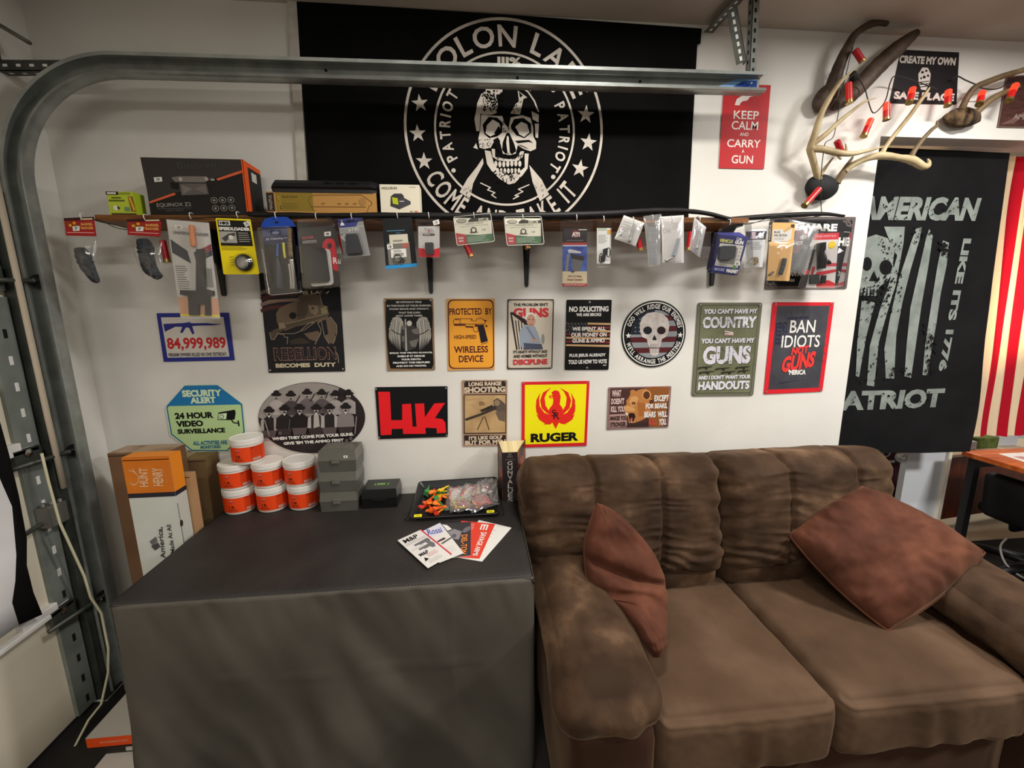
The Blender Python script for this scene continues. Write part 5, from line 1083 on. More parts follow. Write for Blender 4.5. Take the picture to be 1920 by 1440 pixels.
# tall clamshell with blue picture
t = packet('hanging_packet', h5, (430, 190), YF, 'tall clear clamshell with black, blue and cream card'); cq = [(215, 325), (600, 325), (595, 1245), (205, 1245)]
a, _ = sheet('card', t, h5, cq, YF, H('#2c2624'), .001); q = Q(a, cq); a.up(); q.rect(.0, .245, 1, .285, H('#cc3a35')); q.rect(0, .285, 1, .31, H('#c9d6e8')); q.rect(0, .31, 1, .74, noisy('blue_print', '#3a3f9c', '#4c78c8', scale=26, rough=.4)); q.poly([(0, .74), (.32, .74), (.42, .77), (.52, .74), (1, .74), (1, .95), (0, .95)][::-1], H('#e3d3b0')); q.rect(0, .95, 1, 1, H('#b9252c')); a.up()
q.ell(.52, .10, .13, .065, H('#a02a32')); q.poly([(.2, .38), (.28, .355), (.75, .40), (.76, .43), (.25, .42)][::-1], Wt); q.poly([(.18, .44), (.3, .42), (.22, .74), (.10, .74)][::-1], H('#8d8a86')); q.poly([(.38, .46), (.85, .52), (.72, .74), (.42, .74)][::-1], H('#77726e')); a.up(); q.poly([(.33, .43), (.90, .49), (.86, .56), (.36, .52)][::-1], H('#332c29')); q.text('ATI', .36, .065, .70, .145, H('#e6dcd6'), .08); q.rect(.16, .205, .84, .215, H('#8d8883')); q.text('AR-15 Mag', .22, .81, .78, .845, H('#8a3b2d'), .03); q.text('Dust Covers', .20, .865, .82, .90, H('#8a3b2d'), .03); q.text('LIMITED LIFETIME WARRANTY', .08, .965, .93, .985, Wt, .02); q.rect(.64, .015, .98, .03, Wt); a.b.build('card', t)
a = blister('clamshell', t, h5, [(145, 200), (695, 195), (655, 1305), (165, 1312)], YF-.001, .010, CLR, .006, .003); blister('blister', t, h5, [(205, 310), (655, 300), (640, 1250), (200, 1250)], YF-.006, .012, CLR, .005, .004)
# swivel blister
t = packet('hanging_packet', h5, (860, 215), YF, 'narrow white blister with a pair of black sling swivels'); cq = [(755, 320), (970, 320), (962, 885), (755, 885)]
a, _ = sheet('card', t, h5, cq, YF, H('#e0deda'), .001); q = Q(a, cq); a.up(); q.rect(.05, 0, .75, .06, H('#a9b89e')); q.rect(.78, .04, 1, .17, H('#d9a24f')); q.lines(.1, .19, .92, .44, 7, H('#a9a7a2'), .3); a.b.build('card', t)
b = B(); 
for (x, y) in ((820, 795), (940, 705)): c = PY(1030+x/8.47, 390+y/8.47, YF-.008); b.tube([c+Vector((.006*math.cos(k*.3142), 0, .0165*math.sin(k*.3142))) for k in range(21)], .0016, C('#26211f', .3, .5), 8)
b.build('swivel_loop', t); bx('swivel_base', t, h5, [(825, 760), (890, 745), (885, 850), (830, 860)], YF-.003, .010, RUB, .002); bx('swivel_base', t, h5, [(862, 650), (930, 630), (925, 740), (865, 755)], YF-.003, .010, RUB, .002)
blister('blister', t, h5, [(722, 212), (978, 210), (958, 945), (715, 945)], YF-.0008, .018, CLR, .004, .003)
# small bags
t = packet('hanging_packet', h5, (1340, 150), YF, 'small tilted silvery bag beside a red shell, right of white blister'); cq = [(1185, 112), (1510, 235), (1370, 608), (1035, 490)]
a, _ = sheet('insert', t, h5, cq, YF, H('#cfccc6'), .001); q = Q(a, cq); a.up(); q.lines(.1, .2, .5, .9, 6, H('#a5a29c'), .3); q.rect(.05, .45, .18, .6, H('#c9a2aa')); q.ell(.2, .78, .05, .05, H('#6a6a6a')); a.b.build('insert', t); lump('small_part', t, h5, [(1350, 250), (1310, 400), (1270, 530)], .008, YF-.006, C('#a9a8a2', .3, .4)); bag('bag', t, h5, cq, YF-.006, SBAG, .010, 5)
t = packet('hanging_packet', h6, (290, 130), YF, 'clear zip bag with a long ribbed grey rail'); cq = [(135, 128), (415, 92), (400, 890), (222, 925)]
bx('rail', t, h6, [(195, 300), (370, 290), (345, 880), (240, 890)], YF+.006, .010, noisy('ribbed_grey', '#5d6064', '#84878b', scale=1.2, rough=.4, stretch=(1, 1, 120)), .003); a = art(h6, YF-.010); sticker(a, [(318, 200), (400, 198), (400, 260), (318, 262)], '14'); a.b.build('price_sticker', t); bag('zip_bag', t, h6, cq, YF-.006, SBAG, .008, 6)
t = packet('hanging_packet', h6, (590, 120), YF, 'white paper backed zip bag with a short blue-grey rail'); cq = [(412, 135), (768, 112), (770, 858), (436, 860)]
a, _ = sheet('paper_insert', t, h6, cq, YF, H('#e2ddd9'), .001); q = Q(a, cq); a.up(); q.text('CAR', .08, .26, .42, .36, H('#b3a9a6'), .0); q.lines(.5, .16, .9, .30, 4, H('#c7a9a6'), .3); a.b.build('paper_insert', t); lump('short_rail', t, h6, [(690, 480), (650, 600), (600, 760)], .009, YF-.004, C('#7a8794', .4)); lump('clip', t, h6, [(600, 770), (550, 790), (480, 830)], .007, YF-.004, C('#97938f', .35)); bag('zip_bag', t, h6, cq, YF-.004, SBAG, .010, 7)
t = packet('hanging_packet', h6, (1020, 150), YF, 'crumpled silvery bag with pink print next to a red shell'); cq = [(935, 142), (1120, 300), (1020, 775), (855, 650)]
a, _ = sheet('insert', t, h6, cq, YF, H('#c4bfbf'), .001); q = Q(a, cq); a.up(); q.poly([(.0, .3), (.35, .3), (.3, .9), (.05, .9)][::-1], H('#c9aab2')); sticker(a, [(945, 265), (1000, 262), (1005, 310), (950, 316)], '4'); a.b.build('insert', t); lump('small_part', t, h6, [(1010, 350), (990, 500), (960, 640)], .010, YF-.005, C('#b4b4b0', .3, .3)); bag('bag', t, h6, cq, YF-.006, SBAG, .010, 8)
# magnet box in clamshell
t = packet('hanging_packet', h6, (1490, 215), YF, 'blue and white boxed magnet in a clamshell near the shelf end'); cq = [(1285, 400), (1770, 480), (1620, 1045), (1135, 960)]; NVY = H('#2a2c66')
fq = [(1340, 420), (1775, 465), (1610, 1048), (1200, 1000)]
a = art(h6, YF-.028); a.k = 0; o = oc(a, fq, .001); a.b.prism([a.P(*p) for p in o], (0, .027, 0), NVY); sq = [(1245, 385), (1340, 420), (1200, 1000), (1120, 960)]
a.b.face([PY(1190+p[0]/8.348, 390+p[1]/8.348, y) for p, y in ((sq[3], YF-.004), (sq[2], YF-.028), (sq[1], YF-.028), (sq[0], YF-.004))], H('#221f3a')); a.b.face([PY(1190+p[0]/8.348, 390+p[1]/8.348, y) for p, y in ((fq[0], YF-.028), (fq[1], YF-.028), (1650 and (1640, 380), YF-.004), (sq[0], YF-.004))], H('#3b3d80'))
a.k = 1; a.up(); q = Q(a, fq); q.rect(.06, .22, .92, .82, H('#c9c4bb')); a.up(); q.rect(.2, .3, .75, .74, H('#8b8883')); q.text('VEHICLE', .02, .10, .50, .19, H('#d8d26a'), .04); q.text('Cafe', .60, .02, .80, .09, Wt, .02); q.text('GUN', .58, .10, .88, .20, Wt, .06); q.text('SECURE', .08, .88, .46, .95, H('#9a9ab5'), .04); q.text('MAGNET', .54, .87, .98, .97, Wt, .05)
for k in range(9): q.ell(.12+.09*k if k < 5 else .84, .78 if k < 5 else .3+.1*(k-5), .02, .02, H('#7a766f'), 8)
a.up(); sticker(a, [(1560, 840), (1648, 836), (1642, 900), (1556, 905)], '35'); q.ell(.80, .81, .07, .05, H('#5a8a45')); a.b.build('box', t)
bx('magnet', t, h6, [(1350, 590), (1600, 590), (1560, 800), (1320, 810)], YF-.028, .016, C('#3a3c3f', .4), .010, .003)
blister('clamshell', t, h6, [(1245, 228), (1715, 235), (1770, 1040), (1100, 1000)], YF-.001, .050, CLR, .008, .008)
# right cluster in front of the framed sign
YR = -.115
t = packet('hanging_packet', h7, (275, 240), -.15, 'clear bag with dark logo card and a brass coloured coil'); cq = [(75, 340), (400, 330), (330, 925), (45, 930)]
a, _ = sheet('card', t, h7, cq, -.15, H('#d3d3d3'), .001); q = Q(a, cq); a.up(); q.rect(0, .05, 1, .27, H('#2a2030')); a.up(); q.poly([(.2, .25), (.28, .15), (.25, .07), (.48, .07), (.46, .15), (.58, .25)][::-1], H('#e3c9d2')); sticker(a, [(280, 412), (345, 408), (345, 470), (278, 478)], '18'); q.lines(.25, .34, .85, .55, 5, H('#9b9b9b'), .25); q.ell(.14, .37, .05, .03, H('#6a6a6a')); a.b.build('card', t)
b = B(); 
for (x, y, r) in ((170, 830, .016), (215, 850, .013), (190, 820, .019)): c = PY(1390+x/8.348, 390+y/8.348, -.155); b.tube([c+Vector((r*math.cos(k*.3142), .002*math.sin(k*1.9), r*.62*math.sin(k*.3142+.3))) for k in range(21)], .0022, C('#9a7d55', .4, .3), 8)
b.build('coil', t); bag('clear_bag', t, h7, cq, -.157, BAG, .008, 9)
t = packet('hanging_packet', h7, (650, 230), YR-.02, 'tan card bag with a short black rail section'); cq = [(455, 225), (850, 230), (750, 1145), (400, 1135)]
a, _ = sheet('card', t, h7, cq, YR-.02, H('#d6a968'), .001); q = Q(a, cq); a.up(); q.rect(-.06, 0, .08, .33, H('#2e2320')); q.poly([(.12, .12), (.55, .12), (.88, .08), (.88, .27), (.75, .32), (.12, .33)][::-1], H('#c7c3bc')); a.up(); q.text('M-LOK', .18, .145, .42, .185, H('#5a5148'), .03); q.text('RAIL SECTION', .18, .20, .70, .24, H('#5a5148'), .03); q.lines(.18, .265, .6, .31, 2, H('#8a8278'), .3); q.rect(.83, .03, .96, .085, H('#3a2c25')); q.poly([(.52, .14), (.78, .06), (.85, .10), (.6, .17)][::-1], H('#c09a62')); q.text('MAGPUL', -.035, .03, .035, .30, H('#c9c0b5'), .0, 1); a.b.build('card', t)
lump('rail_section', t, h7, [(680, 790), (655, 900), (610, 1040)], [.010, .011, .010], YR-.027, noisy('ribbed_black', '#1d2429', '#3d464d', scale=1, rough=.45, stretch=(1, 1, 100)), 4, 1); lump('rail_screw', t, h7, [(500, 1000), (440, 1050)], .006, YR-.027, C('#6a6866', .4, .3)); bag('clear_bag', t, h7, [(400, 530), (860, 540), (755, 1148), (355, 1130)], YR-.030, BAG, .008, 10)
t = packet('hanging_packet', h7, (960, 180), YR, 'silvery clear bag with a long grey ribbed rail held at an angle'); cq = [(745, 185), (1245, 250), (1000, 1050), (760, 1000)]
a, _ = sheet('card', t, h7, [(850, 350), (1100, 330), (960, 720), (810, 700)], YR+.006, H('#8a5560'), .001); sticker(a, [(912, 440), (1020, 428), (1022, 478), (914, 492)], '14'); sticker(a, [(848, 530), (960, 516), (960, 572), (850, 582)], '10'); a.b.build('card', t)
lump('long_rail', t, h7, [(1075, 460), (960, 720), (850, 960)], .014, YR-.004, noisy('ribbed_dark_grey', '#2f3335', '#54585a', scale=1, rough=.45, stretch=(1, 1, 110)), 6, .7); bag('clear_bag', t, h7, cq, YR-.012, SBAG, .010, 11)
t = packet('hanging_packet', h7, (1300, 250), YR+.02, 'red and white clamshell with a black weapon light, rightmost packet'); cq = [(1150, 400), (1530, 385), (1460, 1250), (890, 1240)]
a, _ = sheet('card', t, h7, cq, YR+.028, H('#dcd5d2'), .001); q = Q(a, cq); a.up(); q.rect(0, 0, 1, .12, H('#d33340')); q.text('DUAL MOUNT RL-R', .12, .035, .88, .075, H('#f0b8ba'), .02); q.poly([(0, .35), (.12, .2), (.17, .2), (.12, 1), (0, 1)], H('#2c2826')) if False else q.rect(0, .3, .2, 1, H('#2c2826')); q.poly([(.24, .62), (.34, .62), (.32, .8), (.24, .86)][::-1], H('#d02a2e')); q.rect(.55, .55, 1, .61, H('#c9424f')); q.poly([(.4, .72), (1, .66), (1, .71), (.4, .80)][::-1], H('#d02a36')); q.poly([(.45, .9), (.8, .86), (1, .92), (1, 1), (.5, 1)][::-1], H('#d02a2e')); a.up(); q.ell(.10, .72, .08, .05, H('#c9383c')); q.text('CRIMSON', .04, .42, .12, .68, H('#d9d5d2'), .0, 1); q.ell(.76, .22, .13, .07, H('#e3c22a')); a.b.build('card', t)
lump('weapon_light', t, h7, [(1255, 545), (1250, 640), (1240, 700), (1260, 800), (1250, 950)], [.020, .020, .017, .022, .019], YR+.010, C('#141416', .3), 14, .7); lump('switch_lever', t, h7, [(1270, 860), (1340, 830), (1380, 870)], .010, YR+.006, C('#141416', .3)); bx('battery_box', t, h7, [(1090, 1040), (1230, 1035), (1210, 1190), (1085, 1190)], YR+.024, .010, C('#1e2320', .4), .002); lump('battery', t, h7, [(1290, 1050), (1280, 1180)], .010, YR+.016, C('#2c2c2c', .3, .3), flat=1)
blister('clamshell', t, h7, [(1145, 360), (1610, 365), (1480, 1260), (885, 1265)], YR+.027, .046, CLR, .006, .010)

# ================================================================== BOXES ON THE SHELF
cB1 = (190, 280, 6.194)
def shelf_box(name, label, crop, q, Y, back, mfront, mside, mtop, cat='box', bev=.0012):
    """upright carton: front face from a pixel quad (its lower edge put on the shelf), depth back to Y=back"""
    c = [PY(crop[0]+p[0]/crop[2], crop[1]+p[1]/crop[2], Y) for p in q]; xl, xr = (c[0].x+c[3].x)/2, (c[1].x+c[2].x)/2; zt = (c[0].z+c[1].z)/2
    zl, zr = shz(xl)+.0005, shz(xr)+.0005
    P8 = [(xl, Y, zl), (xr, Y, zr), (xr, back, zr), (xl, back, zl), (xl, Y, zt), (xr, Y, zt), (xr, back, zt), (xl, back, zt)]
    b_ = B(); b_.hexa(P8, mside, {1: mtop, 2: mfront, 4: mside}); a = Art(b_, (xl, Y, zl)); a.crop(*crop); return a, (xl, xr, zl, zt)
ORG = H('#e2571c'); DKB = H('#1c1a19')
q_ = [(452, 92), (1632, 118), (1715, 720), (592, 765)]
a, (xl, xr, zl, zt) = shelf_box('c', '', cB1, q_, -.17, -.05, DKB, DKB, H('#2b2825'))
b_ = a.b; b_.box((xr-.0225, -.17, (zl+zt)/2), (.045, .0016, zt-zl), ORG) if False else None
q = Q(a, q_); a.up(); q.poly([(0, 0), (1, 0), (1, .21), (.70, .36), (.30, .62), (0, .78)][::-1], H('#35312e')); a.up(); q.poly([(0, .765), (.27, .62), (.285, .655), (0, .80)][::-1], H('#d4603c')); q.poly([(.72, .37), (1, .20), (1, .25), (.73, .41)][::-1], H('#d4603c')); a.up()
q.poly([(.27, .35), (.34, .33), (.62, .33), (.65, .39), (.60, .44), (.30, .43)][::-1], H('#77716c')); q.poly([(.34, .46), (.61, .46), (.62, .66), (.34, .67)][::-1], H('#5d5854')); q.poly([(.25, .43), (.34, .44), (.32, .57), (.25, .54)][::-1], H('#141312')); q.rect(.66, .37, .70, .41, H('#9a948e')); a.up(); q.poly([(.36, .48), (.46, .56), (.36, .65)][::-1], H('#77716c')); q.poly([(.60, .48), (.48, .56), (.60, .65)][::-1], H('#6d6762')); q.ell(.36, .38, .016, .035, H('#b4aea7')); q.ell(.62, .375, .016, .035, H('#aaa49d'))
q.text('EQUINOX Z2', .07, .80, .42, .875, H('#aaa49c'), .0); q.rect(.07, .895, .42, .90, H('#7a746d')); q.text('NIGHT VISION', .15, .92, .33, .945, H('#6d6761'), .0); q.text('Bushnell', .35, .07, .74, .20, H('#3f3b38'), .03); sticker(a, [(612, 328), (705, 322), (714, 374), (624, 382)], '279')
for i in range(3):
    for j in range(2):
        u, v = .665+.085*i, .775+.15*j; q.ell(u, v, .036, .058, H('#8a847d')); a.up(); q.ell(u, v, .029, .047, DKB); a.up(); q.ell(u, v, .014, .024, H('#8a847d'), 8); a.k -= 2
e = Art(b_, (xr, -.17, zl), (0, 1, 0), (0, 0, 1)); hh = zt-zl; e.rect(0, 0, .028, hh, ORG); e.rect(.028, hh*.92, .12, hh, ORG); e.up(); e.rect(.05, hh*.70, .085, hh*.86, H('#c9c4bb'))
a.up(); a.rect(xr-xl-.004, 0, xr-xl, hh, ORG)
b_.build('carton', label='dark grey carton with orange stripes and a night vision scope picture', cat='box')
# lime battery/ammunition carton
q_ = [(48, 490), (345, 492), (420, 765), (112, 762)]; LIME = H('#a9bc2a')
a, (xl, xr, zl, zt) = shelf_box('c', '', cB1, q_, -.19, -.14, H('#b4c33a'), LIME, LIME); q = Q(a, q_); a.up(); q.rect(0, 0, .48, .14, K); q.rect(.82, .2, 1, .85, H('#7a4a17')); q.rect(.05, .35, .66, .42, H('#55661c')); q.rect(.04, .92, .98, .995, H('#4a3a1c')); q.ell(.25, .70, .09, .11, H('#e4e2d2')); a.up(); q.rect(.05, .03, .40, .11, H('#d9d6cc')); q.rect(.52, .03, .95, .12, H('#8a9a30')); q.poly([(.84, .23), (.93, .22), (.99, .80), (.90, .82)][::-1], H('#d6a02c')); q.rect(.18, .24, .55, .29, H('#3f4a1a')); q.rect(.58, .66, .78, .84, H('#6a8a66')); q.ell(.36, .70, .05, .07, H('#3a3a2c'), 8); a.b.build('carton', label='small lime green carton at the left end of the shelf', cat='box')
# black handguard lying on the tan box
cH = (490, 300, 6.0)
b = B(); zb = PY(514, 361, -.15).z+.0012; yc = -.11
pr = [(-.042, 0), (-.042, .012), (-.05, .018), (-.04, .032), (-.022, .046), (.03, .046), (.042, .03), (.042, 0)]
xs = [PY(507, 340, -.15).x, PY(512, 340, -.15).x, PY(694, 340, -.15).x, PY(705, 340, -.15).x]; sc = [.82, 1, 1, .9]
for i in range(3):
    for j in range(len(pr)):
        k = (j+1) % len(pr); b.face([(xs[i], yc+pr[j][0]*sc[i], zb+pr[j][1]*sc[i]), (xs[i], yc+pr[k][0]*sc[i], zb+pr[k][1]*sc[i]), (xs[i+1], yc+pr[k][0]*sc[i+1], zb+pr[k][1]*sc[i+1]), (xs[i+1], yc+pr[j][0]*sc[i+1], zb+pr[j][1]*sc[i+1])], C('#17171a', .5))
for i, s_ in ((0, -1), (3, 1)): b.face([(xs[i], yc+p[0]*sc[i], zb+p[1]*sc[i]) for p in (pr if s_ < 0 else pr[::-1])], C('#17171a', .5))
for u in (.56, .69, .82): x = xs[1]+(xs[2]-xs[1])*u; b.box((x, yc-.0405, zb+.030), (.026, .012, .004), C('#020202', .9), Matrix.Rotation(-.9, 3, 'X'))
b.build('handguard', label='black plastic rifle handguard lying on the tan carton', cat='rifle part')
q_ = [(140, 365), (1295, 360), (1302, 590), (160, 575)]; TAN = H('#b98a4a')
a, (xl, xr, zl, zt) = shelf_box('c', '', cH, [(50, 368), (1295, 360), (1302, 590), (75, 575)], -.15, -.06, TAN, DKB, TAN); q = Q(a, [(50, 368), (1295, 360), (1302, 590), (75, 575)]); a.up(); q.rect(0, 0, .068, 1, H('#2a211c')); q.rect(.085, .02, .42, .98, H('#8a7428')); a.up(); q.text('MAGPUL', .02, .12, .048, .92, H('#b9b0a5'), .0, 1); q.text('MOE', .10, .12, .13, .94, H('#a98c3c'), .02, 1); q.text('Hand Guard', .14, .17, .28, .27, H('#4f431c'), .03); q.lines(.14, .58, .34, .9, 4, H('#6d5c24'), .3)
o = [(.38, .45), (.40, .20), (.44, .14), (.86, .14), (.90, .28), (.955, .50), (.955, .62), (.93, .70), (.91, .98)]; 
for p0, p1 in zip(o, o[1:]): a.pline([bil(q.q, *p0), bil(q.q, *p1)], 6, H('#6e5028'))
for p0, p1 in (((.39, .74), (.90, .74)), ((.38, .45), (.40, .74)), ((.40, .74), (.43, .97))): a.pline([bil(q.q, *p0), bil(q.q, *p1)], 6, H('#6e5028'))
for u in (.51, .66, .73, .80): q.ell(u, .58, .018, .04, H('#8a6638'), 10)
q.ell(.87, .48, .03, .2, H('#a37a42')); a.b.build('carton', label='long flat tan carton with handguard drawing under the black handguard', cat='box')
q_ = [(1325, 278), (1770, 275), (1795, 592), (1352, 595)]; CRM = H('#e6dfc9')
a, (xl, xr, zl, zt) = shelf_box('c', '', cH, q_, -.15, -.09, CRM, CRM, CRM); q = Q(a, q_); a.up(); q.text('HOLOSUN', .06, .08, .44, .17, H('#2a2826'), .01); q.rect(.76, .08, .92, .11, H('#b4ae9e')); q.poly([(.27, .42), (.36, .32), (.55, .32), (.60, .40), (.60, .52), (.76, .60), (.76, .70), (.46, .88), (.24, .76)][::-1], H('#38363a')); a.up(); q.poly([(.30, .45), (.44, .48), (.45, .72), (.31, .68)][::-1], H('#b9c21f')); q.poly([(.46, .88), (.46, .52), (.60, .47), (.76, .60), (.76, .70)][::-1], H('#454347')); q.rect(.48, .58, .60, .61, H('#cfcac0')); q.text('X2', .72, .94, .80, .98, K, .03); q.rect(.84, .94, .93, .98, H('#d8674c')); a.b.build('carton', label='small cream carton with a red dot sight picture', cat='box')
# ================================================================== STRING OF SHOTGUN SHELL LIGHTS
def emit(name, h, s, rough=.35):
    m = bpy.data.materials.new(name); m.use_nodes = True; bs = m.node_tree.nodes['Principled BSDF']
    bs.inputs['Base Color'].default_value = lin(h); bs.inputs['Roughness'].default_value = rough
    bs.inputs['Emission Color'].default_value = (1.0, .035, .01, 1); bs.inputs['Emission Strength'].default_value = s; return m
SHD, SHL = C('#a5101a', .3, 0, 'red_shell_plastic'), emit('red_shell_lit', '#b01018', 1.6); SHM = emit('red_shell_dim', '#a51018', .16); BRASS = C('#a98a52', .35, .8, 'brass')
WIRE = C('#23231f', .6, 0, 'dark_wire')
sl = thing('string_lights', PY(1540, 402, -.06), 'string of red shotgun shell lights along the shelf and around the antlers', 'string lights')
b = B(); ww = [(165, 411, -.205), (190, 416, -.21), (215, 424, -.21), (240, 430, -.21), (268, 420, -.21), (300, 413, -.212), (360, 411, -.212), (430, 407, -.212), (480, 412, -.212), (530, 407, -.212), (590, 403, -.212), (640, 414, -.212), (700, 411, -.212), (750, 414, -.212), (800, 411, -.212), (850, 417, -.212), (920, 414, -.212), (1000, 413, -.212), (1040, 411, -.212), (1085, 416, -.212), (1130, 410, -.212), (1165, 416, -.212), (1230, 411, -.212), (1290, 415, -.212), (1345, 413, -.208), (1400, 420, -.16), (1450, 410, -.14), (1500, 412, -.11), (1541, 404, -.075)]
for dz in (0, .003):
    pts = densify([PY(x, y, Y)+Vector((0, dz*.5, dz+.004*math.sin(i*2.1+dz*900))) for i, (x, y, Y) in enumerate(ww)], 4); b.tube(pts, .0014, WIRE, 6)
cA2 = (1480, 20, 3.6); pc = lambda x, y, Y: PY(1480+x/3.6, 20+y/3.6, Y)
pw = lambda x, y, Y: PY(1480+x/3.6, 20+y/3.6, -.045+.4*Y)
b.tube(densify([PY(1541, 404, -.06), pw(215, 1330, -.05), pw(212, 1240, -.07), pw(215, 1100, -.09), pw(230, 960, -.13), pw(245, 890, -.15), pw(295, 855, -.15), pw(320, 750, -.14), pw(340, 640, -.13), pw(360, 520, -.13), pw(390, 400, -.13), pw(410, 310, -.13), pw(430, 250, -.13)], 4), .0016, WIRE, 6)
b.tube(densify([pw(400, 460, -.13), pw(450, 430, -.11), pw(510, 530, -.10), pw(530, 600, -.10), pw(565, 690, -.10), pw(620, 650, -.09), pw(655, 590, -.08), pw(680, 490, -.06), pw(720, 440, -.04), pw(860, 480, -.03), pw(1000, 530, -.03)], 4), .0022, WIRE, 6)
c7 = lambda x, y, Y: PY(1700+x/6.545, 60+y/6.545, Y)
b.tube(densify([c7(560, 580, -.03), c7(620, 540, -.03), c7(720, 590, -.04), c7(860, 650, -.06), c7(930, 690, -.07), c7(1100, 700, -.06), c7(1300, 620, -.05), c7(1500, 600, -.05)], 4), .0024, WIRE, 6)
b.build('cord', sl)
def shell(p0, p1, m, r=.0105):
    """p0: wire end, p1: brass end"""
    p0, p1 = Vector(p0), Vector(p1); ax = (p1-p0); L = ax.length
    b_ = B(); b_.lathe([(0, 0), (r*.8, .001), (r, .004), (r, L*.45), (r, L*.84), (r*.97, L*.85)], p0, m, axis=ax, n=16, seg_mats={3: SHD if m is SHD else SHM, 4: SHD}); o = b_.build('shell', sl)
    b_ = B(); b_.lathe([(r*.97, L*.84), (r*1.04, L*.85), (r*1.04, L*.96), (r*1.16, L*.965), (r*1.16, L), (r*.3, L), (r*.25, L*.985), (0, L*.985)], p0, BRASS, axis=ax, n=16); b_.build('brass_base', o)
for a0, a1, m in ((pw(205, 1200, -.10), pw(100, 1318, -.14), SHM), (pw(318, 875, -.15), pw(355, 965, -.13), SHD), (pw(400, 485, -.12), pw(405, 625, -.14), SHM), (pw(440, 262, -.13), pw(495, 345, -.14), SHD), (pw(553, 730, -.10), pw(500, 850, -.12), SHL), (pw(655, 620, -.09), pw(655, 740, -.11), SHL), (pw(835, 520, -.04), pw(808, 625, -.07), SHL), (pw(1075, 535, -.04), pw(1068, 645, -.07), SHL), (c7(930, 730, -.08), c7(890, 890, -.10), SHL), (c7(1340, 640, -.07), c7(1250, 850, -.09), SHL)): shell(a0, a1, m, .0115)
for a0, a1 in ((PY(872, 455, -.20), PY(884, 482, -.205)), (PY(1193, 438, -.195), PY(1202, 470, -.20)), (PY(1296, 434, -.195), PY(1291, 470, -.20)), (PY(304, 450, -.20), PY(314, 492, -.20)), (PY(638, 440, -.195), PY(648, 476, -.195)), (PY(984, 440, -.195), PY(990, 466, -.20))): shell(a0, a1, SHD)

# ================================================================== ANTLERS
ANT = noisy('antler_bone', '#8a7450', '#cdbb93', scale=9, rough=.5, bump=.3, bscale=70, lo=.3, hi=.7); ANTD = noisy('dark_antler', '#35281d', '#57463a', scale=14, rough=.6, bump=.4, bscale=80); ANTB = noisy('brown_antler', '#55452f', '#7a6749', scale=12, rough=.55, bump=.3, bscale=80)
FUR = noisy('brown_fur', '#2b2018', '#6a553c', scale=45, rough=1, bump=1, bscale=160, stretch=(1, 1, .4)); CAPM = C('#0e0e0f', .75, 0, 'black_skull_cap')
def branch(b_, pts, rr, m, f):
    pts = [(x, y, -.022+.36*Y) for x, y, Y in pts]      # the antlers lie close to the wall
    P3 = densify([f(*p) for p in pts], 6); n = len(P3); R_ = []
    for i in range(n):
        t_ = i/(n-1)*(len(rr)-1); k = min(int(t_), len(rr)-2); R_.append((rr[k]*(1-(t_-k))+rr[k+1]*(t_-k))*(1+.08*noise.noise((i*.7, rr[0]*90, 0))))
    b_.tube(P3, R_, m, 12)
t = thing('antler_mount', pc(205, 1190, -.004), 'pale deer antlers on a black skull cap beside the wall opening', 'antlers')
b = B(); c = pc(215, 1190, -.032)
b.grid(lambda u, v: c+Vector((.072*math.cos(2*math.pi*u)*math.sin(math.pi*v)*(1+.18*noise.noise((math.cos(6.28*u)*2, v*3, 1))), .030*math.cos(math.pi*v), .050*math.sin(2*math.pi*u)*math.sin(math.pi*v)*(1+.25*noise.noise((math.sin(6.28*u)*2, v*3, 5))))), 30, 16, CAPM); b.build('skull_cap', t, weld=True)
b = B(); branch(b, [(205, 1165, -.045), (180, 1080, -.09), (155, 990, -.14), (143, 930, -.17), (165, 860, -.18), (215, 700, -.20), (290, 560, -.22), (355, 470, -.23), (405, 425, -.235), (465, 368, -.24)], [.015, .0125, .0125, .015, .013, .011, .009, .007, .004, .001], ANT, pc)
branch(b, [(150, 910, -.17), (250, 830, -.20), (330, 755, -.22), (420, 680, -.24), (510, 615, -.25), (588, 588, -.25)], [.011, .0095, .008, .006, .004, .001], ANT, pc)
branch(b, [(143, 930, -.17), (220, 935, -.20), (320, 958, -.23), (420, 966, -.25), (530, 945, -.26), (648, 916, -.26)], [.015, .013, .0125, .010, .006, .001], ANT, pc)
branch(b, [(210, 1110, -.07), (250, 1050, -.10), (310, 975, -.12)], [.009, .006, .002], ANT, pc); branch(b, [(385, 960, -.24), (383, 920, -.245), (378, 895, -.25)], [.006, .004, .001], ANT, pc); branch(b, [(320, 965, -.22), (345, 1000, -.225), (352, 990, -.23)], [.006, .004, .002], ANT, pc); b.build('antler', t)
b = B(); branch(b, [(320, 1165, -.04), (360, 1095, -.07), (395, 1040, -.09), (430, 985, -.10)], [.014, .0125, .009, .003], ANTB, pc)
branch(b, [(375, 1085, -.08), (430, 1040, -.11), (520, 998, -.14), (620, 978, -.16), (740, 992, -.17), (830, 1010, -.18), (900, 1050, -.185), (935, 1048, -.19), (942, 1020, -.19), (932, 1000, -.19)], [.012, .012, .0125, .015, .012, .017, .014, .010, .007, .002], ANT, pc)
branch(b, [(620, 975, -.16), (650, 920, -.17), (720, 825, -.18), (800, 725, -.19), (870, 630, -.195), (920, 560, -.20), (948, 518, -.20)], [.011, .008, .008, .0075, .0075, .006, .002], ANT, pc)
branch(b, [(820, 990, -.18), (845, 945, -.185), (900, 870, -.19), (960, 805, -.195), (995, 775, -.195), (998, 742, -.195)], [.012, .009, .008, .007, .006, .002], ANTB, pc); b.build('antler', t)
t = thing('antler_mount', pc(250, 600, -.004), 'thick dark brown antlers mounted highest on the wall', 'antlers')
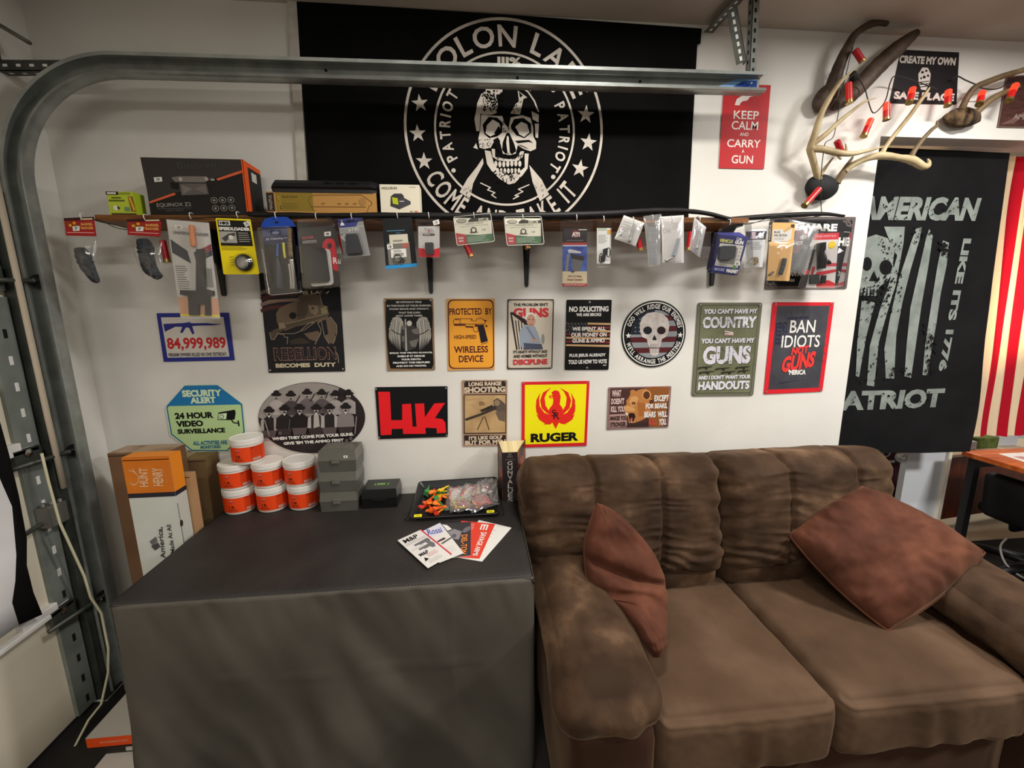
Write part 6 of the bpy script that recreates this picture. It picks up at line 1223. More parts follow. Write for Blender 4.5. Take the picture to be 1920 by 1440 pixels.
b = B(); c = pc(245, 590, -.03); b.grid(lambda u, v: c+Vector((.05*math.cos(6.2832*u)*math.sin(math.pi*v)+.02*math.sin(6.2832*u)*math.sin(math.pi*v), .028*math.cos(math.pi*v), .055*math.sin(6.2832*u)*math.sin(math.pi*v)))*1, 26, 14, ANTD); b.build('skull_plate', t, weld=True)
b = B(); branch(b, [(265, 590, -.04), (310, 450, -.07), (350, 340, -.10), (395, 245, -.12), (440, 165, -.13), (520, 105, -.14), (600, 80, -.14), (662, 92, -.14)], [.028, .024, .021, .017, .014, .013, .012, .008], ANTD, pc); branch(b, [(390, 250, -.12), (398, 232, -.12), (400, 218, -.12)], [.009, .006, .002], ANTD, pc); b.build('antler', t)
b = B(); branch(b, [(300, 640, -.03), (400, 575, -.04), (500, 480, -.06), (610, 365, -.08), (720, 265, -.09), (800, 195, -.10), (858, 150, -.10)], [.022, .034, .034, .033, .030, .022, .014], ANTD, pc); branch(b, [(440, 460, -.06), (430, 430, -.07), (445, 410, -.07)], [.018, .012, .004], CAPM, pc); b.build('antler', t)
t = thing('antler_mount', c7(680, 1060, -.004), 'slim grey brown antlers on a furry base above the opening', 'antlers')
b = B(); c = c7(680, 1060, -.03); b.grid(lambda u, v: c+Vector((.082*math.cos(6.2832*u)*math.sin(math.pi*v)*(1+.15*noise.noise((u*9, v*9, 2))), .03*math.cos(math.pi*v), (.042 if math.sin(6.2832*u) > 0 else .034)*math.sin(6.2832*u)*math.sin(math.pi*v)*(1+.2*noise.noise((u*12, v*7, 4))))), 40, 20, FUR); b.build('fur_base', t, weld=True)
b = B(); branch(b, [(660, 1000, -.04), (720, 850, -.07), (830, 690, -.10), (1000, 610, -.12), (1200, 535, -.13), (1440, 465, -.13), (1620, 400, -.13)], [.013, .012, .012, .012, .011, .010, .009], ANTB, c7); b.build('antler', t)
b = B(); branch(b, [(850, 1000, -.04), (960, 890, -.07), (1080, 800, -.09), (1220, 735, -.10), (1380, 665, -.10)], [.012, .012, .012, .011, .007], ANTB, c7); b.build('antler', t)

# ================================================================== ON THE TABLE
TT = TZ+.0085
# white tubs with orange labels
TUBW = noisy('white_plastic', '#d9d5cd', '#e2dfd8', scale=3, rough=.35); ORL = C('#e8440c', .5, 0, 'orange_label'); ORD = H('#c8380a'); INKD = H('#4a1208')
R_T, H_T = .0605, .1035
def cyl_mesh(b_, txt, z0, z1, a0, a1, r, m, bold=.03):
    vs, fs = glyphs(txt, bold); xs = [v[0] for v in vs]; ys = [v[1] for v in vs]; ax, bx_, ay, by = min(xs), max(xs), min(ys), max(ys)
    b_.mesh([(r*math.sin(a0+(a1-a0)*(x-ax)/(bx_-ax)), -r*math.cos(a0+(a1-a0)*(x-ax)/(bx_-ax)), z0+(z1-z0)*(y-ay)/max(by-ay, 1e-6)) for x, y in vs], fs, m)
def cyl_rect(b_, z0, z1, a0, a1, r, m, n=4):
    for k in range(n):
        t0, t1 = a0+(a1-a0)*k/n, a0+(a1-a0)*(k+1)/n; b_.face([(r*math.sin(t0), -r*math.cos(t0), z0), (r*math.sin(t1), -r*math.cos(t1), z0), (r*math.sin(t1), -r*math.cos(t1), z1), (r*math.sin(t0), -r*math.cos(t0), z1)], m, True)
def make_tub():
    t = thing('plastic_tub', (0, 0, 0), 'tub', 'tub', 'white tubs with orange labels'); r = R_T
    b_ = B(); b_.lathe([(0, 0), (r*.86, 0), (r*.91, .003), (r*.95, .012), (r*.955, .082), (r*.955, .088), (0, .088)], (0, 0, 0), TUBW, n=40); b_.build('body', t, origin=(0, 0, 0))
    b_ = B(); b_.lathe([(r*.975, .080), (r, .082), (r, .100), (r*.985, .1035), (r*.93, .104), (r*.92, .1025), (0, .1025)], (0, 0, 0), C('#e4e0d8', .35, 0, 'lid_plastic'), n=40); b_.build('lid', t, origin=(0, 0, 0))
    b_ = B(); q = r*.97; cyl_rect(b_, .012, .073, -2.9, 2.9, q, ORL, 44); q += .0003; cyl_rect(b_, .012, .073, .62, 1.5, q, ORD, 8)
    q += .0003; cyl_mesh(b_, '1 lb', .032, .042, -.32, .0, q, INKD, .04); cyl_mesh(b_, 'TARGET', .054, .058, -.30, -.02, q, H('#8a3a4a')); cyl_rect(b_, .060, .062, -.28, -.04, q, H('#c9a2b0'))
    for k in range(3): cyl_rect(b_, .018+.0045*k, .0195+.0045*k, -.45+.05*k, .2-.06*k, q, INKD)
    cyl_rect(b_, .066, .068, .66, .9, q, INKD); cyl_rect(b_, .015, .026, .72, 1.25, q, H('#e8b7a8')) 
    for k in range(9): cyl_rect(b_, .015, .026, .74+.055*k, .765+.055*k, q+.0002, H('#5a2a3a'), 1)
    b_.build('label', t, origin=(0, 0, 0)); return t
tub = make_tub()
for i, (x, y, lv, rz, lab) in enumerate(((-.984, -.083, 0, .12, 'bottom row orange labelled tub, leftmost'), (-.857, -.078, 0, .03, 'bottom row orange labelled tub, middle'), (-.733, -.074, 0, -.10, 'bottom row orange labelled tub beside the grey cases'), (-.987, -.082, 1, .10, 'second row orange labelled tub, leftmost'), (-.862, -.077, 1, .04, 'second row orange labelled tub, middle'), (-.739, -.074, 1, -.12, 'second row orange labelled tub beside the grey cases'), (-.932, -.077, 2, .0, 'single orange labelled tub on top of the tub stack'))):
    o = tub if i == 0 else copy_tree(tub); o.location = (x, y, TT+lv*(H_T+.0006)); o.rotation_euler = (0, 0, rz); o['label'] = lab
# grey ammunition cases
GRY = noisy('smoky_grey_plastic', '#4a4944', '#56554f', scale=4, rough=.32); GRL = noisy('smoky_grey_lid', '#5d5b54', '#6a6860', scale=4, rough=.28)
def case(name, loc, wx, wy, h, mb, ml, label, group, latch=True):
    t = thing(name, loc, label, 'case', group); x, y, z = loc; hb = h*.52
    b_ = B(); b_.hexa([(x-wx/2*.97, y-wy/2*.97, z), (x+wx/2*.97, y-wy/2*.97, z), (x+wx/2*.97, y+wy/2*.97, z), (x-wx/2*.97, y+wy/2*.97, z), (x-wx/2, y-wy/2, z+hb), (x+wx/2, y-wy/2, z+hb), (x+wx/2, y+wy/2, z+hb), (x-wx/2, y+wy/2, z+hb)], mb); b_.build('case_body', t, bevel=.004)
    b_ = B(); b_.hexa([(x-wx/2-.001, y-wy/2-.001, z+hb+.0006), (x+wx/2+.001, y-wy/2-.001, z+hb+.0006), (x+wx/2+.001, y+wy/2+.001, z+hb+.0006), (x-wx/2-.001, y+wy/2+.001, z+hb+.0006), (x-wx/2*.95, y-wy/2*.94, z+h), (x+wx/2*.95, y-wy/2*.94, z+h), (x+wx/2*.95, y+wy/2*.94, z+h), (x-wx/2*.95, y+wy/2*.94, z+h)], ml); l = b_.build('lid', t, bevel=.004)
    b_ = B(); b_.box((x-.006, y-wy/2-.003, z+hb+.001), (.030, .006, .022), ml) if latch else b_.box((x, y-wy/2-.002, z+hb-.006), (.060, .006, .008), mb); b_.build('latch', t, bevel=.0015); return t, l
for k, lab in enumerate(('bottom smoky grey plastic case of the three stacked', 'middle smoky grey plastic case of the three stacked', 'top smoky grey plastic case with a white price sticker')):
    t, l = case('ammo_case', (-.567+.004*k, -.092, TT+k*.0865), .148, .118, .086, GRY, GRL, lab, 'grey plastic cases stacked on the table')
    if k == 2:
        a = Art(B(), (-.56, -.1525, TT+k*.0865+.055)); a.rect(.028, .001, .044, .012, Wt); a.up(); a.text('8', .034, .003, .038, .010, K, .03); a.b.build('price_sticker', l)
        a = Art(B(), (-.567, -.092, TT+3*.0865+.0002), (-1, 0, 0), (0, -1, 0)); a.text('NOSLER', -.045, .01, .045, .028, H('#7a776c'), .02); a.text('RELOADERS', -.05, -.02, .05, -.002, H('#7a776c'), .02); a.b.build('embossed_text', l)
t, l = case('ammo_box', (-.407, -.083, TT), .144, .110, .082, C('#121312', .3, 0, 'black_box'), C('#1a1c1b', .25, 0, 'black_box_lid'), 'black plastic ammunition box with a green sticker on its lid', None, False)
a = Art(B(), (-.407, -.083, TT+.0824), (1, 0, 0), (0, 1, 0)); a.rect(-.028, -.012, .030, .008, H('#7fc943')); a.up(); a.rect(-.025, -.0095, .027, .0055, H('#1f2a1c')); a.up(); a.text('MTM', -.016, -.006, .014, .002, H('#cfe0bd'), .04); a.b.build('green_sticker', l)
# tray of small goods
T0, T1, T3, T2 = Vector((-.267, -.269, .752)), Vector((.082, -.265, .752)), Vector((-.255, -.045, .806)), Vector((.084, -.045, .812)); TN = (T1-T0).cross(T3-T0).normalized()
def tr(u, v, h=0): return (T0*(1-u)+T1*u)*(1-v)+(T3*(1-u)+T2*u)*v+TN*h
TRM = C('#1c1d1e', .35, 0, 'black_tray_plastic'); t = thing('display_tray', (-.09, -.16, TT), 'black tilted display tray full of coloured plastic flags and bags', 'tray')
b = B(); ii = [(.075, .09), (.925, .09), (.925, .90), (.075, .90)]; oo = [(0, .03), (.03, 0), (.97, 0), (1, .03), (1, .97), (.97, 1), (.03, 1), (0, .97)]
fl_ = [tr(u, v, -.012) for u, v in ii]; b.face(fl_, TRM)
rim = [tr(u, v, .006) for u, v in oo]; pair = [(0, (7, 0, 1)), (1, (2, 3)), (2, (4, 5)), (3, (6,))]
idx = [0, 0, 1, 1, 2, 2, 3, 3]
for k in range(8):
    k2 = (k+1) % 8; i0, i1 = idx[k], idx[k2]
    b.face([rim[k], rim[k2], fl_[i1]] if i0 == i1 else [rim[k], rim[k2], fl_[i1], fl_[i0]], TRM)
b.tube(rim+[rim[0]], .0022, TRM, 6); b.build('tray_body', t, solid=.0015)
b = B()
for u in (0, 1): p, q = tr(u, .02, 0), tr(u, .96, 0); s = -.006 if u == 0 else .006; b.tube([p, p+Vector((s*3, 0, 0)), Vector((p.x+s*3, p.y+.02, TT+.002)), Vector((q.x+s*2, q.y-.02, TT+.002)), Vector((q.x, q.y-.012, q.z-.01)), q], .0022, TRM, 6)
b.build('wire_stand', t)
for u, w_ in ((.045, .0), (.86, .0)):
    X_, U_ = (T1-T0).normalized(), (T3-T0).normalized(); a = Art(B(), tr(u, .045, .0055), X_, U_); a.k = 4; a.rect(0, -.004, .030, .011, H('#f2e51c')); a.up(); a.lines = None; a.rect(.006, .001, .023, .004, H('#6a6620')); a.b.build('yellow_sticker', t)
FCOL = [C('#ee5a1c', .4), C('#f2842c', .4), C('#f0c81e', .4), C('#2f8a42', .4), C('#c8321e', .4)]
def chamber_flag(m):
    b_ = B(); b_.tube([(-.022, 0, 0), (.004, 0, .001), (.030, 0, 0)], [.0032, .0038, .0024], m, 8); b_.box((-.026, 0, .003), (.017, .020, .006), m); b_.box((-.012, 0, .001), (.014, .010, .009), m)
    return b_.build('chamber_flag', origin=(0, 0, 0), bevel=.0008)
protos = [chamber_flag(m) for m in FCOL]; rn = random.Random(5); used_ = set()
CN = ['orange red', 'orange', 'yellow', 'green', 'dark red']
spots = []
for i in range(24):
    c = [0, 1, 3, 1, 2, 3, 0, 1, 0, 4, 2, 3, 0, 1, 0, 3, 1, 0, 4, 3, 1, 0, 2, 3][i]; o = protos[c] if c not in used_ else protos[c].copy()
    if c in used_: COL.objects.link(o)
    used_.add(c); u, v = rn.uniform(.13, .34), rn.uniform(.17, .74)
    if c == 2: u, v = rn.uniform(.24, .40), rn.uniform(.58, .74)
    o.location = tr(u, v, -.004+.0016*i*.55); o.rotation_euler = (rn.uniform(-.3, .3)+.22, rn.uniform(-.25, .25), rn.uniform(0, 6.28))
    tag(o, CN[c]+' plastic chamber flag in the pile at the left of the tray', 'chamber flag', 'chamber flags in the tray'); o['group'] = CN[c]+' chamber flags in the tray'
BAGT = clear('glossy_clear_bag', gloss=.16, rough=.10, haze=.08)
def tray_bag(u, v, w_, h_, rot, cardm, loopm, label, sd, lift):
    t = thing('plastic_bag', tr(u, v, lift), label, 'bag'); X_, U_ = (T1-T0).normalized(), (T3-T0).normalized(); c_, s_ = math.cos(rot), math.sin(rot); XX, UU = X_*c_+U_*s_, U_*c_-X_*s_; O = tr(u, v, lift)
    a = Art(B(), O, XX, UU); a.k = 3; a.rect(-w_*.32, -h_*.32, w_*.30, h_*.40, cardm); a.up(); a.rect(-w_*.30, -h_*.30, -w_*.22, h_*.38, H('#e2a45a')); 
    for k in range(5): a.rect(-w_*.18, h_*(.28-.11*k), w_*(.2-.03*(k % 2)), h_*(.31-.11*k), H('#b5b2ae'))
    a.b.build('insert_card', t)
    b_ = B(); b_.tube([O+XX*(w_*.34*math.cos(q*.2244))+UU*(h_*.36*math.sin(q*.2244)+.004)+TN*(.005+.002*math.sin(q)) for q in range(24)], .0019, loopm, 8); b_.build('loop', t)
    b_ = B(); b_.grid(lambda p, q: O+XX*((p-.5)*w_)+UU*((q-.5)*h_)+TN*(.010*(math.sin(math.pi*p)*math.sin(math.pi*q))**.5+.005*noise.noise((p*4+sd, q*4, sd))+.003*noise.noise((p*11, q*11, sd))), 16, 16, BAGT); b_.build('clear_film', t)
PINK, CARD = C('#c24a55', .4), H('#dedad4')
tray_bag(.50, .48, .085, .15, .05, CARD, PINK, 'clear bag with white card and pink loop, nearest the coloured flags', 1, .006)
tray_bag(.64, .50, .085, .15, -.35, CARD, C('#b33a4a', .4), 'clear bag with slanted white card in the middle of the tray', 2, .010)
tray_bag(.78, .55, .09, .13, -.5, H('#d9cfc4'), C('#8a5a6a', .4), 'clear bag with red and white card at the right of the tray', 3, .012)
tray_bag(.58, .25, .10, .08, .1, H('#c44a48'), C('#a9d24a', .4), 'clear bag with a lime green loop at the front of the tray', 4, .012)
tray_bag(.80, .30, .12, .10, .4, H('#c9474a'), C('#4a4a4a', .4), 'clear bag with red card at the right front of the tray', 5, .014)
t = thing('plastic_bag', tr(.90, .55, .012), 'dark printed clear bag leaning on the right tray wall', 'bag'); X_, U_ = (T1-T0).normalized(), (T3-T0).normalized(); a = Art(B(), tr(.88, .58, .012), X_, U_); a.k = 3; a.poly([(-.03, -.05), (.03, -.06), (.025, .05), (-.035, .06)], H('#3a3533')); a.up(); a.poly([(-.03, .0), (.01, -.02), (.02, -.005), (-.02, .02)], Wt); a.poly([(-.02, .02), (.012, .01), (.0, .04), (-.03, .045)], H('#c03a44')); a.up(); a.text('M', -.02, .024, .0, .04, Wt, .05); a.b.build('insert_card', t)
b = B(); b.grid(lambda p, q: tr(.80+.2*p, .25+.65*q, .018+.012*noise.noise((p*4, q*5, 8))+.006*noise.noise((p*11, q*12, 2))), 16, 20, BAGT); b.build('clear_film', t)
# thick book standing open on its foot
t = thing('book', (.145, -.08, TT), 'thick paperback with GUN VALUES on its spine standing on the table', 'book'); zt = .962; DKC = noisy('book_cover', '#231f20', '#2e2828', scale=12, rough=.4); CRMP = noisy('page_edges', '#c9b583', '#e0d0a3', scale=2, rough=.9, stretch=(60, 1, 1))
xl0, xr0, xl1, xr1, yf, yb = .106, .170, .094, .215, -.134, -.028
b = B(); b.prism([(xl0, yf, TT), (xr0, yf, TT), (xr0, yf, zt), (xl0, yf, zt)], (0, .002, 0), DKC)
a = Art(b, ((xl0+xr0)/2, yf, (TT+zt)/2)); hx = (zt-TT)/2
for i, ch in enumerate('GUN VALUES'.replace(' ', '')): z1 = hx*(.64-.19*i)-(0); a.text(ch, -.0105, z1-.017, .0105, z1+.001, H('#b9b1a8'), .0)
a.text('2023', -.012, hx*.80, .012, hx*.86, H('#7a716c'), .0); a.rect(-.020, hx*.71, .020, hx*.72, H('#8a827c')); a.rect(-.014, -hx*.98, .014, -hx*.97, H('#8a827c')); a.ell(0, hx*.92, .009, .007, H('#4d4643'), 12); b.build('spine', t)
for (x0, x1, nm, fm) in ((xl0, xl1, 'cover', 1), (xr0, xr1, 'cover', -1)):
    b = B(); s_ = .002*fm; b.hexa([(x0, yf, TT), (x0-s_, yf+.001, TT), (x1-s_, yb, TT), (x1, yb, TT), (x0, yf, zt), (x0-s_, yf+.001, zt), (x1-s_, yb, zt+.02), (x1, yb, zt+.02)], noisy('fiery_cover', '#3a2620', '#c2541f', scale=16, rough=.4, lo=.5, hi=.75)); b.build(nm, t)
b = B(); e_ = .0025; b.hexa([(xl0+e_, yf+.004, TT+.003), (xr0-e_, yf+.004, TT+.003), (xr1-e_, yb-.002, TT+.003), (xl1+e_, yb-.002, TT+.003), (xl0+e_, yf+.004, zt-.004), (xr0-e_, yf+.004, zt-.004), (xr1-e_, yb-.002, zt+.016), (xl1+e_, yb-.002, zt+.016)], CRMP); b.build('pages', t)
# leaflets fanned on the table
cL = (730, 960, 7.68)
def leaf(q, z, m, label, t_=.0012):
    zz = TT+z; a = Art(B(), PZ(cL[0]+q[0][0]/cL[2], cL[1]+q[0][1]/cL[2], zz), (1, 0, 0), (0, 1, 0)); a.crop(*cL); a.k = 0; a.b.prism([a.P(*a.m(p)) for p in (q[0], q[3], q[2], q[1])], (0, 0, -t_), m, C('#d9d5cf', .6)); a.k = 1; return a, Q(a, q), lambda: a.b.build('leaflet', label=label, cat='leaflet', group='leaflets fanned out on the table')
PAP = C('#dedbd6', .55, 0, 'paper')
a, q, fin = leaf([(1290, 115), (1760, 225), (1335, 712), (900, 640)], .0015, PAP, 'plain white leaflet at the right end of the fan'); q.lines(.45, .15, .75, .5, 4, H('#bdbab5'), .2); fin()
a, q, fin = leaf([(1040, 125), (1525, 172), (1298, 672), (800, 640)], .003, H('#d8402f'), 'red leaflet reading SAVAGE ARMS'); Rq = Q(a, [(1175, 140), (1525, 172), (1298, 672), (1040, 655)]); a.up(); Rq.text('SAVAGE ARMS', .56, .26, .82, .93, Wt, .02, -1)
for k in range(3): Rq.rect(.46+.12*k, .06, .52+.12*k, .20, Wt)
Rq.rect(.46, .045, .76, .075, Wt); Rq.lines(.02, .06, .25, .24, 4, H('#e99b90'), .4); fin()
a, q, fin = leaf([(700, 170), (1175, 140), (1172, 625), (800, 670)], .0045, H('#38353a'), 'dark grey leaflet with orange letters and a revolver'); a.up(); a.ppoly([(760, 180), (830, 190), (900, 245), (840, 275)][::-1], Wt); a.ppoly([(840, 290), (930, 245), (1040, 280), (1030, 330), (1000, 400), (930, 390)][::-1], H('#8a878c')); a.ppoly([(1040, 290), (1090, 230), (1165, 200), (1165, 260), (1090, 300)][::-1], H('#6d6a70')); a.up(); a.pell(935, 345, 30, 26, H('#5a575d')); Q(a, [(1040, 335), (1125, 325), (1112, 610), (1025, 605)]).text('DEL-TON', 0, 0, 1, 1, H('#f08a3a'), .02, -1); fin()
a, q, fin = leaf([(430, 300), (730, 155), (1070, 590), (720, 730)], .006, PAP, 'white leaflet with blue lettering and a rifle drawing'); q.rect(.0, .0, 1, .26, H('#d5d6e2')); a.up(); a.ptext('Rossi', 548, 232, 752, 316, H('#3a3f9c'), .0, rot=.30); a.ppoly([(690, 420), (780, 370), (815, 375), (800, 395), (700, 440)][::-1], H('#4d3336')); a.ppoly([(740, 455), (880, 365), (905, 375), (770, 462)][::-1], H('#5d595c')); q.lines(.55, .7, .95, .9, 4, H('#c9c6c2'), .2); fin()
a, q, fin = leaf([(118, 408), (460, 250), (905, 608), (555, 808)], .0078, PAP, 'white leaflet with two pistol drawings and a red edge stripe'); a.up(); q.rect(.945, 0, 1, 1, H('#cc3a48')); q.text('M&P', .12, .055, .70, .17, H('#1a1a1c'), .03); q.text('M&P', .14, .57, .50, .66, H('#1a1a1c'), .03)
for v in (.30, .45): q.poly([(.30, v), (.88, v-.02), (.90, v+.05), (.84, v+.14), (.72, v+.13), (.70, v+.07), (.48, v+.075), (.47, v+.05), (.30, v+.05)][::-1], H('#6d6a6e'))
q.lines(.06, .20, .9, .27, 2, H('#9b9894'), .3); q.lines(.08, .40, .6, .44, 2, H('#b5b2ae'), .3); q.lines(.35, .66, .9, .78, 4, H('#d9b5b2'), .6); q.lines(.2, .84, .85, .95, 3, H('#b5b2ae'), .3); q.poly([(.12, .83), (.20, .72), (.30, .80)][::-1], K); fin()

# ================================================================== CARTONS LEFT OF THE TABLE AND ON THE FLOOR
KR1, KR2, KR3 = noisy('kraft_dark', '#6a4b33', '#7a5a40', scale=4, rough=.8), noisy('kraft_tan', '#a9825a', '#b8916a', scale=4, rough=.8), noisy('kraft_brown', '#6f5839', '#806847', scale=4, rough=.8)
cK = (200, 820, 5.5385)
def carton(label, x0, x1, y0, y1, z0, z1, m, mt=None):
    b_ = B(); b_.hexa([(x0, y0, z0), (x1, y0, z0), (x1, y1, z0), (x0, y1, z0), (x0, y0, z1), (x1, y0, z1), (x1, y1, z1), (x0, y1, z1)], m, {1: mt or m}); b_.box(((x0+x1)/2, (y0+y1)/2, z1+.0006), (.05, abs(y1-y0), .0012), C('#a3896a', .4)) if x1-x0 > .18 and z1 > .5 else None
    b_.face([(x0+.001, y0-.0006, z1-.012), (x1-.001, y0-.0006, z1-.012), (x1-.001, y0-.0006, z1-.009), (x0+.001, y0-.0006, z1-.009)], C('#2b1d12', .9)); return b_, (lambda: b_.build('carton', label=label, cat='box'))
carton('tall dark brown cardboard carton in the corner behind the orange one', -1.362, -1.150, -.196, -.104, 0, 1.042, KR1, noisy('carton_top', '#8a6a4d', '#b5a08a', scale=10, rough=.8))[1]()
carton('brown cardboard carton against the wall beside the tubs', -1.30, -1.088, -.098, -.012, 0, .975, KR3)[1]()
carton('light tan cardboard carton between orange carton and table', -1.225, -1.062, -.236, -.202, 0, .962, KR2)[1]()
b, fin = carton('tall orange and white carton reading HUNT HENRY beside the table', -1.231, -1.076, -.300, -.242, 0, 1.058, noisy('white_carton', '#c2c4ba', '#cdcfc6', scale=5, rough=.7), H('#e0801a'))
OR2 = noisy('orange_carton', '#cc6a10', '#d97a18', scale=6, rough=.6); NVB = H('#26222c')
zo, zn = .925, .908
for (x0, x1, y0, y1) in ((-1.231, -1.076, -.3006, -.3006), (-1.0754, -1.0754, -.300, -.242)):
    b.face([(x0, y0, zo), (x1, y1, zo), (x1, y1, 1.0585), (x0, y0, 1.0585)], OR2 if y0 == y1 else C('#ea8a1c', .55)); b.face([(x0, y0, zn), (x1, y1, zn), (x1, y1, zo), (x0, y0, zo)], NVB)
b.face([(-1.231, -.3006, 1.0588), (-1.076, -.3006, 1.0588), (-1.0754, -.242, 1.0588), (-1.231, -.242, 1.0588)], C('#e5861b', .55))
a = Art(b, (-1.15, -.3012, 1.0)); a.crop(*cK); PL = H('#e0b58a'); q = Q(a, [(335, 320), (440, 315), (450, 512), (345, 515)]); q.text('HUNT', 0, 0, .85, 1, PL, .03, 1); q = Q(a, [(470, 318), (585, 316), (598, 505), (485, 505)]); q.text('HENRY', 0, 0, .95, 1, PL, .03, 1)
for l in ([(300, 375), (275, 355), (230, 345)], [(320, 395), (300, 370), (270, 330)], [(330, 400), (330, 460), (300, 490)], [(320, 470), (290, 495), (245, 475)], [(300, 490), (265, 500)]): a.pline(l, 9, PL)
a.pline([(600, 340), (630, 470)], 7, H('#d98f45')); q = Q(a, [(520, 930), (585, 930), (620, 1230), (560, 1235)]); q.text('Made In America,', 0, 0, 1, 2.1, H('#3a3536'), .02, 1); q = Q(a, [(620, 910), (665, 905), (705, 1160), (660, 1165)]); q.text('Or Not Made At All', 0, 0, 1, 2.0, H('#3a3536'), .02, 1)
a.ppoly([(445, 1080), (510, 1030), (530, 1080), (475, 1120)][::-1], H('#6a6568')); a.ppoly([(460, 1130), (530, 1090), (560, 1135), (505, 1175)][::-1], H('#4d484b'))
e = Art(b, (-1.0754, -.300, 0), (0, 1, 0), (0, 0, 1)); e.k = 2; e.rect(.001, .55, .004, .88, H('#8a8a84')); e.ell(.006, .80, .008, .013, H('#3a2c20'), 12); fin()
carton('plain white carton at the bottom of the floor stack', -1.285, -1.085, -.62, -.308, 0, .075, C('#c6c2b8', .7))[1]()
b, fin = carton('thin dark carton between the white cartons on the floor', -1.335, -1.12, -.505, -.308, .0765, .100, C('#26211f', .6)); b.box((-1.165, -.508, .093), (.10, .004, .012), C('#b5b3ac', .6)); fin()
b, fin = carton('white carton with bright orange end panel on the floor stack', -1.342, -1.165, -.500, -.308, .1015, .140, C('#b9b3a8', .7)); b.face([(-1.3415, -.5008, .1018), (-1.1655, -.5008, .1018), (-1.1655, -.5008, .1385), (-1.3415, -.5008, .1385)], H('#e2501c')); a = Art(b, (-1.255, -.501, .12)); a.text('SAVAGEARMS.COM', -.045, -.004, .045, .004, H('#eda183'), .0); fin()

# ================================================================== BEYOND THE OPENING
MAR = noisy('maroon_panel', '#2a1519', '#351b20', scale=5, rough=.5)
b = B(); b.box((2.72, .66, .62), (.55, .12, 1.24), MAR); a = Art(b, (2.72, .599, .55)); a.ring(-.02, .045, .024, .032, H('#d9d9d4'), 24, 2.2, 6.6); a.rect(-.01, -.03, .05, -.012, H('#c9d3dc')); a.ell(.0, .045, .012, .012, H('#8a8f8a'), 12)
b.build('cabinet', label='dark maroon cabinet standing behind the sofa in the back room', cat='cabinet')
b = B(); b.lathe([(0, 0), (.022, .002), (.030, .012), (.024, .022), (.010, .026), (.010, .04)], (2.471, .325, .668), C('#d9dad8', .2, .3), axis=(1, 0, 0), n=20)
b.build('knob', label='white round knob on the white wall end behind the sofa', cat='knob')
DW1, DW2 = noisy('desk_top_wood', '#a4471a', '#c9692e', scale=4, rough=.3, stretch=(1, 8, 8)), noisy('desk_panel_wood', '#4a1d0c', '#66290f', scale=5, rough=.4, stretch=(6, 6, 1))
t = thing('desk', (3.05, -.2, 0), 'brown wooden desk with black metal frame right of the sofa', 'desk')
b = B(); b.box((3.15, -.21, .737), (.90, .80, .028), DW1); b.build('desktop', t, bevel=.003)
for x in (2.73, 3.57):
    for y in (.145, -.56): b = B(); b.box((x, y, .361), (.036, .036, .722), BLKM); b.build('leg', t, bevel=.002)
b = B(); b.box((3.15, .145, .69), (.80, .03, .03), BLKM); b.box((3.15, -.56, .69), (.80, .03, .03), BLKM); b.build('frame_rail', t)
t = thing('side_cabinet', (3.5, .62, 0), 'red brown wooden cabinet behind the desk in the back room', 'cabinet')
b = B(); P0, P1 = Vector((3.085, .54, 0)), Vector((4.0, .66, 0)); dv = (P1-P0).normalized(); nv = Vector((-dv.y, dv.x, 0)); z0, z1 = .12, .565
b.hexa([P0+Vector((0, 0, z0)), P1+Vector((0, 0, z0)), P1+nv*.12+Vector((0, 0, z0)), P0+nv*.12+Vector((0, 0, z0)), P0+Vector((0, 0, z1)), P1+Vector((0, 0, z1)), P1+nv*.12+Vector((0, 0, z1)), P0+nv*.12+Vector((0, 0, z1))], DW2); b.build('body', t)
b = B(); o_ = nv*-.012; b.hexa([P0+o_+Vector((-.01, 0, z1)), P1+o_+Vector((0, 0, z1)), P1+nv*.13+Vector((0, 0, z1)), P0+nv*.13+Vector((-.01, 0, z1)), P0+o_+Vector((-.01, 0, z1+.018)), P1+o_+Vector((0, 0, z1+.018)), P1+nv*.13+Vector((0, 0, z1+.018)), P0+nv*.13+Vector((-.01, 0, z1+.018))], C('#c9b9a0', .5)); b.build('top', t)
for f in (.04, .96): b = B(); p = P0.lerp(P1, f)+nv*.06; b.box((p.x, p.y, .06), (.05, .05, .12), BLKM); b.build('foot', t)
for (x, y, w_, d_, h_, m, nm, lab, ct) in ((3.30, .645, .13, .09, .06, C('#c9ccd0', .4), 'storage_box', 'small pale grey box on the cabinet under the striped flag', 'box'), (3.47, .665, .17, .09, .075, noisy('green_cloth', '#4d5a2a', '#6a7a3a', scale=30, rough=.9), 'folded_cloth', 'folded green cloth on the cabinet under the striped flag', 'cloth'), (3.66, .69, .15, .09, .09, C('#d3d6da', .4), 'storage_box', 'light grey box at the right on the back cabinet', 'box')):
    b = B(); b.box((x, y, z1+.0185+h_/2), (w_, d_, h_), m); b.build(nm, label=lab, cat=ct, bevel=.006)
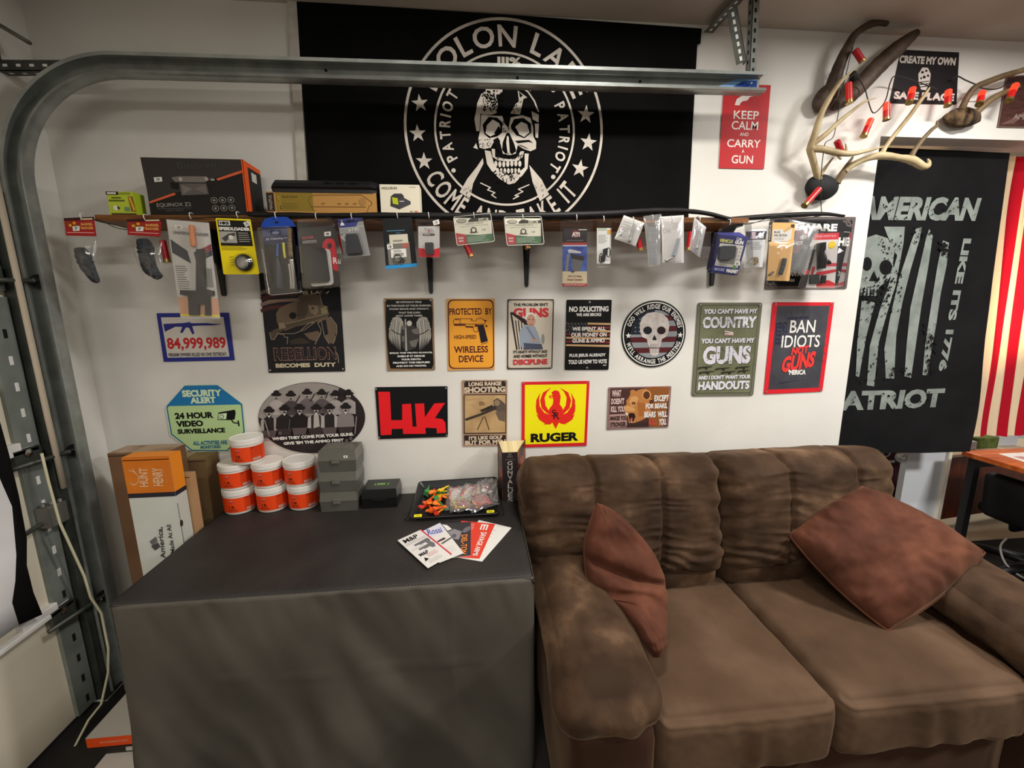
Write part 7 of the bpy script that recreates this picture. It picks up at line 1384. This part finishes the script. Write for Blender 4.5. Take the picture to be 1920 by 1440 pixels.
a = Art(B(), (2.95, -.02, .7525), (1, 0, 0), (0, 1, 0)); a.k = 0; a.b.prism([a.P(-.16, -.10), a.P(.2, -.13), a.P(.2, .14), a.P(-.12, .14)], (0, 0, -.001), C('#e4ded6', .5)); a.k = 1
for k in range(4): a.rect(-.10+.075*k, -.06+.01*k, -.05+.075*k, .09, H('#c4433a') if k % 2 else H('#b98a86'))
a.b.build('magazine', label='white and red printed sheet lying on the desk', cat='magazine')
BCH = noisy('black_upholstery', '#0b0b0c', '#161617', scale=8, rough=.6)
t = thing('office_chair', (3.12, .02, 0), 'black office chair tucked beside the desk, half in frame', 'chair')
def oxy(x, y, z): return Vector((3.12+x, .02+y, z))
b = B(); puff(b, oxy(0, 0, .40), (.22, .21, .045), .04, BCH, n=12, bulge=(0, 0, .015)); b.build('seat', t, weld=True)
b = B(); puff(b, oxy(-.25, -.02, .505), (.035, .17, .13), .033, BCH, n=14, R=Matrix.Rotation(-.10, 3, 'Y'), bulge=(.02, 0, 0)); b.build('backrest', t, weld=True)
b = B(); b.tube([oxy(-.16, 0, .37), oxy(-.25, 0, .36), oxy(-.275, 0, .45)], .018, BLKM); b.build('back_bar', t)
b = B(); b.tube([oxy(0, 0, .10), oxy(0, 0, .40)], .024, C('#1b1b1c', .3, .5), 14); b.build('column', t)
for k in range(5):
    g = k*1.2566+.5; e_ = oxy(.29*math.cos(g), .29*math.sin(g), .075); b = B(); b.tube([oxy(0, 0, .12), oxy(.15*math.cos(g), .15*math.sin(g), .108), e_], [.045, .036, .026], BLKM, 10, flat=.7); l = b.build('base_leg', t)
    b = B(); c = e_+Vector((0, 0, -.047))
    for s_ in (-.014, .014): b.lathe([(0, -.008), (.026, -.008), (.028, 0), (.026, .008), (0, .008)], c+Vector((-math.sin(g)*s_, math.cos(g)*s_, 0)), C('#1a1a1b', .4), axis=(-math.sin(g), math.cos(g), 0), n=18)
    b.build('caster', l)
b = B(); b.tube(densify([(3.0, .12, .24), (2.94, .10, .2), (2.92, .05, .13), (2.96, .0, .08), (3.03, -.01, .06)], 4), .005, C('#b9b6ad', .5)); b.build('height_lever', t)
